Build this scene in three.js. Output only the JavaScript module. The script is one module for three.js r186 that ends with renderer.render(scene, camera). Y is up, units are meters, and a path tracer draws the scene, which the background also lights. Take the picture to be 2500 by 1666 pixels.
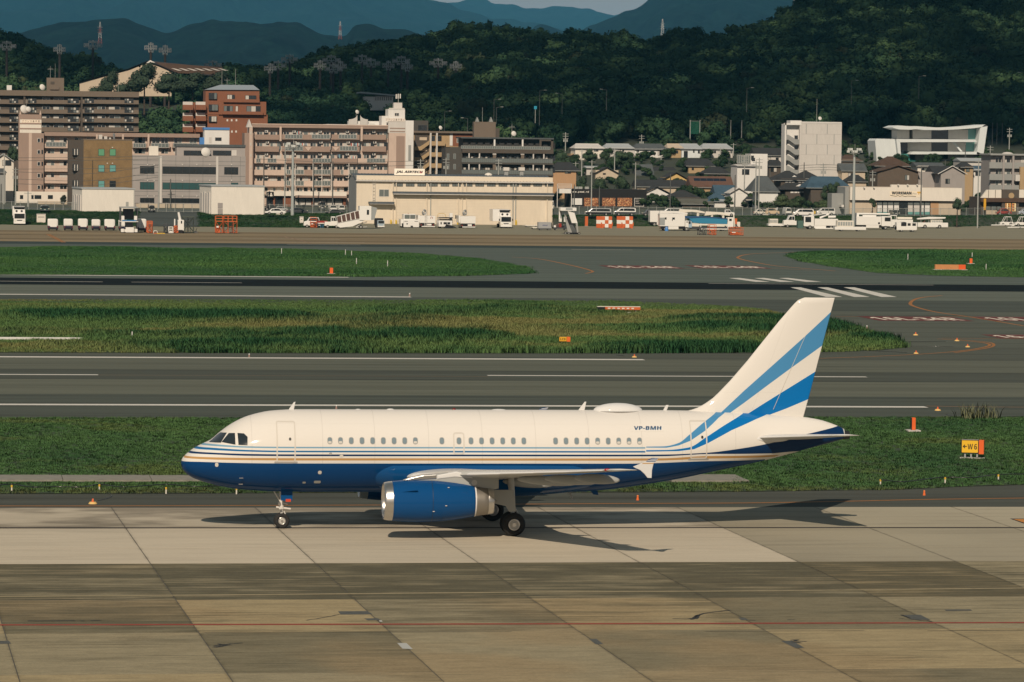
import*as THREE from 'three';
import{mergeGeometries}from 'three/addons/utils/BufferGeometryUtils.js';

// ---------- camera, sky, sun, exposure ----------
const F=9500,CAM_H=19.4,YAW=THREE.MathUtils.degToRad(8.2),ROLL=0.0125,HORIZON=350;
const scene=new THREE.Scene();
const camera=new THREE.PerspectiveCamera(THREE.MathUtils.radToDeg(2*Math.atan(833 / F)),1024 / 682,1,60000);
camera.position.set(0,CAM_H,0);
camera.rotation.order='YXZ';
camera.rotation.set(-Math.atan((833 - HORIZON)/ F),-YAW,ROLL);
camera.updateMatrixWorld(true);
const renderer=new THREE.WebGLRenderer({antialias:true});
renderer.toneMapping=THREE.LinearToneMapping;
renderer.toneMappingExposure=1.0;
renderer.shadowMap.enabled=true;
{
const w=256,h=128,d=new Float32Array(w*h*4);
for(let j=0;j<h;j++){
const el=(j + 0.5)/ h*180 - 90,t=Math.pow(Math.max(0,Math.min(1,el / 75)),0.36);
const hz=[0.50,0.43,0.385],zn=[0.055,0.112,0.155];
for(let i=0;i<w;i++){
const k=(j*w + i)*4;
for(let c=0;c<3;c++)d[k + c]=el<0?hz[c]*0.6:hz[c]+(zn[c]- hz[c])*t;
d[k + 3]=1;
}
}
const sky=new THREE.DataTexture(d,w,h,THREE.RGBAFormat,THREE.FloatType);
sky.mapping=THREE.EquirectangularReflectionMapping;
sky.magFilter=THREE.LinearFilter;sky.needsUpdate=true;
scene.background=sky;scene.environment=sky;
}
const SUN_EL=THREE.MathUtils.degToRad(36),SUN_AZ=THREE.MathUtils.degToRad(17);// shadows fall away from the camera and to the right
const sunDir=new THREE.Vector3(-Math.sin(SUN_AZ)*Math.cos(SUN_EL),Math.sin(SUN_EL),Math.cos(SUN_AZ)*Math.cos(SUN_EL));
const sun=new THREE.DirectionalLight(new THREE.Color().setRGB(1,0.84,0.66),4.1);
sun.position.copy(sunDir).multiplyScalar(900).add(new THREE.Vector3(60,0,-500));
sun.target.position.set(60,0,-500);scene.add(sun);scene.add(sun.target);
sun.castShadow=true;sun.shadow.radius=1;sun.shadow.mapSize.set(4096,4096);
Object.assign(sun.shadow.camera,{left:-700,right:700,top:700,bottom:-700,near:1,far:4000});
scene.fog=new THREE.FogExp2(new THREE.Color().setRGB(0.17,0.62,1.0),0.000031);

// ---------- helpers ----------
let seed=7;
const rnd=()=>{seed|=0;seed=seed + 0x6D2B79F5|0;let t=Math.imul(seed ^ seed>>>15,1|seed);t=t + Math.imul(t ^ t>>>7,61|t)^ t;return((t ^ t>>>14)>>>0)/ 4294967296;};
const rr=(a,b)=>a +(b - a)*rnd();
const clamp=(x,a,b)=>Math.max(a,Math.min(b,x)),lerp=(a,b,t)=>a +(b - a)*t;
const sstep=(a,b,x)=>{const t=clamp((x - a)/(b - a),0,1);return t*t*(3 - 2*t);};
const hash2=(i,j)=>{let h=Math.imul(i,374761393)+ Math.imul(j,668265263)|0;h=Math.imul(h ^ h>>>13,1274126177);return((h ^ h>>>16)>>>0)/ 4294967296;};
function vn(x,y){
const i=Math.floor(x),j=Math.floor(y);let u=x - i,v=y - j;u=u*u*(3 - 2*u);v=v*v*(3 - 2*v);
const a=hash2(i,j),b=hash2(i + 1,j),c=hash2(i,j + 1),e=hash2(i + 1,j + 1);
return a +(b - a)*u +(c - a)*v +(a - b - c + e)*u*v;
}
const fbm=(x,y,o=4)=>{let s=0,a=0.5,n=0;for(let k=0;k<o;k++){s +=a*vn(x,y);n +=a;a*=0.5;x=x*2.03 + 17.1;y=y*2.03 + 9.7;}return s / n;};
const table=(pts)=>(x)=>{// smooth interpolation through [x, y] pairs
const n=pts.length;if(x<=pts[0][0])return pts[0][1];if(x>=pts[n - 1][0])return pts[n - 1][1];
let i=0;while(x>pts[i + 1][0])i++;
const[x0,y0]=pts[i],[x1,y1]=pts[i + 1],h=x1 - x0,t=(x - x0)/ h;
const sl=(a,b)=>(pts[b][1]- pts[a][1])/(pts[b][0]- pts[a][0]);
const sec=(y1 - y0)/ h;
const tan=(p,q)=>(p*q<=0?0:2*p*q /(p + q));
const m0=i>0?tan(sl(i - 1,i),sec):sec,m1=i + 2<n?tan(sec,sl(i + 1,i + 2)):sec;
const t2=t*t,t3=t2*t;
return(2*t3 - 3*t2 + 1)*y0 +(t3 - 2*t2 + t)*h*m0 +(-2*t3 + 3*t2)*y1 +(t3 - t2)*h*m1;
};
const polyline=(pts)=>(x)=>{const n=pts.length;if(x<=pts[0][0])return pts[0][1];for(let i=1;i<n;i++)if(x<=pts[i][0])return lerp(pts[i - 1][1],pts[i][1],(x - pts[i - 1][0])/(pts[i][0]- pts[i - 1][0]));return pts[n - 1][1];};
const camQ=camera.quaternion.clone();
const ray=(px,py)=>new THREE.Vector3((px - 1250)/ F,(833 - py)/ F,-1).applyQuaternion(camQ);
const ground=(px,py,h=0)=>{const v=ray(px,py),t=(h - CAM_H)/ v.y;return new THREE.Vector3(v.x*t,h,v.z*t);};// where a line of sight meets the height h
const onPlane=(px,py,z)=>{const v=ray(px,py),t=z / v.z;return new THREE.Vector3(v.x*t,CAM_H + v.y*t,z);};// ... or the upright plane z
const colAt=(x,z)=>{const q=new THREE.Vector3(x,CAM_H,z).applyQuaternion(camQ.clone().invert());return 1250 + F*q.x / -q.z;};

const used={};
const numbered=(n)=>{used[n]=(used[n]||0)+ 1;return used[n]===1?n:n + '_' + String(used[n]- 1).padStart(3,'0');};
function tag(o,label,category,group){o.userData.label=label;o.userData.category=category;if(group)o.userData.group=group;return o;}
function thing(name,label,category,pos=[0,0,0],group){
const o=new THREE.Group();o.name=numbered(name);o.position.set(...pos);scene.add(o);return tag(o,label,category,group);
}
const shadow=(m)=>{m.castShadow=m.receiveShadow=true;return m;};
function part(parent,name,geo,mat){const m=shadow(new THREE.Mesh(geo,mat));m.name=name;parent.add(m);return m;}
function struct(name,geo,mat){const m=shadow(new THREE.Mesh(geo,mat));m.name=numbered(name);m.userData.kind='structure';scene.add(m);return m;}
const lin=(r,g,b)=>new THREE.Color().setRGB(r,g,b);
const M={};
const std=(c,o={})=>new THREE.MeshStandardMaterial({color:Array.isArray(c)?lin(...c):c,roughness:0.8,...o});
function canvasTex(w,h,draw,srgb=true){
const c=document.createElement('canvas');c.width=w;c.height=h;draw(c.getContext('2d'),w,h);
const t=new THREE.CanvasTexture(c);if(srgb)t.colorSpace=THREE.SRGBColorSpace;t.anisotropy=8;return t;
}
const enc=(x)=>{x=clamp(x,0,1);return Math.round(255*(x<=0.0031308?12.92*x:1.055*Math.pow(x,1 / 2.4)- 0.055));};
function dataTex(w,h,f,srgb=true){// f(i, j) -> linear [r, g, b]
const d=new Uint8Array(w*h*4);
for(let j=0;j<h;j++)for(let i=0;i<w;i++){const c=f(i,j),k=(j*w + i)*4;for(let n=0;n<3;n++)d[k + n]=srgb?enc(c[n]):Math.round(255*clamp(c[n],0,1));d[k + 3]=255;}
const t=new THREE.DataTexture(d,w,h,THREE.RGBAFormat);if(srgb)t.colorSpace=THREE.SRGBColorSpace;
t.wrapS=t.wrapT=THREE.RepeatWrapping;t.magFilter=THREE.LinearFilter;t.minFilter=THREE.LinearMipmapLinearFilter;t.generateMipmaps=true;t.needsUpdate=true;return t;
}
// a grey mottle that multiplies a base colour: tile(n) repeats, coarse and fine noise together
const wrapN=(i,j,n,s,sx=1,sy=1)=>{const x=i / n,y=j / n;const a=vn(x*s*sx,y*s*sy),b=vn((x - 1)*s*sx,y*s*sy),c=vn(x*s*sx,(y - 1)*s*sy),d=vn((x - 1)*s*sx,(y - 1)*s*sy);return lerp(lerp(a,b,x),lerp(c,d,x),y);};
const mottle=(amp,scales,sx=1,sy=1,n=256)=>dataTex(n,n,(i,j)=>{let v=0;for(const[s,w]of scales)v +=w*(wrapN(i,j,n,s,sx,sy)- 0.5);const g=clamp(1 - amp*0.5 + amp*v,0,1);return[g,g,g];});
const withRepeat=(t,rx,ry)=>{const c=t.clone();c.repeat.set(rx,ry);c.needsUpdate=true;return c;};
function boxUV(g,k=1){// metric uv on any geometry, by its facing axis
const p=g.attributes.position,n=g.attributes.normal,uv=new Float32Array(p.count*2);
for(let i=0;i<p.count;i++){
const ax=Math.abs(n.getX(i)),ay=Math.abs(n.getY(i)),az=Math.abs(n.getZ(i)),x=p.getX(i),y=p.getY(i),z=p.getZ(i);
if(ay>ax&&ay>az){uv[2*i]=x*k;uv[2*i + 1]=z*k;}else if(ax>az){uv[2*i]=z*k;uv[2*i + 1]=y*k;}else{uv[2*i]=x*k;uv[2*i + 1]=y*k;}
}
g.setAttribute('uv',new THREE.BufferAttribute(uv,2));return g;
}
// boxes given by world bounds, under a thing that stands at its own position
const boxGeo=(x0,x1,y0,y1,z0,z1)=>{const g=new THREE.BoxGeometry(Math.abs(x1 - x0),Math.abs(y1 - y0),Math.abs(z1 - z0));g.translate((x0 + x1)/ 2,(y0 + y1)/ 2,(z0 + z1)/ 2);return boxUV(g);};
const wpos=(o)=>{const v=new THREE.Vector3();while(o&&o !==scene){v.add(o.position);o=o.parent;}return v;};
function wbox(T,name,mat,x0,x1,y0,y1,z0,z1){const o=wpos(T);return part(T,name,boxGeo(x0 - o.x,x1 - o.x,y0 - o.y,y1 - o.y,z0 - o.z,z1 - o.z),mat);}
function barGeo(a,b,r,seg=6,r2=r){
const A=new THREE.Vector3(...a),B=new THREE.Vector3(...b),d=B.clone().sub(A),g=new THREE.CylinderGeometry(r2,r,d.length(),seg,1);
g.applyQuaternion(new THREE.Quaternion().setFromUnitVectors(new THREE.Vector3(0,1,0),d.clone().normalize()));const m=A.add(B).multiplyScalar(0.5);g.translate(m.x,m.y,m.z);return g;
}
const merge=(list)=>mergeGeometries(list.map((g)=>{g=g.index?g.toNonIndexed():g;for(const k of Object.keys(g.attributes))if(!['position','normal','uv'].includes(k))g.deleteAttribute(k);return g;}));
const tubeGeo=(pts,r,seg=5,n=0)=>new THREE.TubeGeometry(new THREE.CatmullRomCurve3(pts.map((p)=>new THREE.Vector3(...p))),n||pts.length*6,r,seg);
function extrudeXY(pts,z0,z1,bevel=0){// outline in x, y; thickness along z
const s=new THREE.Shape(pts.map((p)=>new THREE.Vector2(p[0],p[1])));
const g=new THREE.ExtrudeGeometry(s,{depth:Math.abs(z1 - z0)- 2*bevel,bevelEnabled:bevel>0,bevelThickness:bevel,bevelSize:bevel,bevelOffset:-bevel,bevelSegments:2,curveSegments:8});
g.translate(0,0,Math.min(z0,z1)+ bevel);return boxUV(g);
}
function flatGeo(pts,y,uvk=1){// level sheet over world [x, z] points
const s=new THREE.Shape(pts.map((p)=>new THREE.Vector2(p[0],-p[1]))),g=new THREE.ShapeGeometry(s);
g.rotateX(-Math.PI / 2);g.translate(0,y,0);const p=g.attributes.position,uv=g.attributes.uv;
for(let i=0;i<p.count;i++)uv.setXY(i,p.getX(i)*uvk,p.getZ(i)*uvk);
return g;
}
const strip=(x0,x1,z0,z1,y,uvk=1)=>flatGeo([[x0,z0],[x1,z0],[x1,z1],[x0,z1]],y,uvk);
function ribbon(pts,w,y){// painted line of width w along world [x, z] points
const pos=[],uv=[],idx=[];
pts.forEach((p,i)=>{const a=pts[Math.max(0,i - 1)],b=pts[Math.min(pts.length - 1,i + 1)],dx=b[0]- a[0],dz=b[1]- a[1],l=Math.hypot(dx,dz)||1,nx=-dz / l*w / 2,nz=dx / l*w / 2;pos.push(p[0]+ nx,y,p[1]+ nz,p[0]- nx,y,p[1]- nz);uv.push(p[0]+ nx,p[1]+ nz,p[0]- nx,p[1]- nz);if(i){const k=2*i;idx.push(k - 2,k,k - 1,k,k + 1,k - 1);}});
const g=new THREE.BufferGeometry();g.setAttribute('position',new THREE.Float32BufferAttribute(pos,3));g.setAttribute('uv',new THREE.Float32BufferAttribute(uv,2));g.setIndex(idx);
const n=new Float32Array(pos.length);for(let i=1;i<n.length;i +=3)n[i]=1;g.setAttribute('normal',new THREE.BufferAttribute(n,3));return g;
}
const smooth=(pts,n=12)=>{const c=new THREE.CatmullRomCurve3(pts.map((p)=>new THREE.Vector3(p[0],0,p[1])));return c.getPoints(pts.length*n).map((v)=>[v.x,v.z]);};
const gz=(y,x=1250)=>ground(x,y).z;
// ---------- the airfield: ground, pavements, markings, grass ----------
M.grain=mottle(0.34,[[64,0.5],[16,0.3],[5,0.35]]);
M.grain2=mottle(0.5,[[90,0.45],[23,0.35],[6,0.5]]);
M.streak=mottle(0.5,[[8,0.6],[22,0.45],[60,0.25]],0.16,1.4);
const matte=(c,o)=>new THREE.MeshPhysicalMaterial({color:lin(...c),roughness:1,specularIntensity:0.08,...o});
const asphaltMat=(c)=>matte([c[0]*1.14,c[1]*1.24,c[2]*1.26],{map:withRepeat(M.streak,1 / 38,1 / 21)});
struct('ground',strip(-9000,16000,-34000,600,-0.25),std([0.07,0.08,0.05]));
const zC=[1239,1289,1337,1374,1462,1541,1640,1780].map((y)=>gz(y)),apronX0=ground(272,1241).x,slabW=7.56;
const slabX=(k)=>apronX0 + k*slabW,SKEW=0.0255,skew=(z)=>SKEW*(z - zC[0]);// the cross joints lie a little askew
// concrete: one colour map in metres over the whole apron: slab tones, tyre rubber dragged along the taxi direction, brown run-off, fine grain
const AX0=-14,AZ0=zC[0]- 1,AS=84,lightEnd=slabX(4);
const apronTex=dataTex(2048,2048,(i,j)=>{
const z=AZ0 +(j + 0.5)/ 2048*AS,x=AX0 +(i + 0.5)/ 2048*AS - skew(z);
let row=0;while(row<6&&z>zC[row + 1])row++;
const col=Math.floor((x - apronX0)/ slabW),sl=hash2(col*7 + 3,row*13 + 5)- 0.5;
const fine=vn(x*21,z*21)*0.5 + vn(x*9,z*13)*0.5 - 0.5;
const wob=2.2*(fbm(x*0.035 + 7,z*0.05,2)- 0.5),drag=fbm(x*0.13 + 3 + z*0.05,z*1.05 + x*0.07*(vn(x*0.02,z*0.06)- 0.3)+ wob,5),drag2=fbm(x*0.30 + 40,z*3.4 - x*0.05,3),blot=fbm(x*0.13 + 9,z*0.13 + 2,3);
let c;
if(row<3&&x<lightEnd){
const v=1 + 0.09*sl + 0.1*fine + 0.1*(fbm(x*0.25 + 50,z*3.3,3)- 0.5)- 0.1*sstep(0.5,0.72,fbm(x*0.09 + 21,z*0.16,4))- 0.16*Math.max(0,drag2 - 0.48)*2 -(row===0?0.42*sstep(0.36,0.72,blot + 0.5*(fbm(x*0.5,z*0.9,3)- 0.5)+ 0.28*sstep(zC[1]- 6,zC[0],z + 4*(vn(x*0.4,z)- 0.5))):0);
c=[0.50*v,0.445*v,0.35*v];
}else if(row<3){
const v=1 + 0.22*sl + 0.1*fine - 0.5*Math.max(0,drag - 0.45)+ 0.25*(blot - 0.5);
c=[0.35*v,0.318*v,0.24*v];
}else{
const hs=hash2(col*3 + 11,row*5 + 2),base=hs<0.4?[0.285,0.25,0.165]:hs<0.75?[0.34,0.28,0.168]:[0.20,0.178,0.118];
const st=fbm(x*0.2 + col*3.7,z*4.6 + wob*2 + x*0.06,3),mo=fbm(x*0.32 + 5,z*0.55 + 3,5),sp=vn(x*34,z*34)- 0.5;
const bias=(row===3?0.1:row===4?-0.02:-0.085)+ 0.14*sl -(x>slabX(5)?0.05:0),fs=fbm(x*0.26 + 31,z*9.5 + wob*3,3),dirt=sstep(0.38,0.66,0.34*mo + 0.30*st + 0.22*fs + 0.14*drag2 + bias)*(row===3?0.86:row===4?0.68:0.55);
const br=sstep(0.46,0.7,blot)*(row>3?0.55:0.2),v=1 + 0.24*fine + 0.26*sp + 0.2*(st - 0.5)+ 0.3*(fbm(x*1.3 + 2,z*3.1,3)- 0.5);
c=[0,1,2].map((k)=>lerp(lerp(base[k],[0.31,0.235,0.135][k],br),[0.078,0.075,0.053][k],dirt)*v);
}
// chips and grime along the joints
const fx=Math.abs(((x - apronX0)/ slabW + 100)% 1 - 0.5)*2,edge=sstep(0.955,1,fx)*vn(x*3,z*2.2)*0.35;
return c.map((q)=>q*(1 - edge));
});
const apronMat=matte([1,1,1],{map:apronTex});
const apron=struct('concrete_apron',strip(-60,130,zC[7],zC[0],-0.008),std([0.075,0.07,0.056]));
for(let r=0;r<7;r++)for(let k=-4;k<9;k++){
const g0=0.022,zr=zC[r]+ 0.05,za=zC[r + 1]- 0.05;
const g=boxGeo(slabX(k)+ g0,slabX(k + 1)- g0,-0.055,0,zr,za),p=g.attributes.position,uv=g.attributes.uv;
for(let i=0;i<p.count;i++){p.setX(i,p.getX(i)+ skew(p.getZ(i)));uv.setXY(i,(p.getX(i)- AX0)/ AS,(p.getZ(i)- AZ0)/ AS);}
part(apron,'slab',g,apronMat);
}
// asphalt, strip by strip (edge to edge), named for what they are
const zE=(y)=>gz(y);
const asph=(name,y0,y1,c,x0=-260,x1=420)=>struct(name,strip(x0,x1,zE(y1),zE(y0),0,1),asphaltMat(c));
const G1=0.135,G2=0.125,G3=0.105;
asph('taxiway_shoulder',1239,1165,[0.088,0.088,0.076]);
asph('taxiway_shoulder',1165,1022,[0.10,0.10,0.085]);
asph('runway_shoulder',1022,966,[0.088,0.094,0.080]);
asph('runway',966,930,[0.138,0.137,0.108]);
asph('runway',930,906,[0.087,0.09,0.076]);
asph('runway',906,876,[0.128,0.128,0.102]);
asph('runway_shoulder',876,845,[0.10,0.102,0.085]);
asph('taxiway',845,755,[0.112,0.115,0.095]);
asph('runway_shoulder',755,728,[0.085,0.092,0.08]);
asph('runway',728,703.5,[0.135,0.142,0.118]);
struct('runway',strip(-260,420,zE(687),zE(703.5),0,1),matte([0.013,0.019,0.021],{map:withRepeat(M.streak,1 / 60,1 / 30)}));
asph('runway',687,668,[0.115,0.13,0.112]);
asph('taxiway',668,606,[0.11,0.124,0.108]);
asph('taxiway',606,600,[0.055,0.068,0.064]);
struct('service_apron',strip(-260,420,zE(573),zE(600),0,1),matte([0.33,0.265,0.17],{map:withRepeat(mottle(0.75,[[7,0.8],[19,0.7],[50,0.3]],0.1,1.5),1 / 90,1 / 60)}));
struct('service_road',strip(-260,420,-1015,zE(573),0,1),asphaltMat([0.27,0.235,0.17]));
// ---------- painted markings ----------
M.white=std([0.72,0.70,0.64],{map:withRepeat(M.grain,1 / 3,1 / 3)});
M.orange=std([0.40,0.16,0.03],{map:withRepeat(M.grain2,1 / 2,1 / 2)});
M.orangeFaint=std([0.24,0.15,0.08],{map:withRepeat(M.grain2,1 / 2,1 / 2)});
M.red=std([0.30,0.035,0.02],{map:withRepeat(M.grain2,1 / 2,1 / 2)});
M.black=std([0.018,0.018,0.017]);
const pg=(px,py)=>{const v=ground(px,py);return[v.x,v.z];};
const mark=(name,geo,mat)=>struct(name,geo,mat);
const lineZ=(y,xa,xb,w,mat,h=0.008,yref)=>{const z=gz(y,(xa + xb)/ 2),a=onPlane(xa,y,z).x,b=onPlane(xb,y,z).x;return mark('painted_line',strip(a,b,z - w / 2,z + w / 2,h),mat);};
lineZ(991,-60,2262,1.5,M.white);lineZ(875,-60,1572,1.7,M.white);lineZ(915,-60,239,0.95,M.white);lineZ(919,1190,2116,0.95,M.white);
lineZ(722,-60,1003,2.2,M.white);lineZ(674,-60,850,2.0,M.white);lineZ(690,320,320 + 270,0.6,M.white);lineZ(694.5,1730,2280,0.6,M.white,0.012);lineZ(687.6,-40,250,0.7,M.white,0.012);
lineZ(918,240,1190,0.25,M.orangeFaint);
mark('painted_line',ribbon(smooth([[-60,1236],[250,1236],[1000,1233.5],[1450,1230.5],[1831,1228.6],[2052,1225],[2250,1220.5],[2560,1216]].map((p)=>pg(...p))),0.34,0.008),M.orange);
mark('painted_line',ribbon(smooth([[-60,1458],[700,1452],[1250,1447],[1900,1443],[2560,1436]].map((p)=>pg(...p))),0.36,0.007),std([0.36,0.30,0.17],{map:withRepeat(M.grain2,0.5,0.5)}));
mark('painted_line',ribbon([[-60,1527],[1250,1524.5],[2560,1521]].map((p)=>pg(...p)),0.36,0.009),std([0.36,0.05,0.026],{map:withRepeat(M.grain2,0.5,0.5)}));
mark('painted_line',ribbon(smooth([[2262,992],[2400,994],[2560,995]].map((p)=>pg(...p))),0.5,0.008),M.orangeFaint);
mark('painted_line',ribbon([[-60,1289.5],[900,1289.5],[1700,1289],[2560,1289]].map((p)=>pg(...p)),0.5,0.007),std([0.045,0.034,0.024],{map:withRepeat(M.grain2,0.3,0.3)}));
// orange taxi loops
for(const[pts,w]of[
[[[1250,628],[1300,631],[1380,645],[1440,660],[1447,664],[1430,668]],0.45],[[[1470,655],[1680,656],[1870,655],[1980,660]],0.4],
[[[1950,616],[1840,620],[1802,628],[1806,632],[1850,642],[1900,650],[2040,662]],0.5],
[[[2300,722],[2250,727],[2223,742],[2240,751],[2290,763],[2360,773],[2500,796]],0.45],[[[2040,773],[2200,774],[2400,774],[2560,780]],0.4],
[[[1990,876],[2100,872],[2250,865],[2330,859],[2395,850],[2417,843],[2405,838],[2350,832],[2290,828]],0.34],[[[2300,826],[2400,827],[2560,828]],0.34],
])mark('painted_line',ribbon(smooth(pts.map((p)=>pg(...p)),10),w,0.009),M.orange);
mark('painted_line',ribbon(smooth([[2330,862],[2412,850],[2427,843],[2412,836],[2340,829.5]].map((p)=>pg(...p)),10),0.3,0.009),M.orange);
mark('painted_line',ribbon([[2010,772],[2300,772],[2350,772]].map((p)=>pg(...p)),0.7,0.011),M.black);
// threshold bars beside the rubber band
for(const[a,b,c,d]of[[[1780,679.5],[1806,679],[1880,688.5],[1845,688.5]],[[1842,679.5],[1866,679],[1940,688.5],[1905,688.5]],[[1902,679.5],[1924,679],[2006,688.5],[1968,688.5]],
[[1930,702],[1955,702],[2057,725.5],[2018,725.5]],[[1996,702],[2021,702],[2124,725.5],[2086,725.5]],[[2060,702],[2086,702],[2190,725.5],[2152,725.5]]])
mark('threshold_bar',flatGeo([a,b,c,d].map((p)=>pg(...p)),0.01),M.white);
// runway designator boards painted on the taxiway: red ground, white numerals
function paintedWords(text,px0,px1,py0,py1){
const g=new THREE.Group();g.name=numbered('runway_marking');g.userData.kind='structure';scene.add(g);
const z=gz((py0 + py1)/ 2,(px0 + px1)/ 2),zf=gz(py0,(px0 + px1)/ 2),zn=gz(py1,(px0 + px1)/ 2),xa=onPlane(px0,py0,z).x,xb=onPlane(px1,py0,z).x;
const geo=strip(xa,xb,zf,zn,0.013),p=geo.attributes.position,uv=geo.attributes.uv;
for(let i=0;i<p.count;i++)uv.setXY(i,(p.getX(i)- xa)/(xb - xa),(zn - p.getZ(i))/(zn - zf));
part(g,'painted_panel',geo,std([1,1,1],{map:canvasTex(512,128,(c)=>{c.fillStyle='#5e241b';c.fillRect(0,0,512,128);c.fillStyle='#d8cfbf';c.font='bold 118px sans-serif';c.textAlign='center';c.textBaseline='middle';c.save();c.translate(256,66);const w=c.measureText(text).width;c.scale(470 / w,0.95);c.fillText(text,0,0);c.restore();})}));
}
paintedWords('16L-34R',2120,2350,773.5,784);paintedWords('16L-34R',2400,2640,774.5,785);paintedWords('16-34R',2420,2620,818,827);
paintedWords('16L-34R',1478,1655,649,655.5);paintedWords('16L-34R',1690,1865,649,655.5);
// apron road marks on the far side
for(const[xa,xb,y]of[[590,830,583.5],[650,890,592],[700,880,597.5],[2190,2350,582.5],[2330,2410,588.5],[1395,1545,610],[2120,2255,606.5]])lineZ(y,xa,xb,1.3,std([0.42,0.38,0.30],{map:withRepeat(M.grain2,0.2,0.2)}));
for(const d of[0,6])mark('painted_line',ribbon([[113 + d,572],[152 + d,592]].map((p)=>pg(...p)),0.35,0.01),M.orange);
mark('painted_line',ribbon([[683,576],[725,585],[760,594]].map((p)=>pg(...p)),0.35,0.01),std([0.22,0.13,0.08]));
// patches, cracks and a corner marking on the near concrete
const crop=(ox,oy,s)=>(x,y)=>pg(ox + x*s,oy + y*s);
const cL=crop(0,1230,0.5312),cR=crop(1250,1230,0.5312);
const patchMat=std([0.10,0.105,0.095],{map:withRepeat(M.grain2,0.7,0.7)});
for(const q of[[cL(1553,496),cL(1688,495),cL(1712,510),cL(1565,511)],[cL(1673,529),cL(1735,528),cL(1752,537),cL(1690,538)],[cL(-10,632),cL(40,632),cL(50,645),cL(-10,646)],
[cR(1040,526),cR(1068,525),cR(1090,536),cR(1055,537)],[cR(1792,513),cR(1878,512),cR(1925,536),cR(1838,534)],[cR(1988,488),cR(2108,487),cR(2116,493),cR(1996,494)],[cR(355,624),cR(388,622),cR(420,647),cR(385,648)],[cR(1238,633),cR(1288,631),cR(1345,664),cR(1305,666)]])
mark('asphalt_patch',flatGeo(q,0.006),patchMat);
mark('asphalt_patch',flatGeo([cL(1825,642),cL(1868,642),cL(1897,670),cL(1850,668)],0.006),std([0.42,0.43,0.41]));
mark('asphalt_patch',flatGeo([cL(1742,538),cL(1754,538),cL(1758,544),cL(1745,544)],0.008),std([0.5,0.5,0.47]));
const crackMat=std([0.022,0.022,0.02]);
const wig=(pts,n=4,a=1.6)=>{const o=[];for(let i=0;i + 1<pts.length;i++)for(let k=0;k<n;k++){const t=k / n;o.push([lerp(pts[i][0],pts[i + 1][0],t)+(k?rr(-a,a)*1.5:0),lerp(pts[i][1],pts[i + 1][1],t)+(k?rr(-a,a)*0.5:0)]);}o.push(pts[pts.length - 1]);return o;};
for(const[cf,pts,w]of[[cL,[[1408,538],[1490,524],[1560,511]],0.03],[cR,[[738,530],[800,531],[835,528],[850,515],[880,506],[950,497],[1003,490]],0.05],[cR,[[820,533],[845,530],[860,512]],0.06],
[cL,[[980,655],[1010,650],[1060,645],[1115,642]],0.05],[cL,[[985,662],[1020,655],[1040,652]],0.08],[cL,[[1000,645],[1030,652],[1060,650]],0.05],[cR,[[1280,628],[1315,626],[1300,633],[1355,634]],0.05],[cR,[[1290,636],[1330,642]],0.07],
[cR,[[1090,536],[1120,538]],0.05],[cR,[[1780,530],[1838,533],[1930,543]],0.04],[cR,[[1790,512],[1830,528]],0.04],[cL,[[125,540],[345,539]],0.075],[cL,[[370,540],[388,540]],0.06],[cL,[[414,539],[460,538]],0.07],[cL,[[940,594],[1300,592],[1800,591],[2353,590]],0.02],[cR,[[1910,586],[2353,583]],0.03],[cR,[[890,588],[1620,585]],0.025],[cR,[[1265,534],[1300,534]],0.04],[cL,[[0,444],[700,436],[800,432]],0.015]])
mark('crack',ribbon(wig(pts).map((p)=>cf(...p)),w*2.8,0.006),crackMat);
mark('painted_corner',flatGeo([[2466,1267],[2560,1267],[2560,1290],[2500,1279]].map((p)=>pg(...p)),0.008),M.black);
mark('painted_corner',flatGeo([[2474,1268.5],[2560,1268.5],[2560,1288],[2504,1278]].map((p)=>pg(...p)),0.012),std([0.50,0.20,0.03]));
// concrete gutter slabs lying in the grass
for(const[x0,x1,y0,y1]of[[-70,150,1165,1177.5],[152,366,1165.5,1177.8],[368,640,1166,1178],[1625,1812,1164,1179]]){
const g=new THREE.Group();const z=gz((y0 + y1)/ 2,(x0 + x1)/ 2),a=onPlane(x0,y0,z).x,b=onPlane(x1,y0,z).x;
struct('gutter_slab',boxGeo(a,b,0,0.13,gz(y0,(x0 + x1)/ 2),gz(y1,(x0 + x1)/ 2)),std([0.30,0.285,0.24],{map:withRepeat(M.grain2,0.4,0.4)}));
}
// ---------- grass: beds, and blades as one countless mass ----------
const tuft=(n,h,w,lean)=>{
const pos=[],nor=[];
for(let i=0;i<n;i++){
const a=rr(0,6.283),r=rr(0,w),x=Math.cos(a)*r,z=Math.sin(a)*r,b=rr(0,6.283),l=h*rr(0.5,1),bw=0.02*h + 0.008,dx=Math.cos(b)*bw,dz=Math.sin(b)*bw,la=rr(0,6.283),lx=Math.cos(la)*l*lean*rr(0.3,1),lz=Math.sin(la)*l*lean*rr(0.3,1);
const A=[x - dx,0,z - dz],B=[x + dx,0,z + dz],C=[x + dx*0.7 + lx*0.35,l*0.6,z + dz*0.7 + lz*0.35],D=[x - dx*0.7 + lx*0.35,l*0.6,z - dz*0.7 + lz*0.35],E=[x + lx,l,z + lz];
for(const q of[A,B,C,A,C,D,D,C,E]){pos.push(...q);nor.push(-dz / bw*0.5 + lx*0.3,0.8,dx / bw*0.5);}
}
const g=new THREE.BufferGeometry();g.setAttribute('position',new THREE.Float32BufferAttribute(pos,3));g.setAttribute('normal',new THREE.Float32BufferAttribute(nor,3));return g;
};
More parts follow.
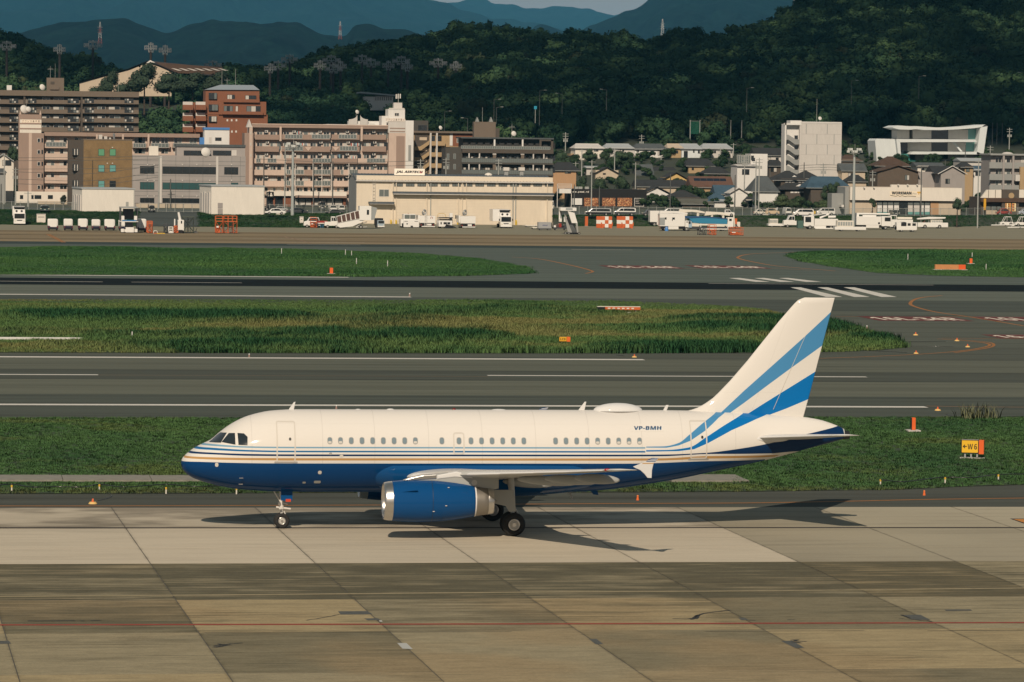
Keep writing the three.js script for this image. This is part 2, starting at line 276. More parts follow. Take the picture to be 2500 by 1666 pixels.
const inPoly=(x,z,P)=>{let c=false;for(let i=0,j=P.length - 1;i<P.length;j=i++)if((P[i][1]>z)!==(P[j][1]>z)&&x<(P[j][0]- P[i][0])*(z - P[i][1])/(P[j][1]- P[i][1])+ P[i][0])c=!c;return c;};
const grassMat=new THREE.MeshPhysicalMaterial({color:0xffffff,roughness:1,specularIntensity:0.15,side:THREE.DoubleSide});
function grassField(name,poly,geo,density,tone,scale,yAt=()=>0,bedColor=[0.035,0.06,0.02],bed=true){
if(bed)struct(name + '_bed',flatGeo(poly,0.03),std(bedColor,{map:withRepeat(M.grain2,0.25,0.25)}));
const xs=poly.map((p)=>p[0]),zs=poly.map((p)=>p[1]),x0=Math.min(...xs),x1=Math.max(...xs),z0=Math.min(...zs),z1=Math.max(...zs),n=Math.floor((x1 - x0)*(z1 - z0)*density),list=[];
for(let i=0;i<n;i++){const x=rr(x0,x1),z=rr(z0,z1),cx=colAt(x,z);if(cx<-90||cx>2590||!inPoly(x,z,poly))continue;list.push([x,z]);}
const im=shadow(new THREE.InstancedMesh(geo,grassMat,list.length)),m=new THREE.Matrix4(),q=new THREE.Quaternion(),e=new THREE.Euler(),c=new THREE.Color();
im.name=numbered(name);im.userData.kind='stuff';tag(im,{near_grass:'mown green grass between the taxiway and the near runway',tall_grass:'tall unmown green and straw coloured grass between the runways',far_grass:['short dark green grass island beyond the far runway at left','short dark green grass island beyond the far runway at right'][(used.far_grass||1)- 1],bank_grass:['green grass on the bank before the sheds at the left','green grass between the second shed and the hangar','long green grass bank behind the trucks at the right'][(used.bank_grass||1)- 1]}[name]||'green grass','grass');
list.forEach(([x,z],i)=>{const s=scale(x,z)*rr(0.75,1.25);e.set(0,rr(0,6.28),0);q.setFromEuler(e);m.compose(new THREE.Vector3(x,yAt(x,z)+ 0.02,z),q,new THREE.Vector3(s*rr(0.9,1.3),s,s));im.setMatrixAt(i,m);const t=tone(x,z);c.setRGB(...t);im.setColorAt(i,c);});
scene.add(im);return im;
}
const mixc=(a,b,t)=>[lerp(a[0],b[0],t),lerp(a[1],b[1],t),lerp(a[2],b[2],t)];
const GREEN=[0.082,0.165,0.056],DEEP=[0.042,0.108,0.044],STRAW=[0.26,0.22,0.085],OLIVE=[0.13,0.165,0.052];
const tN=(x,z)=>{const v=rr(-0.12,0.12);let c=mixc(DEEP,GREEN,clamp(fbm(x*0.13,z*0.06,3)*1.5 - 0.15 + v,0,1));const s=sstep(0.58,0.78,fbm(x*0.09 + 30,z*0.12 + 8,4)+ v*0.5);return mixc(c,OLIVE,s*0.6);};
const P=(list)=>list.map((p)=>pg(...p));
const nearPoly=P([[-150,1022],[700,1022],[1300,1021],[2100,1020.5],[2650,1020],[2650,1180],[2350,1189],[2180,1197],[2000,1198.5],[1850,1201],[1700,1202],[1450,1203],[900,1204],[400,1206],[-150,1207]]);
const onGutter=(x,z)=>0;
grassField('near_grass',nearPoly,tuft(30,0.125,0.32,0.6),9,(x,z)=>{const e=sstep(gz(1186),gz(1203),z + 1.2*(vn(x*0.8,z)- 0.5))*(vn(x*0.6,3)>0.35?0.7:0.3);return mixc(tN(x,z),[0.15,0.12,0.055],e*rr(0.3,1));},(x,z)=>{const zz=z;for(const[ya,yb,xa,xb]of[[1163,1180,-200,640],[1162,1181,1625,1812]])if(zz>gz(ya)&&zz<gz(yb)){const cx=colAt(x,z);if(cx>xa&&cx<xb)return 0.22;}return 0.8 + 0.5*fbm(x*0.3,z*0.3,2);});
const midPoly=P([[-200,732],[600,733],[1000,734],[1250,735],[1500,737],[1700,744],[1850,755],[2000,790],[2100,812],[2180,836],[2216,848],[2150,856],[2050,860],[1500,863.5],[700,863],[-200,861]]);
const tallness=(x,z)=>fbm(x*0.045 + 4,z*0.05 + 1,5);
grassField('tall_grass',midPoly,tuft(34,0.55,0.62,0.45),5.2,(x,z)=>{
const v=rr(-0.1,0.1),d=-z,band=fbm(x*0.022 + 11,z*0.075 + 5,4)+ v*0.6,zb=(z - midPoly[0][1]);
let c=mixc([0.074,0.17,0.056],[0.155,0.225,0.075],clamp(fbm(x*0.08,z*0.08,3)+ v,0,1));
c=mixc(c,[0.31,0.26,0.105],sstep(0.47,0.74,band)*0.6);c=mixc(c,[0.026,0.085,0.034],sstep(0.52,0.70,tallness(x,z)+ v*0.5));
return c;
},(x,z)=>(0.6 + 1.1*sstep(0.45,0.72,tallness(x,z))+ 0.4*(vn(x*0.5,z*0.5)- 0.5))*lerp(0.4,1,sstep(midPoly[0][1],midPoly[0][1]+ 22,z))*(1 - 0.45*sstep(midPoly[15][1]- 5,midPoly[15][1],z)));
const farTone=(x,z)=>mixc([0.044,0.125,0.042],[0.10,0.205,0.06],clamp(fbm(x*0.03,z*0.04,3)*1.6 - 0.3 + rr(-0.12,0.12),0,1));
grassField('far_grass',P([[-200,671],[300,672],[900,676.5],[1150,674],[1290,669],[1312,665],[1290,655],[1240,643],[1150,630],[1000,618],[700,608],[300,605.5],[-200,604]]),tuft(30,0.26,0.9,0.6),2.4,farTone,(x,z)=>0.7 + 0.9*sstep(0.5,0.7,fbm(x*0.05,z*0.07,3)),undefined,[0.03,0.075,0.022]);
grassField('far_grass',P([[1918,625],[1960,617],[2100,614],[2300,611.5],[2650,610],[2650,681],[2500,678],[2300,674],[2140,667],[2020,650],[1950,637]]),tuft(30,0.26,0.9,0.6),2.4,farTone,(x,z)=>0.7 + 0.9*sstep(0.5,0.7,fbm(x*0.05,z*0.07,3)),undefined,[0.03,0.075,0.022]);
// ---------- land beyond the airfield: embankment, wooded hills, far mountains ----------
const FWD=[Math.sin(YAW),-Math.cos(YAW)],RGT=[Math.cos(YAW),Math.sin(YAW)];
const polar=(px,d)=>[FWD[0]*d + RGT[0]*(px - 1250)/ F*d,FWD[1]*d + RGT[1]*(px - 1250)/ F*d];
const unpolar=(x,z)=>{const d=x*FWD[0]+ z*FWD[1];return[1250 + F*(x*RGT[0]+ z*RGT[1])/ d,d];};
const elev=(px,py,d)=>CAM_H +(350 + ROLL*(px - 1250)- py)/ F*d;
const ridgePx=table([[-600,20],[0,80],[32,101],[106,133],[149,159],[212,160],[276,175],[420,182],[547,172],[637,166],[717,154],[786,130],[850,122],[903,108],[1009,98],[1060,92],[1121,70],[1168,80],[1250,79],[1292,82],[1356,96],[1409,87],[1470,100],[1515,97],[1600,104],[1664,91],[1701,101],[1781,86],[1813,67],[1860,58],[1898,33],[1957,0],[2050,-28],[2250,-60],[2600,-75],[3100,-60]]);
const RIDGE_D=polyline([[-600,1750],[0,1750],[300,1500],[560,1500],[800,1700],[1200,1850],[1700,1850],[2000,1900],[3100,1900]]);
const bankStart=polyline([[-700,858],[600,866],[842,870],[852,926],[1340,926],[1352,905],[1385,920],[1600,930],[1800,936],[1900,941],[2100,950],[2300,966],[2450,992],[3200,1000]]),bankLen=polyline([[-700,42],[840,42],[852,12],[1340,12],[1360,12],[3200,13]]);
function terrainPx(px,d){
const b0=bankStart(px);if(d<b0)return 0;
const town=2.3*sstep(b0,b0 + bankLen(px),d),rise=px>1300?sstep(1045,1230,d):sstep(1090,1300,d);
let h=town + rise*lerp(12,15,sstep(1250,1500,px));
const R=RIDGE_D(px),top=elev(px,ridgePx(px),R)- 6.5;
if(d>1230)h=lerp(h,top,Math.pow(clamp((d - 1230)/(R - 1230),0,1),0.9));
if(d>R)h=top -(d - R)*0.16;
h +=5*(fbm(px*0.012,d*0.012,3)- 0.5)*sstep(1240,1400,d);
return h;
}
const terrainAt=(x,z)=>{const[px,d]=unpolar(x,z);return terrainPx(px,d);};
function gridMesh(cols,rows,f){
const pos=new Float32Array((cols + 1)*(rows + 1)*3),uv=new Float32Array((cols + 1)*(rows + 1)*2),idx=[];
for(let j=0;j<=rows;j++)for(let i=0;i<=cols;i++){const k=j*(cols + 1)+ i,p=f(i / cols,j / rows);pos.set(p,k*3);uv[2*k]=p[0];uv[2*k + 1]=p[2]*0.7 + p[1];if(i<cols&&j<rows)idx.push(k,k + 1,k + cols + 1,k + 1,k + cols + 2,k + cols + 1);}
const g=new THREE.BufferGeometry();g.setAttribute('position',new THREE.BufferAttribute(pos,3));g.setAttribute('uv',new THREE.BufferAttribute(uv,2));g.setIndex(idx);g.computeVertexNormals();return g;
}
struct('hillside',gridMesh(300,190,(u,v)=>{const px=-700 + 3900*u,d=850 + 1400*v*(0.3 + 0.7*v),[x,z]=polar(px,d),h=terrainPx(px,d);return[x,h<0.02?-0.06:h,z];}),std([0.055,0.065,0.04],{map:withRepeat(M.grain2,1 / 12,1 / 12)}));
// far mountains: [name, near distance, ridge distance, ridge line in the picture]
const mtMat=matte([0.008,0.024,0.017],{map:withRepeat(mottle(1.3,[[70,0.7],[30,0.5],[7,0.5]],1,1,512),1 / 420,1 / 420)});
for(const[d0,d1,pts,bump]of[
[4600,7000,[[-700,95],[-200,90],[0,82],[80,69],[159,53],[212,46],[266,41],[308,50],[361,69],[393,77],[451,61],[505,53],[584,50],[640,54],[680,51],[720,57],[744,69],[797,82],[834,85],[860,62],[890,59],[930,69],[970,72],[1009,80],[1062,93],[1150,120],[1400,150],[3200,170]],7],
[7500,11000,[[-700,200],[1100,150],[1250,112],[1314,62],[1372,76],[1399,74],[1462,48],[1515,29],[1550,20],[1579,0],[1640,-22],[1800,-55],[2000,-40],[2300,10],[3200,60]],9],
[13000,18000,[[-700,-60],[0,-80],[300,-110],[600,-60],[800,-40],[1000,-8],[1036,0],[1083,14],[1180,45],[1300,62],[1600,110],[3200,200]],10],
[19000,24000,[[-700,150],[900,50],[1040,22],[1089,13],[1126,3],[1168,0],[1200,12],[1250,20],[1303,27],[1345,17],[1383,17],[1436,24],[1500,34],[1600,50],[2200,20],[3200,60]],10]]){
const R=table(pts),c=520,r=70;
struct('mountain',gridMesh(c,r,(u,v)=>{
const px=-700 + 3900*u,d=d0 +(d1 - d0)*1.25*v,t=clamp((d - d0)/(d1 - d0),0,1),top=elev(px,R(px),d1),[x,z]=polar(px,d);
const spur=(fbm(px*0.006 + d1,d*0.0011,4)- 0.5)*0.55*top*t*(1 - t)*2.6;
const h=top*Math.pow(t,0.85)+ spur + bump*(d1 / 5200)*(fbm(x /(d1 / 180),z /(d1 / 180),2)- 0.5)*1.4 - Math.max(0,d - d1)*0.3;
return[x,h - 2,z];
}),mtMat);
}
// unseen overhead puffs, added along the sun rays to dapple the hill with shade
{
const puffs=[],base=new THREE.IcosahedronGeometry(1,1);
for(let i=0;i<3000;i++){
const d=Math.sqrt(rr(1248*1248,2130*2130)),px=rr(-400,2900);if((px<600&&d<1420)||(px<1180&&d<1300&&rnd()<0.5))continue;
const[x,z]=polar(px,d),h=terrainPx(px,d)+ 8,t=(1000 - h)/ sunDir.y,g=base.clone(),r=rr(6,12.5);g.scale(r*rr(0.9,1.4),r*rr(0.4,0.7),r*rr(0.8,1.1));g.translate(x + sunDir.x*t,1000 + rr(-10,10),z + sunDir.z*t);puffs.push(g);
}
struct('cloud_blocker',merge(puffs),std([0.8,0.8,0.8],{roughness:1}));
}
// ---------- trees ----------
function crownGeo(n,blobs,leaf,core=true,squash=0.8){
const pos=[],nor=[],v=new THREE.Vector3(),t=new THREE.Vector3(),b=new THREE.Vector3(),N=new THREE.Vector3();
const bl=[];for(let i=0;i<blobs;i++){const a=rr(0,6.283),r=Math.sqrt(rnd())*0.62,y=rr(-0.45,0.62);bl.push([Math.cos(a)*r*(1 - 0.35*Math.max(0,y)),y*squash,Math.sin(a)*r*(1 - 0.35*Math.max(0,y)),rr(0.28,0.5)]);}
for(let i=0;i<n;i++){
const k=bl[Math.floor(rnd()*blobs)],u=rr(-0.75,1),a=rr(0,6.283),s=Math.sqrt(1 - u*u);N.set(Math.cos(a)*s,u,Math.sin(a)*s);
v.set(k[0],k[1],k[2]).addScaledVector(N,k[3]*rr(0.78,1.12));
t.set(rr(-1,1),rr(-1,1),rr(-1,1)).cross(N).normalize();b.crossVectors(N,t).addScaledVector(N,rr(-1.4,1.4)).normalize();
const l=leaf*rr(0.6,1.4),w=l*0.62,p=(x,y)=>[v.x + t.x*x + b.x*y,v.y + t.y*x + b.y*y,v.z + t.z*x + b.z*y];
const A=p(-w,-l*0.5),B=p(w,-l*0.3),C=p(w*0.6,l*0.7),D=p(-w*0.7,l*0.6);pos.push(...A,...B,...C,...A,...C,...D);
const M2=N.clone().addScaledVector(b,rr(-0.8,0.8)).normalize();for(let q=0;q<6;q++)nor.push(M2.x,M2.y,M2.z);
}
if(core)for(const k of bl){const g=new THREE.IcosahedronGeometry(k[3]*0.72,1),p=g.attributes.position,q=g.attributes.normal;for(let i=0;i<p.count;i++){pos.push(p.getX(i)+ k[0],p.getY(i)+ k[1],p.getZ(i)+ k[2]);nor.push(q.getX(i),q.getY(i),q.getZ(i));}}
const g=new THREE.BufferGeometry();g.setAttribute('position',new THREE.Float32BufferAttribute(pos,3));g.setAttribute('normal',new THREE.Float32BufferAttribute(nor,3));return g;
}
const leafMat=new THREE.MeshPhysicalMaterial({color:0xffffff,roughness:1,specularIntensity:0.15,side:THREE.DoubleSide});
{
const protos=[crownGeo(900,8,0.11),crownGeo(900,10,0.10),crownGeo(800,6,0.125),crownGeo(900,11,0.095,true,1.25)],buckets=protos.map(()=>[]);
const N=21000;
for(let i=0;i<N;i++){
const d=Math.sqrt(rr(1215*1215,2020*2020)),px=rr(-120,2620),R=RIDGE_D(px);if(d>R + 45||(px>1290&&d<1262 + 14*Math.sin(px*0.05)))continue;
const[x,z]=polar(px,d);if(forestGap(px,d))continue;
const bamboo=px>640&&px<860&&d<1420,s=(bamboo?rr(2.6,4.0):rr(3.0,6.0))*(1 + 0.35*(fbm(px*0.01,d*0.01,2)- 0.5)),k=bamboo?3:Math.floor(rnd()*3.3)% 4;
const y=terrainPx(px,d)+ s*(k===3?1.2:0.75),v=fbm(px*0.008 + 3,d*0.012,3),w=rnd();
let c=mixc([0.023,0.054,0.029],[0.066,0.114,0.048],clamp(v*1.5 - 0.35 +(w - 0.5)*0.7,0,1));if(w>0.9)c=mixc(c,[0.05,0.10,0.052],0.7);if(bamboo)c=mixc(c,[0.03,0.075,0.044],0.6);if(hash2(i,3)>0.97)c=mixc(c,[0.06,0.05,0.03],0.5);
buckets[k].push([x,y,z,s,c]);
}
buckets.forEach((list,k)=>{
const im=shadow(new THREE.InstancedMesh(protos[k],leafMat,list.length)),m=new THREE.Matrix4(),q=new THREE.Quaternion(),e=new THREE.Euler(),c=new THREE.Color();
im.name=numbered('forest');im.userData.kind='stuff';tag(im,['dense broadleaf wood covering the dark green hillside','rounded evergreen crowns mixed through the hillside wood','broad spreading crowns mixed through the hillside wood','tall narrow bamboo and cedar crowns in the hillside wood'][k],'wood');
list.forEach(([x,y,z,s,col],i)=>{e.set(rr(-0.12,0.12),rr(0,6.28),rr(-0.12,0.12));q.setFromEuler(e);m.compose(new THREE.Vector3(x,y,z),q,new THREE.Vector3(s*rr(0.85,1.2),s*rr(0.85,1.15),s));im.setMatrixAt(i,m);c.setRGB(...col);im.setColorAt(i,c);});
scene.add(im);
});
}
function forestGap(px,d){return(px>185&&px<545&&d>1290&&d<1420)||(px>830&&px<1000&&d>1250&&d<1420&&false)||(px>870&&px<965&&d>1300&&d<1400);}
// ---------- the jet: local X from the nose back, Y up, Z towards the camera ----------
const zA=gz(1289.5,900),noseX=onPlane(441.7,1128,zA).x;
const jet=thing('jet_airliner','white twin engine passenger jet with blue belly and blue swooshes on its tail','airplane',[noseX,0,zA]);
const A=(px,py,z=1.9)=>{const v=onPlane(px,py,zA + z);return[v.x - noseX,v.y];};
const c1=(x,y,z)=>A(420 + x*0.2551,940 + y*0.2551,z),c2=(x,y,z)=>A(900 + x*0.2551,940 + y*0.2551,z),c3=(x,y,z)=>A(1450 + x*0.2975,940 + y*0.2975,z),c4=(x,y,z)=>A(1600 + x*0.2551,680 + y*0.2551,z);
const fTop=table([[0,3.30],[0.04,3.46],[0.12,3.58],[0.35,3.80],[0.61,4.0],[1.14,4.28],[1.41,4.40],[1.89,4.80],[2.31,5.12],[2.74,5.38],[3.27,5.62],[3.8,5.77],[4.33,5.88],[4.87,5.93],[5.45,5.96],[6.46,5.97],[24,5.97],[28,5.9],[30.6,5.73],[31.7,5.64],[32.54,5.5],[33.1,5.33],[33.6,5.14],[33.78,5.05]]);
const fBot=table([[0,3.26],[0.053,3.02],[0.24,2.77],[0.61,2.52],[1.14,2.33],[1.68,2.18],[2.2,2.07],[2.74,1.98],[3.8,1.89],[4.87,1.84],[6.5,1.82],[20,1.82],[21.5,1.93],[23.5,2.2],[25.4,2.52],[27.3,2.92],[29.6,3.41],[30.6,3.66],[32.2,4.10],[33.78,4.52]]);
const fW=table([[0,0.02],[0.03,0.26],[0.1,0.46],[0.3,0.74],[0.7,1.04],[1.2,1.29],[2,1.55],[3,1.76],[4,1.88],[5.5,1.965],[7,1.975],[21,1.975],[24,1.85],[27,1.5],[30,1.02],[32,0.62],[33.3,0.36],[33.78,0.26]]);
const fC=table([[0,3.28],[1,3.36],[2,3.5],[4,3.75],[6,3.88],[22,3.88],[27,4.2],[30.6,4.6],[33.78,4.79]]);
const surfZ=(X,Y)=>{const c=fC(X),t=Y>c?(Y - c)/(fTop(X)- c):(c - Y)/(c - fBot(X));return fW(X)*Math.sqrt(Math.max(0,1 - t*t));};
const LX0=-0.2,LW=34.4,LY0=1.4,LH=4.8;
// livery as flat print: [x, y] outlines in metres
const bandLight={up:[c3(430,508),c3(580,506),c3(700,480),c3(800,410),c3(920,322),c3(1035,232,1.2)],lo:[c3(1115,232,1.2),c3(1060,282),c3(930,383),c3(800,463),c3(700,500),c3(600,518),c3(430,516)]};
const bandBlue={up:[c3(430,537),c3(600,536),c3(790,516),c3(930,438),c3(1100,340),c3(1262,240,1.2)],lo:[c3(1470,242,0.9),c3(1350,287,1.2),c3(1150,382),c3(950,482),c3(830,532),c3(700,546),c3(430,549)]};
const dark='#06325f',tan='#c49a63',blue='#0b4a93',mid='#1e6ea8',pale='#7fa9c4',bright='#0a76bf';
function livery(ctx,w,h,X0,XW,Y0,YH){
const T=([x,y])=>[(x - X0)/ XW*w,(1 -(y - Y0)/ YH)*h];
const poly=(pts,col)=>{ctx.fillStyle=col;ctx.beginPath();pts.forEach((p,i)=>{const q=T(p);i?ctx.lineTo(...q):ctx.moveTo(...q);});ctx.closePath();ctx.fill();};
const spl=(pts)=>{const t=table(pts.slice().sort((a,b)=>a[0]- b[0])),xs=pts.map((p)=>p[0]),a=Math.min(...xs),b=Math.max(...xs),o=[];for(let i=0;i<=60;i++){const x=lerp(a,b,i / 60);o.push([x,t(x)]);}return o;};
ctx.fillStyle='#ece8e0';ctx.fillRect(0,0,w,h);
const end=c3(430,0)[0];
const stripe=(up,lo,col)=>poly([...spl(up),...spl(lo).reverse()],col);
// cheat lines from the nose back
stripe([c1(270,572,1.0),c1(420,575,1.4),c1(700,590,1.8),c1(990,593),[end,c1(990,593)[1]]],[c1(285,585,1.0),c1(420,592,1.4),c1(700,604,1.8),c1(990,607),[end,c1(990,607)[1]]],pale);
stripe([c1(200,600,0.8),c1(400,608,1.4),c1(700,624,1.8),c1(990,630),[end,c1(990,630)[1]]],[c1(205,618,0.8),c1(400,628,1.4),c1(700,640,1.8),c1(990,645),[end,c1(990,645)[1]]],mid);
stripe([c1(140,640,0.7),c1(400,652,1.4),c1(700,662,1.8),c1(990,665),[24,c1(990,665)[1]],c3(950,562),c3(1100,542,1.6),c3(1400,490,1.1),c3(1640,432,0.9),c3(1900,372,0.6),c3(2045,332,0.3)],[c1(140,658,0.7),c1(400,668,1.4),c1(700,680,1.8),c1(990,682),[24,c1(990,682)[1]],c3(950,573),c3(1200,571,1.5),c3(1500,566,1.0),c3(1620,552,0.8),[33.9,3.9]],dark);
stripe([c1(120,684,0.6),c1(400,695,1.4),c1(700,701,1.8),c1(990,702),[24,c1(990,702)[1]],c3(950,590),c3(1300,586,1.4),c3(1540,580,0.9)],[c1(118,702,0.6),c1(400,716,1.4),c1(700,722,1.8),c1(990,724),[24,c1(990,724)[1]],c3(950,612),c3(1300,606,1.4),c3(1500,596,0.9)],tan);
poly([...spl([c1(60,733,0.4),c1(300,738,1.2),c1(600,748,1.7),c1(990,753),[22.5,c1(990,753)[1]],c3(950,634),c3(1200,628,1.4),c3(1420,617,0.9)]),[31,0],[-1,0]],'#004077');
ctx.strokeStyle='rgba(70,66,60,0.16)';ctx.lineWidth=1;const seam=(a,b)=>{ctx.beginPath();ctx.moveTo(...T(a));ctx.lineTo(...T(b));ctx.stroke();};if(Y0<4){for(const x of[3.4,6.9,9.5,12.2,14.9,17.6,20.3,23.0,25.1,27.9])seam([x,1.5],[x,6.1]);for(const y of[5.35,2.75])seam([3.4,y],[27.9,y]);}else{seam([27.4,6.9],[31.9,6.9]);seam([31.0,11.5],[28.9,5.9]);}
const fin1={up:[c4(625,1290,0.3),c4(850,1075,0.2),c4(1200,765,0.2),c4(1440,550,0.15),c4(1700,310,0.1)],lo:[c4(1620,632,0.1),c4(1583,658,0.1),c4(1300,860,0.2),c4(1100,1005,0.2),c4(850,1190,0.2),c4(715,1290,0.3)]};
const fin2={up:[c4(885,1300,0.3),c4(1020,1210,0.2),c4(1200,1100,0.2),c4(1560,880,0.1)],lo:[c4(1490,1148,0.1),c4(1453,1165,0.1),c4(1250,1250,0.2),c4(1120,1300,0.3)]};
if(Y0<4){poly([...spl(bandLight.up),...bandLight.lo],'#4f93c4');poly([...spl(bandBlue.up),...bandBlue.lo],bright);}else{const j1=c3(1035,240,1.0),j2=c3(1110,240,1.0),k1=c3(1262,240,1.0),k2=c3(1470,242,0.8);poly([[j1[0]- 1.2,j1[1]- 1],...fin1.up,...fin1.lo,[j2[0]- 1.2,j2[1]- 1]],'#4f93c4');poly([[k1[0]- 1.4,k1[1]- 0.8],...fin2.up,...fin2.lo,[k2[0]- 1.8,k2[1]- 0.8]],bright);}
}
const paint=(o)=>new THREE.MeshPhysicalMaterial({roughness:0.7,specularIntensity:0.12,clearcoat:0.34,clearcoatRoughness:0.06,...o});
const liveryMat=paint({color:lin(0.80,0.80,0.81),map:canvasTex(2048,1024,(c,w,h)=>livery(c,w,h,LX0,LW,LY0,LH))});
const finMat=paint({color:lin(0.80,0.80,0.81),map:canvasTex(1024,1024,(c,w,h)=>livery(c,w,h,25,8.6,5.4,6.5))});
M.jetWhite=paint({color:lin(0.65,0.65,0.64)});M.jetBlue=paint({color:lin(0.002,0.058,0.19),clearcoat:0.5});M.jetGrey=paint({color:lin(0.36,0.37,0.36),roughness:0.5,clearcoat:0.2});
M.tan=std([0.50,0.30,0.12]);M.metal=std([0.62,0.60,0.57],{metalness:0.95,roughness:0.28});M.dullMetal=std([0.30,0.28,0.25],{metalness:0.8,roughness:0.45});M.rubber=std([0.016,0.016,0.016],{roughness:0.85});M.dark=std([0.012,0.012,0.013],{roughness:0.5});
M.glass=new THREE.MeshPhysicalMaterial({color:lin(0.02,0.026,0.03),roughness:0.08,clearcoat:1,clearcoatRoughness:0.03});
// fuselage skin
{
const xs=[];for(let i=0;i<=40;i++)xs.push(6.5*Math.pow(i / 40,2));for(let i=1;i<=30;i++)xs.push(6.5 + 14*i / 30);for(let i=1;i<=60;i++)xs.push(20.5 + 13.28*i / 60);
const na=72,pos=[],uv=[],idx=[];
xs.forEach((X,s)=>{for(let k=0;k<na;k++){const a=k / na*6.28319,c=fC(X),y=c + Math.sin(a)*(Math.sin(a)>0?fTop(X)- c:c - fBot(X)),z=Math.cos(a)*fW(X);pos.push(X,y,z);uv.push((X - LX0)/ LW,(y - LY0)/ LH);if(s){const p=(s - 1)*na,q=s*na,n=(k + 1)% na;idx.push(p + k,q + k,p + n,q + k,q + n,p + n);}}});
for(const[s,X,y,flip]of[[0,0,3.28,0],[xs.length - 1,33.78,4.79,1]]){const m=pos.length / 3;pos.push(X -(flip?0:0.01),y,0);uv.push((X - LX0)/ LW,(y - LY0)/ LH);for(let k=0;k<na;k++){const a=s*na + k,b=s*na +(k + 1)% na;flip?idx.push(a,m,b):idx.push(a,b,m);}}
const g=new THREE.BufferGeometry();g.setAttribute('position',new THREE.Float32BufferAttribute(pos,3));g.setAttribute('uv',new THREE.Float32BufferAttribute(uv,2));g.setIndex(idx);g.computeVertexNormals();
part(jet,'fuselage',g,liveryMat);
}
// skin patches that follow the fuselage: a filled outline or a ring, on the near (+1) or far (-1) side
function patch(outline,off,side,inner){
const n=outline.length,cx=outline.reduce((s,p)=>s + p[0],0)/ n,cy=outline.reduce((s,p)=>s + p[1],0)/ n,rings=4,pos=[],idx=[];
const put=(x,y)=>{const e=0.004,z=surfZ(x,y),zx=(surfZ(x + e,y)- surfZ(x - e,y))/(2*e),zy=(surfZ(x,y + e)- surfZ(x,y - e))/(2*e),l=Math.hypot(clamp(zx,-3,3),clamp(zy,-3,3),1);pos.push(x - clamp(zx,-3,3)/ l*off,y - clamp(zy,-3,3)/ l*off,side*(z + off / l));};
const r0=inner||0;
for(let r=0;r<=rings;r++)for(let k=0;k<n;k++){const t=lerp(r0,1,r / rings);put(cx +(outline[k][0]- cx)*t,cy +(outline[k][1]- cy)*t);if(r){const a=(r - 1)*n + k,b=(r - 1)*n +(k + 1)% n,c=r*n + k,d=r*n +(k + 1)% n;side>0?idx.push(a,c,b,b,c,d):idx.push(a,b,c,b,d,c);}}
const g=new THREE.BufferGeometry();g.setAttribute('position',new THREE.Float32BufferAttribute(pos,3));g.setIndex(idx);g.computeVertexNormals();return g;
}
const rrect=(x0,x1,y0,y1,r,n=5)=>{const o=[];for(const[cx,cy,a]of[[x1 - r,y1 - r,0],[x0 + r,y1 - r,1],[x0 + r,y0 + r,2],[x1 - r,y0 + r,3]])for(let i=0;i<=n;i++){const t=(a + i / n)*Math.PI / 2;o.push([cx + r*Math.cos(t),cy + r*Math.sin(t)]);}return o;};
const frameRing=(x0,x1,y0,y1,r,w,off,side)=>{// even-width ring along a rounded rectangle
const o=rrect(x0,x1,y0,y1,r),i=rrect(x0 + w,x1 - w,y0 + w,y1 - w,Math.max(0.02,r - w)),n=o.length,dense=(a)=>{const q=[];a.forEach((p,k)=>{const b=a[(k + 1)% n],m=Math.max(1,Math.ceil(Math.hypot(b[0]- p[0],b[1]- p[1])/ 0.12));for(let t=0;t<m;t++)q.push([k,t / m]);});return q;};
const keys=dense(o),at=(a,[k,t])=>[lerp(a[k][0],a[(k + 1)% n][0],t),lerp(a[k][1],a[(k + 1)% n][1],t)],pos=[],idx=[];
keys.forEach((k,j)=>{for(const a of[o,i]){const[x,y]=at(a,k);pos.push(x,y,side*(surfZ(x,y)+ off));}const m=keys.length,A0=2*j,B0=2*((j + 1)% m);side>0?idx.push(A0,B0,A0 + 1,A0 + 1,B0,B0 + 1):idx.push(A0,A0 + 1,B0,A0 + 1,B0 + 1,B0);});
const g=new THREE.BufferGeometry();g.setAttribute('position',new THREE.Float32BufferAttribute(pos,3));g.setIndex(idx);g.computeVertexNormals();return g;
};
M.pane=new THREE.MeshPhysicalMaterial({color:lin(0.19,0.25,0.28),roughness:0.12,clearcoat:1,clearcoatRoughness:0.05});
M.shade=std([0.55,0.53,0.49]);M.seal=std([0.34,0.33,0.31]);M.doorLine=std([0.56,0.53,0.48]);
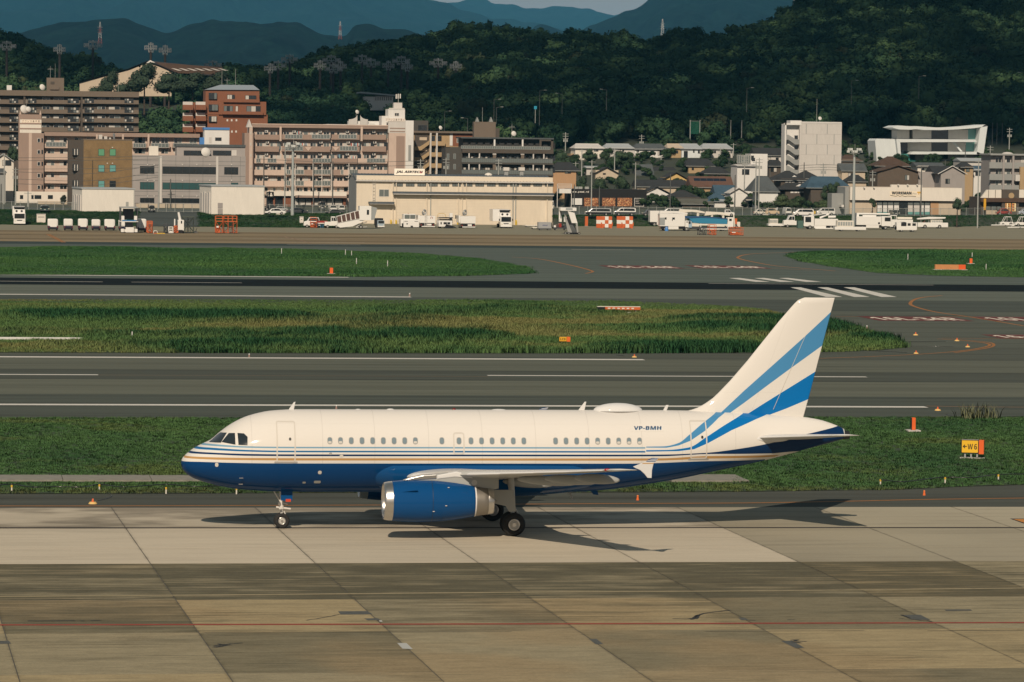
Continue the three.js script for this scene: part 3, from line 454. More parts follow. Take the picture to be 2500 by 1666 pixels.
{
const xs1=[1510,1612,1715,1818,1920,2022,2125,2227,2329].map((x)=>c1(x,538)),xs2=[701,865,980,1081,1182,1284,1385,1486,1790,1890,1992,2092,2193,2294].map((x)=>c2(x,538)),xs3=[205,290,377].map((x)=>c3(x,459));
const all=[...xs1,...xs2,...xs3],half=new Set([0,1,8,21,23,24,25]),wy=all.reduce((s,p)=>s + p[1],0)/ all.length;
all.forEach(([X],i)=>{for(const s of[1,-1]){
const w=part(jet,'window',patch(rrect(X - 0.125,X + 0.125,wy - 0.175,wy + 0.175,0.11),0.006,s),M.seal);
part(w,'pane',patch(rrect(X - 0.10,X + 0.10,wy - 0.15,wy + 0.15,0.09),0.011,s),M.pane);
if(half.has(i))part(w,'window_shade',patch(rrect(X - 0.085,X + 0.085,wy - 0.135,wy - 0.02,0.05),0.015,s),M.shade);
}});
// cockpit glazing
const ck=[[c1(358,548,0.5),c1(462,549,0.9),c1(520,461,0.8),c1(440,461,0.35)],[c1(478,548,1.25),c1(602,569,1.4),c1(600,466,1.25),c1(543,466,1.0)],[c1(635,572,1.5),c1(718,575,1.6),c1(720,500,1.5),c1(688,470,1.45),c1(630,467,1.4)]];
for(const q of ck)for(const s of[1,-1]){
const d=[];q.forEach((p,k)=>{const b=q[(k + 1)% q.length];for(let t=0;t<6;t++)d.push([lerp(p[0],b[0],t / 6),Math.min(lerp(p[1],b[1],t / 6),fTop(lerp(p[0],b[0],t / 6))- 0.015)]);});
const cx=d.reduce((a,p)=>a + p[0],0)/ d.length,cy=d.reduce((a,p)=>a + p[1],0)/ d.length;
const w=part(jet,'cockpit_window',patch(d.map((p)=>[cx +(p[0]- cx)*1.05,Math.min(cy +(p[1]- cy)*1.06,fTop(p[0])- 0.01)]),0.008,s),M.dark);part(w,'pane',patch(d,0.014,s),M.glass);
}
// doors: raised outline, porthole, sill plate
const door=(P0,P1,r,name,port)=>{const[xa,ya]=P0,[xb,yb]=P1,x0=Math.min(xa,xb),x1=Math.max(xa,xb),y0=Math.min(ya,yb),y1=Math.max(ya,yb);for(const s of[1,-1]){
const d=part(jet,name,frameRing(x0,x1,y0,y1,r,0.062,0.012,s),M.doorLine);
if(port){part(d,'porthole',patch(rrect(port[0]- 0.06,port[0]+ 0.06,port[1]- 0.075,port[1]+ 0.075,0.055),0.012,s),M.dark);part(d,'sill_plate',patch(rrect(x0 - 0.1,x1 + 0.1,y0 - 0.07,y0 + 0.015,0.03),0.008,s),M.seal);}
}};
door(c1(992,345,1.3),c1(1182,738,1.97),0.1,'passenger_door',c1(1130,521));door(c2(808,455,1.8),c2(918,668,1.97),0.14,'emergency_exit');door(c3(785,292,1.3),c3(940,612,1.9),0.09,'rear_door',c3(901,435));
// small fittings on the nose and belly
for(const[x,y,w,h,m]of[[431,771,0.08,0.1,M.shade],[1414,839,0.09,0.09,M.shade],[1396,936,0.17,0.07,M.jetGrey],[1270,942,0.08,0.05,M.jetGrey],[1513,657,0.075,0.06,M.seal],[1617,680,0.09,0.07,M.shade]]){const[X,Y]=c1(x,y,1.8);part(jet,'access_panel',patch(rrect(X - w,X + w,Y - h,Y + h,Math.min(w,h)*0.8),0.01,1),m);}
for(const[x,y]of[[668,893],[668,957]]){const[X,Y]=c1(x,y,1.5),z=surfZ(X,Y);part(jet,'pitot_probe',merge([barGeo([X,Y,z - 0.02],[X,Y,z + 0.1],0.02),barGeo([X + 0.06,Y,z + 0.1],[X - 0.14,Y,z + 0.1],0.018)]),M.metal);}
}
// registration lettering as its own decal on the skin
for(const s of[1,-1]){
const[xa,ya]=c3(312,386),[xb,yb]=c3(584,328),pos=[],uv=[],idx=[],nx=8,ny=4;for(let j=0;j<=ny;j++)for(let i=0;i<=nx;i++){const x=lerp(xa,xb,i / nx),y=lerp(ya,yb,j / ny);pos.push(x,y,s*(surfZ(x,y)+ 0.006));uv.push(s>0?i / nx:1 - i / nx,j / ny);if(i&&j){const q=j*(nx + 1)+ i,p=q - nx - 1;s>0?idx.push(p - 1,p,q,p - 1,q,q - 1):idx.push(p - 1,q,p,p - 1,q - 1,q);}}
const g=new THREE.BufferGeometry();g.setAttribute('position',new THREE.Float32BufferAttribute(pos,3));g.setAttribute('uv',new THREE.Float32BufferAttribute(uv,2));g.setIndex(idx);g.computeVertexNormals();
part(jet,'registration',g,paint({color:lin(0.80,0.80,0.81),map:canvasTex(768,160,(c,w,h)=>{c.fillStyle='#ece8e0';c.fillRect(0,0,w,h);c.font='bold 118px sans-serif';c.save();c.transform(1,0,-0.22,1,66,124);const tw=c.measureText('VP-BMH').width;c.scale(655 / tw,0.92);c.fillStyle='#9db6c8';c.fillText('VP-BMH',8,7);c.fillStyle='#1d4068';c.fillText('VP-BMH',0,0);c.restore();})}));
}
// antennas, domes, beacon on the crown
{
const blade=(pts,z,t,name,m)=>part(jet,name,extrudeXY(pts,z - t / 2,z + t / 2,Math.min(0.012,t / 3)),m);
blade([c1(1108,246,0),c1(1165,165,0),c1(1180,162,0),c1(1162,248,0)],0,0.06,'blade_antenna',M.jetWhite);
blade([c2(2005,245,0),c2(2068,162,0),c2(2083,162,0),c2(2065,248,0)],0,0.06,'blade_antenna',M.jetWhite);
blade([c3(568,210,0),c3(592,166,0),c3(614,166,0),c3(598,210,0)],0,0.05,'blade_antenna',M.jetWhite);
const dome=(xa,xb,h,wz,yb,name,m)=>{const g=new THREE.SphereGeometry(1,36,14,0,6.2832,0,Math.PI / 2);g.scale((xb - xa)/ 2,h,wz);g.translate((xa + xb)/ 2,yb,0);return part(jet,name,g,m);};
dome(c3(-2,0,0)[0],c3(402,0,0)[0],0.40,0.62,5.93,'satellite_dome',M.jetWhite);
dome(c2(172,0,0)[0],c2(247,0,0)[0],0.07,0.16,5.95,'antenna_blister',M.jetWhite);dome(c2(1175,0,0)[0],c2(1320,0,0)[0],0.06,0.2,5.95,'antenna_blister',M.jetWhite);dome(c1(1755,0,0)[0],c1(1808,0,0)[0],0.05,0.12,5.95,'antenna_blister',M.jetWhite);
dome(c2(800,0,0)[0],c2(838,0,0)[0],0.1,0.08,5.95,'beacon_light',std([0.16,0.01,0.01],{roughness:0.2}));
blade([c2(1905,1030,0),c2(1935,1030,0),c2(1962,1098,0),c2(1945,1098,0)],0,0.05,'belly_antenna',M.jetGrey);blade([c2(2120,1010,0),c2(2190,1015,0),c2(2200,1055,0),c2(2150,1050,0)],0,0.05,'belly_antenna',M.jetBlue);
}
// lofted wings: stations of [z, leading edge X, chord, Y, thickness ratio]
function loft(st,side,n=16){
const pos=[],idx=[],prof=[];for(let i=0;i<=n;i++){const t=i / n,x=0.5 - 0.5*Math.cos(Math.PI*t);prof.push([x,1.32*Math.sqrt(x)*(1 - x)*0.9 + 0.06*Math.sin(Math.PI*x)]);}const lo=[];for(let i=n - 1;i>0;i--){const x=prof[i][0];lo.push([x,-0.95*Math.sqrt(x)*(1 - x)*0.72 - 0.02*Math.sin(Math.PI*x)]);}
const all=[...prof,...lo],m=all.length;
st.forEach(([z,le,ch,y,th],s)=>{for(const[x,t]of all)pos.push(le + x*ch,y + t*th*ch,side*z);if(s)for(let k=0;k<m;k++){const a=(s - 1)*m + k,b=(s - 1)*m +(k + 1)% m,c=s*m + k,d=s*m +(k + 1)% m;side>0?idx.push(a,c,b,b,c,d):idx.push(a,b,c,b,d,c);}});
const e=(st.length - 1)*m;for(let k=1;k + 1<m;k++)side>0?idx.push(e,e + k + 1,e + k):idx.push(e,e + k,e + k + 1);
const g=new THREE.BufferGeometry();g.setAttribute('position',new THREE.Float32BufferAttribute(pos,3));g.setIndex(idx);g.computeVertexNormals();return g;
}
const WING=[[0.5,10.3,7.2,2.62,0.13],[1.9,11.1,6.3,2.74,0.13],[4.2,12.3,5.15,2.98,0.125],[6.4,13.45,4.05,3.24,0.115],[10,15.3,3.05,3.62,0.108],[13.5,17.1,2.2,3.98,0.105],[16.6,18.72,1.5,4.32,0.1],[16.85,18.9,1.36,4.35,0.08]];
const wingAt=(z,i)=>{let k=0;while(k<WING.length - 2&&z>WING[k + 1][0])k++;return lerp(WING[k][i],WING[k + 1][i],(z - WING[k][0])/(WING[k + 1][0]- WING[k][0]));};
M.wing=paint({color:lin(0.52,0.52,0.50),roughness:0.45,clearcoat:0.3});
for(const s of[1,-1]){
const w=part(jet,'wing',loft(WING,s,20),M.wing);
// bare leading-edge slats standing proud of the wing
for(const[za,zb]of[[2.3,4.9],[6.6,9.0],[9.05,11.5],[11.55,14.0],[14.05,16.3]]){const st=[za,zb].map((z)=>[z,wingAt(z,1)- 0.05,wingAt(z,2)*0.2,wingAt(z,3)- 0.01,wingAt(z,4)*2.6]);part(w,'slat',loft(st,s,8),M.jetWhite);}
for(const[z,l]of[[3.6,2.6],[7.9,3.1],[10.6,2.7],[13.2,2.2]]){const g=new THREE.SphereGeometry(1,14,12);g.scale(l / 2,0.24,0.17);const te=wingAt(z,1)+ wingAt(z,2);g.rotateZ(-0.06);g.translate(te - l*0.17,wingAt(z,3)- 0.33,s*z);part(w,'flap_fairing',g,M.jetGrey);}
// tip fence
const tz=16.9,P0=(x,y)=>c3(x,y,tz),sh=[P0(322,672),P0(400,640),P0(485,602),P0(531,598),P0(522,612),P0(490,642),P0(476,700),P0(473,765),P0(440,764),P0(415,732),P0(380,700),P0(340,684)];
const fence=part(jet,'wingtip_fence',extrudeXY(sh,s*tz - 0.05,s*tz + 0.05,0.015),M.jetWhite);for(const[x0,x1,y0,y1,m]of[[462,528,601,606,M.jetBlue],[440,520,612,618,M.jetBlue],[424,510,624,630,M.jetBlue],[392,492,640,648,M.tan]])part(fence,'stripe',extrudeXY([P0(x0,y1),P0(x1 - 6,y1),P0(x1,y0),P0(x0 + 12,y0)],s*tz - 0.056,s*tz + 0.056),m);
part(w,'navigation_light',(()=>{const g=new THREE.SphereGeometry(1,12,8);g.scale(0.16,0.07,0.08);g.translate(wingAt(16.5,1)+ 0.1,wingAt(16.5,3)+ 0.02,s*16.5);return g;})(),std(s>0?[0.35,0.02,0.02]:[0.02,0.3,0.08],{roughness:0.15}));
// engine
const ex=c2(150,0,5.75)[0],ey=c2(0,1112,5.75)[1],ez=s*5.75;
const lathe=(pts)=>{const g=new THREE.LatheGeometry(pts.map(([x,r])=>new THREE.Vector2(r,x)),48);g.rotateZ(-Math.PI / 2);g.translate(ex,ey,ez);return g;};
const nac=part(jet,'engine_cowl',lathe([[0.42,0.972],[0.7,1.0],[1.1,1.03],[1.6,1.045],[2.2,1.038],[2.8,1.005],[3.4,0.94],[3.9,0.868],[4.3,0.797],[4.46,0.768],[4.46,0.70]]),M.jetBlue);
part(nac,'inlet_lip',lathe([[0.95,0.82],[0.5,0.79],[0.2,0.785],[0.06,0.81],[0.0,0.855],[0.02,0.895],[0.1,0.925],[0.25,0.95],[0.415,0.97]]),M.metal);
part(nac,'cowl_seam',lathe([[2.33,1.0365],[2.335,1.0375],[2.35,1.0365]]),M.dark);part(nac,'cowl_ring',lathe([[4.465,0.72],[4.465,0.772],[4.53,0.762],[4.53,0.72]]),M.jetWhite);
part(nac,'exhaust_duct',lathe([[4.535,0.74],[4.54,0.752],[4.9,0.70],[5.12,0.672],[5.12,0.6]]),M.dullMetal);
part(nac,'exhaust_nozzle',lathe([[5.125,0.63],[5.13,0.675],[5.4,0.63],[5.4,0.60],[5.0,0.55]]),M.metal);
part(nac,'exhaust_plug',lathe([[4.6,0.55],[5.0,0.36],[5.6,0.03]]),M.dullMetal);
part(nac,'fan',lathe([[0.97,0.82],[0.96,0.2],[0.96,0.0]]),M.dark);part(nac,'spinner',lathe([[0.5,0.01],[0.62,0.11],[0.95,0.27]]),M.jetGrey);
{const bl=[];for(let k=0;k<22;k++){const g=new THREE.BoxGeometry(0.03,0.56,0.14);g.rotateY(0.7);g.translate(0,0.54,0);g.rotateX(k / 22*6.2832);g.translate(ex + 0.9,ey,ez);bl.push(g);}part(nac,'fan_blades',merge(bl),M.dullMetal).userData.kind='stuff';}
part(nac,'strake',(()=>{const y=c2(0,1022,6.6)[1],x0=c2(320,0,6.6)[0],x1=c2(476,0,6.6)[0],g=extrudeXY([[x0,0],[x1,0],[x1 + 0.02,0.2],[x1 - 0.2,0.19]],-0.02,0.02),an=Math.asin(clamp((y - ey)/ 1.04,-1,1));g.rotateX(s*(Math.PI / 2 - an));g.translate(0,ey + 1.0*Math.sin(an),ez + s*1.0*Math.cos(an));return g;})(),M.jetBlue);
for(const[x,y]of[[740,1157],[622,1213],[770,987]]){const[X,Y]=c2(x,y,6.7),a=(Y - ey);part(nac,'latch',boxGeo(X - 0.045,X + 0.045,Y - 0.016,Y + 0.016,ez + s*Math.sqrt(Math.max(0.01,1.03*1.03 - a*a)),ez + s*(Math.sqrt(Math.max(0.01,1.03*1.03 - a*a))+ 0.02)),M.shade);}
const pyl=(pts,t,m,name)=>part(jet,name,extrudeXY(pts.map(([x,y])=>c2(x,y,5.75)),ez - t / 2,ez + t / 2,0.05),m);
pyl([[330,912],[400,885],[500,862],[650,850],[820,836],[1000,850],[1240,870],[1240,990],[1180,1005],[1020,985],[830,945],[620,918],[440,920]],0.42,M.jetGrey,'pylon');
pyl([[648,862],[840,826],[930,850],[1000,892],[820,880],[652,900]],0.5,M.jetWhite,'pylon_fairing');
pyl([[340,908],[420,880],[520,860],[644,853],[646,900],[440,914]],0.46,M.metal,'pylon_nose');
part(jet,'pylon_disc',(()=>{const[X,Y]=c2(1012,937,6.0),g=new THREE.CylinderGeometry(0.14,0.14,0.02,20);g.rotateX(Math.PI / 2);g.translate(X,Y,ez + s*0.22);return g;})(),M.shade);
}
// belly fairing
{
const b=table([[9.3,0],[10.2,0.5],[11.6,0.85],[13,1],[17,1],[19,0.7],[20.6,0.25],[21.4,0]]),pos=[],idx=[],n=40,st=50;
for(let i=0;i<=st;i++){const X=9.3 + 12.1*i / st,t=b(X);for(let k=0;k<=n;k++){const a=-0.15 +(Math.PI + 0.30)*k / n,c=3.1,y=c - Math.sin(a)*lerp(1.02,1.50,t),z=Math.cos(a)*lerp(1.66,2.10,t);pos.push(X,y,z);if(i&&k){const q=i*(n + 1)+ k,p=q - n - 1;idx.push(p - 1,p,q - 1,p,q,q - 1);}}}
const g=new THREE.BufferGeometry();g.setAttribute('position',new THREE.Float32BufferAttribute(pos,3));g.setIndex(idx);g.computeVertexNormals();
part(jet,'belly_fairing',g,new THREE.MeshPhysicalMaterial({...{color:lin(0.002,0.062,0.20),roughness:0.7,specularIntensity:0.12,clearcoat:0.5,clearcoatRoughness:0.06},side:THREE.DoubleSide}));
}
// fin with its dorsal fillet: stations by height
{
const le=table([[5.5,24.6],[5.83,25.2],[6.06,26.06],[6.35,26.6],[6.67,27.03],[11.4,31.08],[11.6,31.28],[11.74,31.62]]),te=polyline([[5.3,31.60],[11.74,33.2]]);
const pos=[],uv=[],idx=[],n=18,ys=[5.3,5.6,5.75,5.9,6.0,6.1,6.25,6.4,6.6,6.9,7.5,8.5,9.5,10.5,11.2,11.45,11.6,11.68,11.74];const m=2*n;
ys.forEach((y,s)=>{for(let k=0;k<m;k++){const u=k<n?k / n:(m - k)/ n,sd=k<n?1:-1,x=0.5 - 0.5*Math.cos(Math.PI*u),a=le(y),c=te(y)- a,th=lerp(0.44,0.2,(y - 5.3)/ 6.4)*(y>11.6?0.6:1),z=sd*th*2.6*0.5*Math.sqrt(x)*(1 - x)*1.3;const X=a + x*c;pos.push(X,y,z);uv.push((X - 25)/ 8.6,(y - 5.4)/ 6.5);if(s){const p=(s - 1)*m,q=s*m,e=(k + 1)% m;idx.push(p + k,p + e,q + k,q + k,p + e,q + e);}}});
const e=(ys.length - 1)*m;for(let k=1;k + 1<m;k++)idx.push(e,e + k,e + k + 1);
const g=new THREE.BufferGeometry();g.setAttribute('position',new THREE.Float32BufferAttribute(pos,3));g.setAttribute('uv',new THREE.Float32BufferAttribute(uv,2));g.setIndex(idx);g.computeVertexNormals();
const fin=part(jet,'tail_fin',g,finMat);
for(const s of[1,-1]){const a=c4(1440,550,0.2),b=c4(1130,1255,0.2);part(fin,'rudder_hinge',barGeo([a[0],a[1],s*0.13],[b[0],b[1],s*0.205],0.012),M.doorLine);}
}
for(const s of[1,-1]){
const hs=part(jet,'tailplane',loft([[0.35,28.6,4.0,4.58,0.1],[0.9,29.0,3.55,4.64,0.1],[6.1,31.75,1.45,5.16,0.09],[6.22,31.95,1.2,5.18,0.06]],s,12),M.jetWhite);
part(hs,'fairing',(()=>{const g=new THREE.SphereGeometry(1,18,12);g.scale(1.25,0.19,0.2);g.translate(29.5,4.6,s*1.0);return g;})(),M.jetWhite);
}
part(jet,'tail_exhaust',(()=>{const g=new THREE.CylinderGeometry(0.2,0.23,0.34,20);g.rotateZ(-Math.PI / 2);g.translate(33.9,4.72,0);return g;})(),M.dark);
// landing gear
function wheel(parent,x,y,z,r,w,s){
const t=new THREE.TorusGeometry(r - w*0.42,w*0.42,14,36);t.scale(1,1,1.15);t.translate(x,y,z);part(parent,'tyre',t,M.rubber);
const g=new THREE.CylinderGeometry(r*0.62,r*0.62,w*0.7,28);g.rotateX(Math.PI / 2);g.translate(x,y,z);part(parent,'rim',g,M.dark);
for(const q of[s,-s]){const rim=new THREE.TorusGeometry(r*0.44,r*0.07,8,28);rim.translate(x,y,z + q*w*0.36);part(parent,'rim_ring',rim,M.metal);const h=new THREE.CylinderGeometry(r*0.38,r*0.42,0.03,24);h.rotateX(Math.PI / 2);h.translate(x,y,z + q*w*0.355);part(parent,'hub_plate',h,std([0.42,0.41,0.38],{roughness:0.5}));const cap=new THREE.CylinderGeometry(r*0.16,r*0.2,0.07,16);cap.rotateX(Math.PI / 2*q);cap.translate(x,y,z + q*w*0.4);part(parent,'hub_cap',cap,M.metal);}
}
{
const nx=c1(1063,0,0.25)[0],ng=part(jet,'nose_gear',merge([barGeo([nx - 0.03,2.0,0],[nx,0.95,0],0.11,12),barGeo([nx,0.95,0],[nx,0.38,0],0.07,12),barGeo([nx,0.38,-0.32],[nx,0.38,0.32],0.06,10),barGeo([nx - 0.42,1.9,0.12],[nx - 0.04,1.28,0.05],0.035),barGeo([nx - 0.42,1.9,-0.12],[nx - 0.04,1.28,-0.05],0.035),barGeo([nx - 0.28,1.05,0],[nx + 0.45,0.96,0],0.06),barGeo([nx - 0.1,1.02,-0.3],[nx - 0.1,1.02,0.3],0.06),barGeo([nx + 0.12,0.85,0],[nx + 0.22,0.6,0],0.035),barGeo([nx + 0.22,0.6,0],[nx + 0.03,0.45,0],0.035),barGeo([nx + 0.05,1.3,0.05],[nx + 0.3,1.22,0.05],0.05)]),std([0.62,0.60,0.56],{roughness:0.4}));
for(const z of[0.24,-0.24])wheel(ng,nx,0.385,z,0.385,0.24,1);
for(const s of[1,-1])part(jet,'nose_gear_door',boxGeo(nx - 0.08,nx + 0.5,1.42,1.98,s*0.42 - 0.02,s*0.42 + 0.02),M.jetBlue);
for(const z of[0.12,-0.12]){const g=new THREE.CylinderGeometry(0.09,0.07,0.1,14);g.rotateZ(Math.PI / 2);g.translate(nx - 0.12,1.24,z);part(ng,'landing_light',g,M.metal);}
part(jet,'gear_tag',boxGeo(nx + 0.16,nx + 0.42,1.36,1.5,0.45,0.47),std([0.5,0.05,0.02]));
const mx=c2(1407,0,4.3)[0];
for(const s of[1,-1]){
const z0=s*3.8,mg=part(jet,'main_gear',merge([barGeo([mx - 0.1,2.9,z0],[mx,1.25,z0],0.15,12),barGeo([mx,1.25,z0],[mx,0.585,z0],0.1,12),barGeo([mx,0.585,z0 - 0.5],[mx,0.585,z0 + 0.5],0.09,10),barGeo([mx + 0.15,1.3,z0],[mx + 0.32,0.95,z0],0.05),barGeo([mx + 0.32,0.95,z0],[mx + 0.05,0.62,z0],0.05),barGeo([mx,1.5,z0],[mx,2.6,z0 - s*1.7],0.07)]),std([0.5,0.5,0.48],{roughness:0.45}));
for(const q of[0.46,-0.46])wheel(mg,mx,0.585,z0 + q,0.585,0.42,1);
part(jet,'main_gear_door',extrudeXY([[1197,1006],[1388,1006],[1410,1212],[1345,1216],[1310,1160],[1197,1136]].map(([x,y])=>c2(x,y,4.5)),s*4.5 - 0.025,s*4.5 + 0.025),M.jetGrey);
}
}
// ---------- the town behind the airfield ----------
const OX=[0,600,1200,1850],CS=0.27625;
const nat=(k,x,y)=>[OX[k]+ x*CS,170 + y*CS];
const rect=(k,x0,y0,x1,y1,z)=>{const ym=(y0 + y1)/ 2,xm=(x0 + x1)/ 2;return[onPlane(...nat(k,x0,ym),z).x,onPlane(...nat(k,x1,ym),z).x,onPlane(...nat(k,xm,y1),z).y,onPlane(...nat(k,xm,y0),z).y];};
const at=(k,x,y,z)=>{const v=onPlane(...nat(k,x,y),z);return[v.x,v.y];};
const wall=(c,amp=M.grain)=>std(c,{map:withRepeat(amp,1 / 7,1 / 7),roughness:0.9});
M.facadeStain=mottle(0.16,[[50,0.3],[9,0.5],[26,0.4]],1.6,0.35);
const fwall=(c)=>std(c,{map:withRepeat(M.facadeStain,1 / 9,1 / 9),roughness:0.92});
const W={
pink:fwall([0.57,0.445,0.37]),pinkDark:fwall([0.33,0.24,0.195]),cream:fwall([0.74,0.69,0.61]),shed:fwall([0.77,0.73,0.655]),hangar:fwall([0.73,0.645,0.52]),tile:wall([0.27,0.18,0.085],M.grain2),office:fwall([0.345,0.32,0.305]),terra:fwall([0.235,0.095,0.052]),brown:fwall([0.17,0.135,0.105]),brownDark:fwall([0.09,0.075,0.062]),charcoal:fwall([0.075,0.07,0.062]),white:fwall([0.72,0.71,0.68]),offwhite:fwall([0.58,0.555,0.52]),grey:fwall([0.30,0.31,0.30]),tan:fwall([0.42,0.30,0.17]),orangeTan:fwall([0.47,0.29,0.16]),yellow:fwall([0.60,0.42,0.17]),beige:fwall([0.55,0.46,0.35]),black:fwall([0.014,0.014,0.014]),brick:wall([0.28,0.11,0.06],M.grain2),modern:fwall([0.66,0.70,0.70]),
roofDark:wall([0.035,0.038,0.04],M.grain2),roofGrey:wall([0.10,0.115,0.12],M.grain2),roofBlue:wall([0.055,0.11,0.16],M.grain2),roofPale:wall([0.42,0.45,0.46]),roofBrown:wall([0.10,0.06,0.04],M.grain2),roofRed:wall([0.15,0.08,0.055],M.grain2),slate:wall([0.11,0.13,0.15],M.grain2),metalRoof:std([0.40,0.45,0.48],{metalness:0.4,roughness:0.45}),
};
M.winDark=new THREE.MeshPhysicalMaterial({color:lin(0.018,0.023,0.026),roughness:0.1,clearcoat:1});M.winMid=new THREE.MeshPhysicalMaterial({color:lin(0.14,0.16,0.155),roughness:0.15,clearcoat:1});M.winTeal=new THREE.MeshPhysicalMaterial({color:lin(0.13,0.33,0.31),roughness:0.2,clearcoat:0.6});M.winTealB=new THREE.MeshPhysicalMaterial({color:lin(0.11,0.30,0.17),roughness:0.2,clearcoat:0.6});M.winTealDark=new THREE.MeshPhysicalMaterial({color:lin(0.035,0.09,0.09),roughness:0.12,clearcoat:1});M.curtain=std([0.48,0.46,0.42]);M.frameW=std([0.60,0.58,0.54]);M.frameD=std([0.03,0.03,0.03]);M.pole=std([0.33,0.34,0.32],{roughness:0.6});M.poleDark=std([0.09,0.095,0.09]);M.darkSteel=std([0.045,0.04,0.038]);
const winMats=[M.winDark,M.winMid,M.curtain,M.winDark];
function bld(name,label,cat,k,x0,y0,x1,y1,z,depth,mat,o={}){
const r=rect(k,x0,y0,x1,y1,z),base=o.base !==undefined?o.base:terrainAt((r[0]+ r[1])/ 2,z)- 0.3,T=thing(name,label,cat,[(r[0]+ r[1])/ 2,base,z],o.group);
T.userData.z=undefined;T.z=z;if(!o.noWall)wbox(T,'wall',mat,r[0],r[1],base,r[3],z - depth,z);T.r=r;return T;
}
const f=(T,name,mat,k,x0,y0,x1,y1,out=0.06,back=0.1,P0=T)=>{const r=rect(k,x0,y0,x1,y1,T.z);return wbox(P0,name,mat,r[0],r[1],r[2],r[3],T.z - back,T.z + out);};
function win(T,k,x0,y0,x1,y1,n=2,mat,frame=M.frameW,out=0.05){
const r=rect(k,x0,y0,x1,y1,T.z),w=wbox(T,'window',frame,r[0],r[1],r[2],r[3],T.z - 0.05,T.z + out),b=Math.min(0.09,(r[1]- r[0])*0.1),pw=(r[1]- r[0]- b)/ n;
for(let i=0;i<n;i++)wbox(w,'pane',mat||winMats[Math.floor(rnd()*4)],r[0]+ b + i*pw,r[0]+(i + 1)*pw,r[2]+ b,r[3]- b,T.z + out - 0.02,T.z + out + 0.015);
return w;
}
// a row of dwellings behind a projecting balcony: slab, parapet or glass railing, windows set back
function storey(T,k,xa,xb,yTop,yPar,yBot,parMat,wins,o={}){
const d=o.d||1.25,r=rect(k,xa,yPar,xb,yBot,T.z + d),b=wbox(T,'balcony',parMat,r[0],r[1],r[2],r[3],T.z + d - 0.14,T.z + d);
wbox(b,'balcony_floor',o.slab||parMat,r[0],r[1],r[2]- 0.12,r[2]- 0.005,T.z,T.z + d + 0.03);
for(const[x0,x1,n,m]of wins)win(T,k,x0,yTop,x1,lerp(yPar,yBot,0.85),n||2,m);
return b;
}
function rail(T,k,x0,y0,x1,y1,out,n,mat=M.frameW){// railing of posts and two bars with glass behind
const r=rect(k,x0,y0,x1,y1,T.z + out),g=[],o=wpos(T),bx=(a,b,c,d)=>g.push(boxGeo(a - o.x,b - o.x,c - o.y,d - o.y,T.z + out - o.z,T.z + out + 0.07 - o.z));
bx(r[0],r[1],r[3]- 0.08,r[3]);bx(r[0],r[1],r[2],r[2]+ 0.08);for(let i=0;i<=n;i++){const x=lerp(r[0],r[1]- 0.06,i / n);bx(x,x + 0.06,r[2],r[3]);}
const q=part(T,'railing',merge(g),mat);wbox(q,'glass_panel',M.winMid,r[0]+ 0.05,r[1]- 0.05,r[2]+ 0.06,r[3]- 0.06,T.z + out + 0.01,T.z + out + 0.03);return q;
}
function dish(x,y,z,r,name='satellite_dish',label,facing=0.5){const T=thing(name,label,'satellite dish',[x,y,z],'rooftop dishes');const g=new THREE.SphereGeometry(r*1.3,18,8,0,6.2832,0,0.85);g.rotateX(1.25);g.rotateY(facing);g.translate(0,1.1,-r*0.6);part(T,'reflector',g,new THREE.MeshStandardMaterial({color:lin(0.62,0.60,0.56),side:THREE.DoubleSide}));part(T,'mast',barGeo([0,-0.2,-0.4],[0,1.1,-0.3],0.05),M.pole);return T;}
function antenna(x,y,z,h,label,arms=0){const T=thing('rooftop_antenna',label,'antenna',[x,y,z]);part(T,'mast',barGeo([0,-0.3,0],[0,h,0],0.06,6,0.035),M.pole);for(let i=0;i<arms;i++)part(T,'arm',barGeo([-0.9 + i*0.15,h*(0.7 + i*0.1),0],[0.9 - i*0.15,h*(0.7 + i*0.1),0],0.035),M.pole);return T;}
const acUnit=(T,k,x,y)=>{const c=at(k,x,y,T.z),u=wbox(T,'air_conditioner',M.frameW,c[0]- 0.4,c[0]+ 0.4,c[1]- 0.3,c[1]+ 0.3,T.z + 0.3,T.z + 0.65);const g=new THREE.CylinderGeometry(0.22,0.22,0.03,12),o=wpos(u);g.rotateX(Math.PI / 2);g.translate(c[0]- 0.08 - o.x,c[1]- o.y,T.z + 0.66 - o.z);part(u,'fan_grille',g,M.frameD);};
// signs with lettering
function signTex(w,h,bg,draw){return std([1,1,1],{map:canvasTex(w,h,(c)=>{c.fillStyle=bg;c.fillRect(0,0,w,h);draw(c,w,h);}),roughness:0.7});}
function panel(T,name,mat,k,x0,y0,x1,y1,out){const r=rect(k,x0,y0,x1,y1,T.z),o=wpos(T),g=new THREE.PlaneGeometry(r[1]- r[0],r[3]- r[2]);g.translate((r[0]+ r[1])/ 2 - o.x,(r[2]+ r[3])/ 2 - o.y,T.z + out - o.z);return part(T,name,g,mat);}
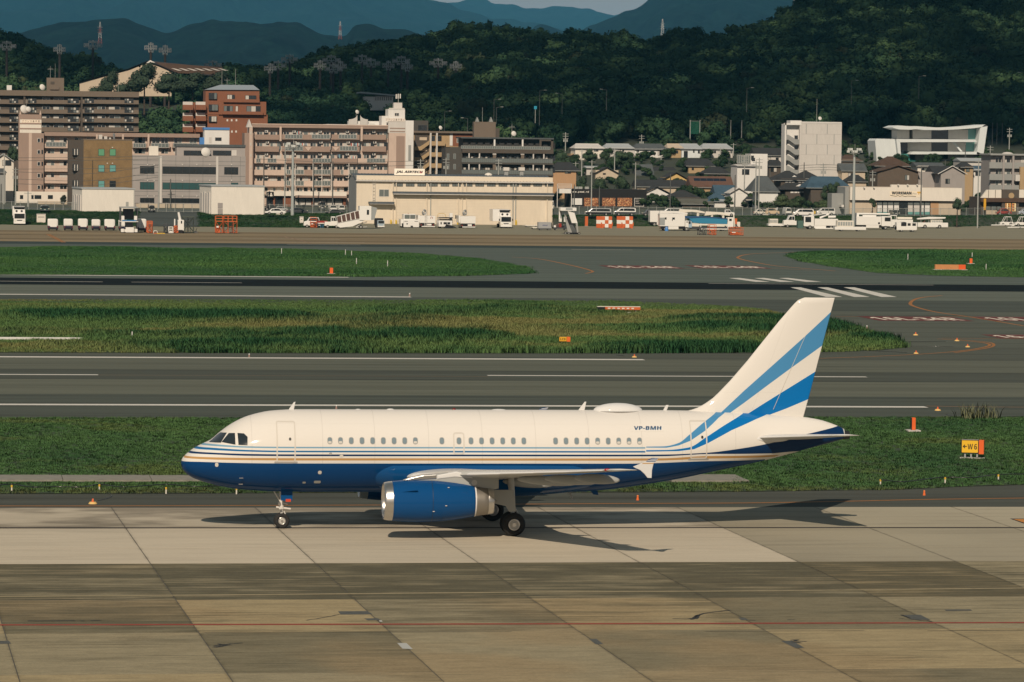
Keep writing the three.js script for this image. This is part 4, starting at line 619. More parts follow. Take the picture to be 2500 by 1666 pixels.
// katakana and kanji as strokes on a unit square
const STROKES=[[[[.1,.2],[.9,.2],[.7,.5]],[[.5,.35],[.45,.7],[.2,.95]]],[[[.4,.1],[.1,.5]],[[.38,.25],[.85,.25],[.7,.6],[.3,.95]]],[[[.15,.2],[.35,.3]],[[.1,.5],[.3,.6]],[[.2,.92],[.6,.7],[.9,.2]]],[[[.15,.2],[.8,.2],[.5,.65],[.1,.92]],[[.55,.6],[.9,.92]]],[[[.1,.18],[.9,.18]],[[.2,.34],[.8,.34],[.8,.62],[.2,.62],[.2,.34]],[[.2,.48],[.8,.48]],[[.5,.05],[.5,.98]],[[.48,.64],[.1,.92]],[[.52,.64],[.92,.92]]],[[[.15,.15],[.85,.15]],[[.28,.25],[.34,.42]],[[.72,.25],[.66,.42]],[[.05,.52],[.95,.52]],[[.5,.15],[.5,.98]]],[[[.2,.1],[.85,.1],[.85,.3],[.2,.3]],[[.2,.1],[.2,.55],[.05,.95]],[[.4,.42],[.8,.36]],[[.35,.56],[.85,.5]],[[.3,.72],[.92,.64]],[[.58,.38],[.58,.9],[.92,.9]]]];
const kana=(c,w,h,col,extra)=>{c.strokeStyle=col;c.lineWidth=h*0.075;const n=7 +(extra?1:0),s=w / n;STROKES.forEach((g,i)=>g.forEach((p)=>{c.beginPath();p.forEach(([x,y],k)=>{const X=(i + 0.08 + x*0.84)*s,Y=h*(0.1 + 0.8*y);k?c.lineTo(X,Y):c.moveTo(X,Y);});c.stroke();}));if(extra){for(const x of[0.35,0.65]){c.beginPath();c.moveTo((7 + x)*s,h*0.2);c.lineTo((7 + x)*s,h*0.85);c.stroke();}}};

// --- long brown apartment block, far left ---
{
const T=bld('apartment_block','long dark brown apartment block with rows of balconies at the left edge','building',0,-160,200,1222,900,-1185,12,W.brownDark);  // darker brown back wall: shade of the balcony recesses put into its colour
f(T,'roof_fascia',W.brown,0,-160,188,1225,236,1.45,0);
const ys=[[240,268,300],[318,352,386],[398,430,466],[480,510,546],[560,592,626],[640,672,706]];
ys.forEach(([a,b,c],i)=>{
for(const[xa,xb]of[[-150,205],[222,704],[728,1224]])storey(T,0,xa,xb,a,b,c,W.brown,[],{});
for(const[x0,x1]of[[80,160],[245,320],[595,695],[745,828],[1098,1178]]){const r=rect(0,x0,a + 16,x1,c - 4,T.z + 1.3),g=wbox(T,'bay_window',M.frameD,r[0],r[1],r[2],r[3],T.z + 1.2,T.z + 1.3);for(let p=0;p<4;p++)for(let q=0;q<2;q++)wbox(g,'pane',winMats[(i*3 + p*5 + q)% 4],lerp(r[0],r[1],p / 4)+ 0.1,lerp(r[0],r[1],(p + 1)/ 4)- 0.1,lerp(r[2],r[3],q / 2)+ 0.1,lerp(r[2],r[3],(q + 1)/ 2)- 0.1,T.z + 1.29,T.z + 1.33);}
for(const[x0,x1]of[[370,440],[470,560],[860,930],[960,1060],[-80,0]])win(T,0,x0,a + 8,x1,c - 6,2);
});
for(const x of[210,716])f(T,'divider',W.brownDark,0,x - 7,200,x + 10,900,1.1,0);
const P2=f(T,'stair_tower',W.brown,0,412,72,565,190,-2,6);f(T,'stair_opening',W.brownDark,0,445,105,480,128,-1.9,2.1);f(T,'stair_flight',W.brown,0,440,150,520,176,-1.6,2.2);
f(T,'roof_tank',W.white,0,58,138,102,185,-1,3);
const d1=at(0,362,178,T.z);dish(d1[0],d1[1]- 0.6,T.z - 1,1.0,'satellite_dish','white dish on the roof of the long brown apartment block');const a1=at(0,445,72,T.z);antenna(a1[0],a1[1],T.z - 3,3.6,'short aerial cluster on the brown block stair tower',2);const a2=at(0,487,72,T.z);antenna(a2[0],a2[1],T.z - 3,4.3,'single tall aerial on the brown block stair tower');
const a3=at(0,1045,195,T.z);antenna(a3[0],a3[1],T.z - 1,5.6,'braced white mast at the right end of the brown block',0);
}
// --- terracotta stepped block ---
{
const z=-1110,T=bld('apartment_block','terracotta stepped apartment block with a grey hipped metal roof','building',0,1830,395,2362,900,z,14,W.terra);
f(T,'upper_storey',W.terra,0,1815,180,2290,400,0.1,11);f(T,'side_wing',W.terra,0,1930,282,2350,400,0.5,9);
const e0=at(0,1812,178,z),e1=at(0,2292,180,z),p0=at(0,1955,132,z),p1=at(0,2250,135,z),o=wpos(T),q=(p,zz)=>[p[0]- o.x,p[1]- o.y,zz];
const rv=[q(e0,0.6),q(e1,0.6),q(e1,-11),q(e0,-11),q(p0,-5),q(p1,-5)],g=new THREE.BufferGeometry();g.setAttribute('position',new THREE.Float32BufferAttribute([0,1,5,0,5,4,1,2,5,2,3,4,2,4,5,3,0,4].flatMap((i)=>rv[i]),3));g.computeVertexNormals();boxUV(g);part(T,'roof',g,W.metalRoof);
for(const[x0,y0,x1,y1]of[[2005,222,2070,278],[2165,228,2260,278],[1975,320,2055,375],[2078,322,2102,376],[2175,322,2300,376],[1842,205,1915,262],[1842,308,1925,364],[1842,412,1912,462]]){const w=win(T,0,x0,y0,x1,y1,x1 - x0>60?3:1,undefined,M.frameD,0.62);}
for(const[x0,x1,y]of[[1970,2290,268],[1960,2320,376]])f(T,'balcony_parapet',W.terra,0,x0,y - 6,x1,y + 22,1.3,-0.9);
for(const y of[312,410,508])for(const x of[1612,1726]){const r=rect(0,x,y,x + 92,y + 44,z),m=wbox(T,'stair_balcony',W.terra,r[0],r[1],r[2],r[3],z - 1.5,z + 1.6);wbox(m,'balcony_soffit',W.offwhite,r[0]+ 0.1,r[1]- 0.1,r[3]+ 0.02,r[3]+ 0.9,z - 1.5,z - 0.4);}
f(T,'stair_core',W.terra,0,1690,290,1840,620,-1.6,8);
for(const[x,y]of[[2046,448],[2088,448],[2008,448],[2048,548],[2085,548]])f(T,'vent',M.frameW,0,x - 7,y - 9,x + 7,y + 9,0.05,0);
const b1=at(0,1970,132,z);antenna(b1[0],b1[1],z - 5,4.2,'left tall aerial on the terracotta block roof');const b2=at(0,2090,134,z);antenna(b2[0],b2[1],z - 4.5,4.6,'right tall aerial on the terracotta block roof');const b3=at(0,2018,134,z);antenna(b3[0],b3[1],z - 6,2.0,'small crossed aerial between the two on the terracotta roof',1);
}
// --- first pink apartment house with its stair tower and name board ---
{
const z=-1010,T=bld('apartment_house','pink apartment house with a lettered stair tower behind the brown tile office','building',0,388,572,1760,1260,z,11,W.pink);
f(T,'roof_edge',W.pinkDark,0,388,560,1762,594,1.5,0);
const tw=f(T,'stair_tower',W.pinkDark,0,172,560,382,1260,2.2,6);f(T,'tower_side',W.pinkDark,0,160,396,178,1260,2.0,6);f(T,'tower_head',W.cream,0,172,398,362,560,2.2,6);f(T,'tower_band',W.pinkDark,0,172,396,362,440,2.26,6);for(const y of[475,520])f(T,'tower_band',W.pinkDark,0,172,y - 3,362,y + 9,2.26,6);f(T,'tower_stripe',W.pink,0,250,562,276,1080,2.26,0);
for(const x of[168,346]){const a=at(0,x,398,z),bq=at(0,x + 16,398,z),c=at(0,x + 8,362,z),o=wpos(T);part(T,'finial',extrudeXY([[a[0]- o.x,a[1]- o.y],[bq[0]- o.x,bq[1]- o.y],[c[0]- o.x,c[1]- o.y]],-3,2.2),W.pink);}
panel(T,'name_board',signTex(512,64,'#e8d8c4',(c,w,h)=>kana(c,w,h,'#6b5a4d')),0,188,444,350,471,2.27);
for(const y of[625,728,832,936,1040]){win(T,0,326,y - 18,352,y + 18,1,M.winDark,M.frameW,2.28);f(T,'side_window',M.winDark,0,363,y - 18,376,y + 18,2.27,-2.2);}
[[600,655,690],[700,742,792],[808,848,898],[912,952,1002],[1016,1056,1100],[1108,1150,1200]].forEach(([a,b,c],i)=>{
storey(T,0,388,i===0?606:640,a,b,c,i===0?W.pink:W.pink,[[415,478,2],[525,590,2]]);if(i===0)rail(T,0,402,640,580,680,1.34,6);
if(i<2)for(const xs of[[640,840],[1168,1298],[1325,1500],[1520,1752]]){storey(T,0,xs[0],xs[1],a,b,c,i?W.pink:W.pinkDark,[[xs[0]+ 15,xs[0]+ 85,2],[xs[1]- 80,xs[1]- 15,2]]);if(i===0)rail(T,0,xs[0]+ 8,650,xs[1]- 10,690,1.34,5);}
});
for(const x of[852,1082,1308])f(T,'rib',W.pink,0,x - 8,572,x + 8,690,1.55,0);
f(T,'entrance_wall',W.cream,0,130,1078,640,1180,3.2,-2.9);f(T,'garden_wall',W.beige,0,330,1162,640,1235,4.5,-4.2);for(let i=0;i<5;i++)f(T,'wall_joint',W.pinkDark,0,390 + i*52,1180,394 + i*52,1232,4.56,-4.4);
for(const[x0,x1]of[[172,200],[272,292],[300,360],[418,462]])f(T,'entrance_opening',M.winDark,0,x0,1108,x1,1142,3.26,-2.9);
const d1=at(0,196,385,z);dish(d1[0],d1[1]- 0.4,z,1.15,'satellite_dish','pinkish dish above the left lettered tower');const d2=at(0,240,388,z);dish(d2[0],d2[1]- 0.2,z,0.75,'satellite_dish','small white dish above the left lettered tower');antenna(d2[0]- 0.2,d2[1],z - 1,3.8,'aerial above the left lettered tower');
const ac=at(0,930,618,-985);const u=thing('roof_units','white ventilation boxes on the brown tile office roof','roof unit',[ac[0],ac[1]- 0.5,-992]);for(const[x,w,h]of[[-1.0,0.9,1.7],[0.3,0.8,1.3],[1.4,0.5,1.0]])part(u,'housing',boxGeo(x - w / 2,x + w / 2,0,h,-0.6,0.6),W.offwhite);part(u,'duct',barGeo([2.4,0,0],[2.4,2.1,0],0.3,10),M.metal);
}
// --- brown tile office ---
{
const z=-975,T=bld('office_building','brown tiled office with green tinted square windows','building',0,735,625,1165,1260,z,12,W.tile);
const s=rect(0,606,625,735,1260,z);wbox(T,'parapet',W.brown,T.r[0]- 0.05,T.r[1]+ 0.05,T.r[3],T.r[3]+ 0.28,z - 12,z + 0.06);
// angled left flank, its shade put into a darker wall colour
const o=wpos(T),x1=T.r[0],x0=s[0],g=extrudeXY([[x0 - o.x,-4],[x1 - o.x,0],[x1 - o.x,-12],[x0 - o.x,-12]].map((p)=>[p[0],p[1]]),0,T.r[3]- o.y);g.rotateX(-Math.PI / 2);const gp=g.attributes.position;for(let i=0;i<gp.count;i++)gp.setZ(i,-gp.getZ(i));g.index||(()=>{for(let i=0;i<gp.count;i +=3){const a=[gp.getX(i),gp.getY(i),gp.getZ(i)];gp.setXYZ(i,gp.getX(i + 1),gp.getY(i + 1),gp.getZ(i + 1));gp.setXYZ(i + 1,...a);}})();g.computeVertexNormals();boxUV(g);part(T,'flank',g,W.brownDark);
for(const y of[728,866,1006]){const r=rect(0,638,y - 30,700,y + 30,z - 2),w=wbox(T,'window',M.frameD,r[0],r[1],r[2],r[3],z - 4,z - 1.25);for(let i=0;i<5;i++)wbox(w,'pane',i % 2?M.curtain:M.winDark,lerp(r[0],r[1],i / 5)+ 0.06,lerp(r[0],r[1],(i + 1)/ 5)- 0.06,r[2]+ 0.1,r[3]- 0.1,z - 1.27,z - 1.21);}
for(const x of[894,994])for(const y of[733,875,1014])win(T,0,x - 28,y - 32,x + 28,y + 30,1,y>1000&&x>900?M.winDark:y<800?M.winTealB:M.winTeal,M.frameD);
for(const[x,y]of[[992,688],[992,828],[947,828]])f(T,'vent',M.frameW,0,x - 5,y - 4,x + 5,y + 4,0.12,0);
part(T,'downpipe',(()=>{const a=at(0,816,800,z),b=at(0,812,1200,z);return barGeo([a[0]- o.x,a[1]- o.y,0.12],[b[0]- o.x,b[1]- o.y,0.12],0.07);})(),M.darkSteel);
}
// --- grey panelled office ---
{
const z=-972,T=bld('office_building','grey panelled office with long dark window bands','building',0,1168,762,2168,1260,z,14,W.office);
f(T,'upper_floor',W.office,0,1565,668,2172,766,-2.5,9);f(T,'roof_edge',W.roofGrey,0,1560,662,2176,684,-2.2,9.5);
for(const[x0,x1,n]of[[1622,1862,4],[1880,2042,3]]){const r=rect(0,x0,716,x1,760,z - 2.5),w=wbox(T,'window',M.frameD,r[0],r[1],r[2],r[3],z - 2.6,z - 2.42);for(let i=0;i<n;i++)wbox(w,'pane',M.winDark,lerp(r[0],r[1],i / n)+ 0.05,lerp(r[0],r[1],(i + 1)/ n)- 0.05,r[2]+ 0.08,r[3]- 0.08,z - 2.43,z - 2.39);}
f(T,'door_panel',W.offwhite,0,2052,712,2096,762,-2.4,2.6);
for(const[x0,y0,x1,y1,n,m]of[[1235,853,1362,920,4,M.winDark],[1434,858,1908,924,8,M.winDark],[1980,862,2104,928,4,M.winDark],[1235,994,1362,1060,4,M.winTealDark],[1434,1000,1908,1062,8,M.winTealDark],[2040,1000,2104,1040,2,M.winTealDark],[1235,1134,1362,1178,3,M.winDark],[1434,1137,1760,1180,6,M.winDark]])win(T,0,x0,y0,x1,y1,n,m,M.frameD);
for(const x of[1420,1918])f(T,'pilaster',W.offwhite,0,x - 11,768,x + 9,1180,0.14,0);
for(const y of[810,845,940,985,1080,1120])f(T,'panel_joint',W.roofGrey,0,1172,y - 1,2166,y + 1.5,0.012,0.02);for(const x of[1298,1550,1670,1790,2045,2120])f(T,'panel_joint',W.roofGrey,0,x,770,x + 2,1180,0.014,0.02);
for(const x of[1302,1360,1610,1738,1853,2045])for(const y of[840,980,1118])f(T,'wall_lamp',M.frameW,0,x - 4,y - 5,x + 4,y + 5,0.18,0);
f(T,'lower_wall',W.beige,0,1195,1182,1760,1236,3.2,-3.0);for(const x of[1302,1455,1510,1545,1610,1688])f(T,'wall_post',M.frameD,0,x - 2,1180,x + 2,1232,3.3,-3.1);
const d=at(0,1812,745,z);dish(d[0],d[1]- 1.0,z - 0.5,1.25,'satellite_dish','large white dish standing on the grey office roof',0.2);
f(T,'roof_box',W.cream,0,1318,676,1400,760,-1.5,3.5);
}
{
const z=-1000,T=bld('white_house','small white rooftop house with a blue tarpaulin on its roof','building',0,1805,528,2026,662,z,6,W.white,{base:at(0,1900,680,z)[1]});
const tarp=std([0.06,0.20,0.48],{roughness:0.6});f(T,'blue_tarpaulin',tarp,0,1800,512,2028,532,0.2,6.1);f(T,'blue_tarpaulin',tarp,0,1765,600,1806,668,-0.5,3);win(T,0,1900,600,1956,630,2,M.winDark,M.frameD);f(T,'door',W.offwhite,0,1845,598,1868,650,0.06,0);
}
// --- white equipment sheds ---
for(const[x0,x1,xs,y0,y1,z,label,dy]of[[720,1190,640,1058,1330,-908,'cream windowless shed with louvred side in front of the brown office',0],[1862,2340,1755,1035,1345,-900,'cream windowless shed with two grey vents in front of the grey office',0]]){
const T=bld('equipment_shed',label,'shed',0,x0,y0,x1,y1,z,15,W.shed,{base:0}),r=T.r;
wbox(T,'roof',W.roofPale,r[0]- 0.15,r[1]+ 0.15,r[3],r[3]+ 0.3,z - 15.2,z + 0.15);
for(let i=0;i<4;i++)wbox(T,'side_shutter',W.offwhite,r[0]- 0.3,r[0]- 0.01,0.1,r[3]-(i % 2?1.6:1.4),z - 3.2 - i*3,z - 1.2 - i*3);
T.rotation.y=0.12;if(x0<1000)f(T,'vent_grille',M.pole,0,1112,1170,1136,1208,0.05,0);else for(const[a,b]of[[1178,1228],[1232,1282],[1286,1330]])f(T,'vent_grille',W.office,0,1920,a,1964,b,0.06,0);
f(T,'downpipe',M.pole,0,x1 - 8,y0,x1 - 3,y1,0.1,0);
}
// --- large pink apartment block ---
{
const z=-1012,T=bld('apartment_block','large pink apartment block with five rows of balconies and washing','building',1,62,500,1250,1260,z,11,W.pink);
f(T,'roof_edge',W.pinkDark,1,50,490,1252,518,1.6,0);f(T,'roof_edge',W.pink,1,50,484,1252,492,1.7,11);
const rows=[[545,575,616],[640,678,722],[745,786,826],[842,886,930],[946,984,1030],[1040,1078,1100]];
const rl=[[[345,500],[582,742],[820,978]],[[345,505],[830,985]],[[90,130],[190,270],[590,748],[1070,1232]],[[358,395],[430,512],[592,748],[838,862],[915,985]],[[358,395],[430,512],[592,748]],[]];
rows.forEach(([a,b,c],i)=>{
const m=i<2?W.pinkDark:W.pink;for(const[xa,xb]of i<2?[[82,292],[318,745],[758,1005],[1030,1240]]:[[75,345],[358,748],[760,985],[990,1250]])storey(T,1,xa,xb,a,b,c,i===2&&xa>300&&xa<980?W.pinkDark:m,[]);
for(let x=95;x<1200;x +=118){const w=win(T,1,x,a + 4,x + 52,c - 12,2);win(T,1,x + 60,a,x + 100,c - 6,1);}
for(const[x0,x1]of rl[i])rail(T,1,x0,b - 2,x1,c - 4,1.33,Math.max(2,Math.round((x1 - x0)/ 26)));
for(const x of[180,425,655,895,1130])if(i<5)acUnit(T,1,x +(i % 2)*8,a - 6 + 8);
});
for(const x of[302,1018])f(T,'rib',W.pink,1,x - 9,505,x + 9,632,1.75,0);
for(const[x,y]of[[548,700],[790,700]]){const o=wpos(T),P3=[[x - 32,684],[x + 32,684],[x,720]].map(([a,b])=>{const q=at(1,a,b,z);return[q[0]- o.x,q[1]- o.y];});part(T,'wedge_panel',extrudeXY(P3.reverse(),1.3,1.36),W.pink);}
for(const[x0,x1]of[[512,590],[750,830]])f(T,'dark_panel',W.pinkDark,1,x0,886,x1,930,1.3,-1.2);
for(const x of[432,588,668,752,905])f(T,'fall_pipe',W.offwhite,1,x - 3,830,x + 3,1070,1.42,-1.2);
const wash=[std([0.62,0.60,0.56]),std([0.10,0.16,0.25]),std([0.45,0.12,0.1]),std([0.14,0.14,0.14]),std([0.2,0.38,0.42])];
for(const[x0,y,n]of[[450,545,4],[470,650,6],[925,650,7],[800,750,3],[930,765,4]])for(let i=0;i<n;i++)f(T,'washing',wash[(i*3 + n)% 5],1,x0 + i*11,y,x0 + i*11 + 8,y + rr(18,34),0.9,-0.85);
// pointed tower on the left end, lettered tower on the right end
f(T,'left_tower',W.pinkDark,1,-20,560,58,1100,2.4,6);f(T,'left_tower_face',W.pink,1,22,500,50,1100,2.46,6);{const o=wpos(T),p=[[0,510],[50,510],[25,440]].map(([a,b])=>{const q=at(1,a,b,z);return[q[0]- o.x,q[1]- o.y];});part(T,'tower_spire',extrudeXY(p,-1,2.5),W.offwhite);}
for(const y of[560,660,760,860])f(T,'tower_window',M.curtain,1,32,y - 14,42,y + 14,2.52,-2.4);
f(T,'right_tower',W.pink,1,1252,560,1400,1100,2.6,6);f(T,'right_tower_panel',W.pinkDark,1,1318,588,1392,1000,2.66,0);f(T,'tower_band',W.offwhite,1,1250,440,1402,560,2.6,6);for(const y of[520,548])f(T,'tower_band',W.pinkDark,1,1262,y - 5,1398,y + 4,2.66,0);
f(T,'tower_head',W.white,1,1252,350,1400,440,1.6,5);win(T,1,1308,382,1348,412,2,M.winDark,M.frameW,1.66);f(T,'tower_shoulder',W.white,1,1196,410,1256,500,1.2,5);f(T,'tower_cap',W.offwhite,1,1310,292,1384,350,-0.5,3);f(T,'cap_rail',M.frameW,1,1258,340,1396,350,1.7,-1.6);
panel(T,'name_board',signTex(512,64,'#ddd3c8',(c,w,h)=>kana(c,w,h,'#6d6660',true)),1,1224,430,1396,458,2.68);
// shop at street level
f(T,'shop_fascia',W.cream,1,170,1076,872,1116,5.4,0);f(T,'shop_canopy',W.pinkDark,1,420,1112,872,1130,6,0);panel(T,'shop_sign',signTex(128,64,'#1c1b1a',(c)=>{c.fillStyle='#e8e2d6';for(const[x,y]of[[78,22],[66,42],[90,42]]){c.beginPath();c.arc(x,y,11,0,7);c.fill();}c.lineWidth=6;c.strokeStyle='#e8e2d6';c.beginPath();c.moveTo(22,12);c.lineTo(22,44);c.quadraticCurveTo(30,54,44,40);c.stroke();}),1,170,1078,232,1126,5.5);f(T,'shop_front',M.winDark,1,170,1130,870,1240,4,0);
for(const[x0,x1]of[[228,244],[315,395],[568,590],[844,866]])f(T,'brick_pier',W.brick,1,x0,1130,x1,1235,4.6,-3.9);for(const[x0,x1]of[[420,452],[455,512],[515,566],[592,640],[644,700],[704,768],[772,840]]){const w=f(T,'shop_window',M.frameD,1,x0,1138,x1,1200,4.14,-4);f(T,'pane',M.winMid,1,x0 + 3,1140,x1 - 3,1162,4.2,-4.1,w);f(T,'blind',M.curtain,1,x0 + 3,1163,x1 - 3,1196,4.2,-4.1,w);}
}
// --- white tower and arched building behind it ---
{
const T=bld('white_building','white building with arched roof screens behind the pink block','building',1,712,485,1200,800,-1050,10,W.white);f(T,'roof_storey',W.white,1,915,455,1190,500,-1,5);for(const x of[950,1080])win(T,1,x,478,x + 60,498,3,M.winMid,M.frameW,-0.9);
for(const[xa,xb,dir]of[[910,985,1],[1012,1078,-1]]){const o=wpos(T),a=at(1,dir>0?xb:xa,440,-1050),b=at(1,dir>0?xa:xb,440,-1050),t=at(1,xa,398,-1050),pts=[];for(let i=0;i<=10;i++){const an=i / 10*Math.PI / 2;pts.push([lerp(a[0],b[0],Math.sin(an))- o.x,lerp(a[1],t[1],Math.cos(an))- o.y]);}pts.push([a[0]- o.x,at(1,950,500,-1050)[1]- o.y],);pts.splice(0,0,[a[0]- o.x,t[1]- o.y]);const p2=[[a[0]- o.x,at(1,950,500,-1050)[1]- o.y],[b[0]- o.x,at(1,950,500,-1050)[1]- o.y]];const arc=[];for(let i=0;i<=10;i++){const an=i / 10*Math.PI / 2;arc.push([lerp(b[0],a[0],Math.sin(an))- o.x,lerp(b[1],t[1],1 - Math.cos(an))- o.y]);}part(T,'arched_screen',extrudeXY([...p2,...arc],-0.5,0.1),W.offwhite);}
const d=at(1,980,395,-1050);dish(d[0],d[1]- 0.6,-1051,0.6,'satellite_dish','little dish above the white arched roof screens');
const T2=bld('white_tower','narrow white tower block right of the lettered tower','building',1,1396,450,1480,1100,-1045,8,W.white);f(T2,'grey_strip',W.grey,1,1436,668,1460,806,0.06,0);win(T2,1,1392,690,1404,720,1,M.winDark);f(T2,'vertical_letters',M.pole,1,1396,592,1408,640,0.05,0);
const c=at(1,1348,290,-1014),m=thing('mobile_mast','white mobile phone antennas on top of the right lettered tower','antenna',[c[0],c[1]- 0.3,-1014]);part(m,'mast',barGeo([0,0,0],[0,2.6,0],0.09),M.pole);for(const x of[-0.6,-0.1,0.45])part(m,'panel_antenna',boxGeo(x - 0.14,x + 0.14,1.3 + x*0.1,2.5 + x*0.1,0.05,0.25),M.frameW);
}
// --- tan block with an open stair ---
{
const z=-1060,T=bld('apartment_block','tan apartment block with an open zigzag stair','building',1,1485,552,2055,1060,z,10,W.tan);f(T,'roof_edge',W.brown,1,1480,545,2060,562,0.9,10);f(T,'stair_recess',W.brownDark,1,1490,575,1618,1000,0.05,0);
for(let i=0;i<4;i++){const y=690 + i*95,o=wpos(T),p=[[1490,y - 10],[1540,y - 10],[1618,y - 62],[1618,y - 30],[1545,y + 24],[1490,y + 24]].map(([a,b])=>{const q=at(1,a,b,z);return[q[0]- o.x,q[1]- o.y];});part(T,'stair_flight',extrudeXY(p.reverse(),0.2,1.2),W.tan);const a=at(1,1490,y - 60,z);f(T,'stair_wall',W.beige,1,1535,y - 92,1600,y - 66,0.09,0);}
for(const x of[1620,1675])f(T,'white_column',W.offwhite,1,x,560,x + 15,1000,1.2,-0.8);for(let i=0;i<4;i++){f(T,'opening',M.winDark,1,1640,585 + i*98,1672,632 + i*98,0.08,0);f(T,'opening',M.winDark,1,1695,585 + i*98,1730,632 + i*98,0.08,0);f(T,'gallery_parapet',W.tan,1,1635,634 + i*98,1758,672 + i*98,1.1,-0.9);}
f(T,'white_panel',W.white,1,1802,560,1828,672,0.08,0);win(T,1,1864,600,1908,648,2,M.winMid);f(T,'brick_face',W.terra,1,1828,560,2050,680,0.03,0);
const d=at(1,1718,545,z);dish(d[0],d[1]- 0.3,z - 1,0.6,'satellite_dish','white dish on the tan block roof');const T3=bld('dark_house','dark grey rooftop house left of the tan block','building',1,1480,450,1612,620,-1085,8,W.charcoal);win(T3,1,1522,490,1600,540,5,M.winDark,M.frameD);
}
// --- charcoal apartment block ---
{
const z=-1035,T=bld('apartment_block','dark charcoal apartment block with slim white columns','building',2,-370,690,540,1060,z,12,W.charcoal);f(T,'top_storey',W.charcoal,2,-440 + 190,604,540,700,-0.6,10);f(T,'roof_slab',W.roofGrey,2,-275,600,545,613,1.4,10);f(T,'stair_tower',W.brown,2,-146,462,46,612,-2,5);f(T,'tower_shoulder',W.brownDark,2,30,518,80,612,-2.2,4);
for(const x of[-132,-10]){const o=wpos(T),p=[[x,465],[x + 34,465],[x + 17,420]].map(([a,b])=>{const q=at(2,a,b,z);return[q[0]- o.x,q[1]- o.y];});part(T,'finial',extrudeXY(p,-4,-2),W.grey);}
for(const[y0,y1,w]of[[700,740,1.5],[822,838,1.4],[925,940,1.4]])f(T,'floor_band',w===1.5?W.brownDark:W.charcoal,2,-265,y0,541,y1,w,0);rail(T,2,-270,676,520,704,1.5,40,M.pole);rail(T,2,-265,785,541,824,1.34,44,M.poleDark);rail(T,2,-265,888,541,926,1.34,44,M.poleDark);
for(const x of[20,268]){f(T,'white_column',W.white,2,x - 6,618,x + 8,700,1.3,-1.1);f(T,'brown_column',W.brown,2,x - 14,740,x + 14,950,1.3,-1.0);f(T,'column_cap',W.offwhite,2,x - 16,738,x + 16,752,1.36,-1.0);}for(const x of[-206,-114,362,454])f(T,'white_column',W.offwhite,2,x - 5,738,x + 6,1000,1.36,-1.2);
for(const y of[645,760,862])for(let x=-250;x<520;x +=64)win(T,2,x,y,x + 44,y + 52,2,undefined,M.frameD,y<700?-0.5:0.06);
f(T,'left_wing',W.charcoal,2,-410,694,-262,1060,0.6,8);for(const[x,y]of[[-398,768],[-340,768],[-398,860],[-340,860]])win(T,2,x,y - 25,x + 22,y + 22,1,M.winMid,W.grey,0.66);f(T,'roof_frame',W.brownDark,2,418,612,540,632,1.3,-1);f(T,'roof_frame',W.brownDark,2,520,612,541,704,1.3,-1);f(T,'roof_frame',W.brownDark,2,418,632,436,704,1.3,-1);
const d=at(2,200,592,z);dish(d[0],d[1]- 0.5,z - 2,0.75,'satellite_dish','white dish on the charcoal block roof',0.3);antenna(d[0]- 0.2,d[1],z - 3,3.4,'crossed aerial behind the dish on the charcoal block',2);const a=at(2,-68,465,z);antenna(a[0],a[1],z - 3,4,'tall thin aerial on the charcoal block tower');
}
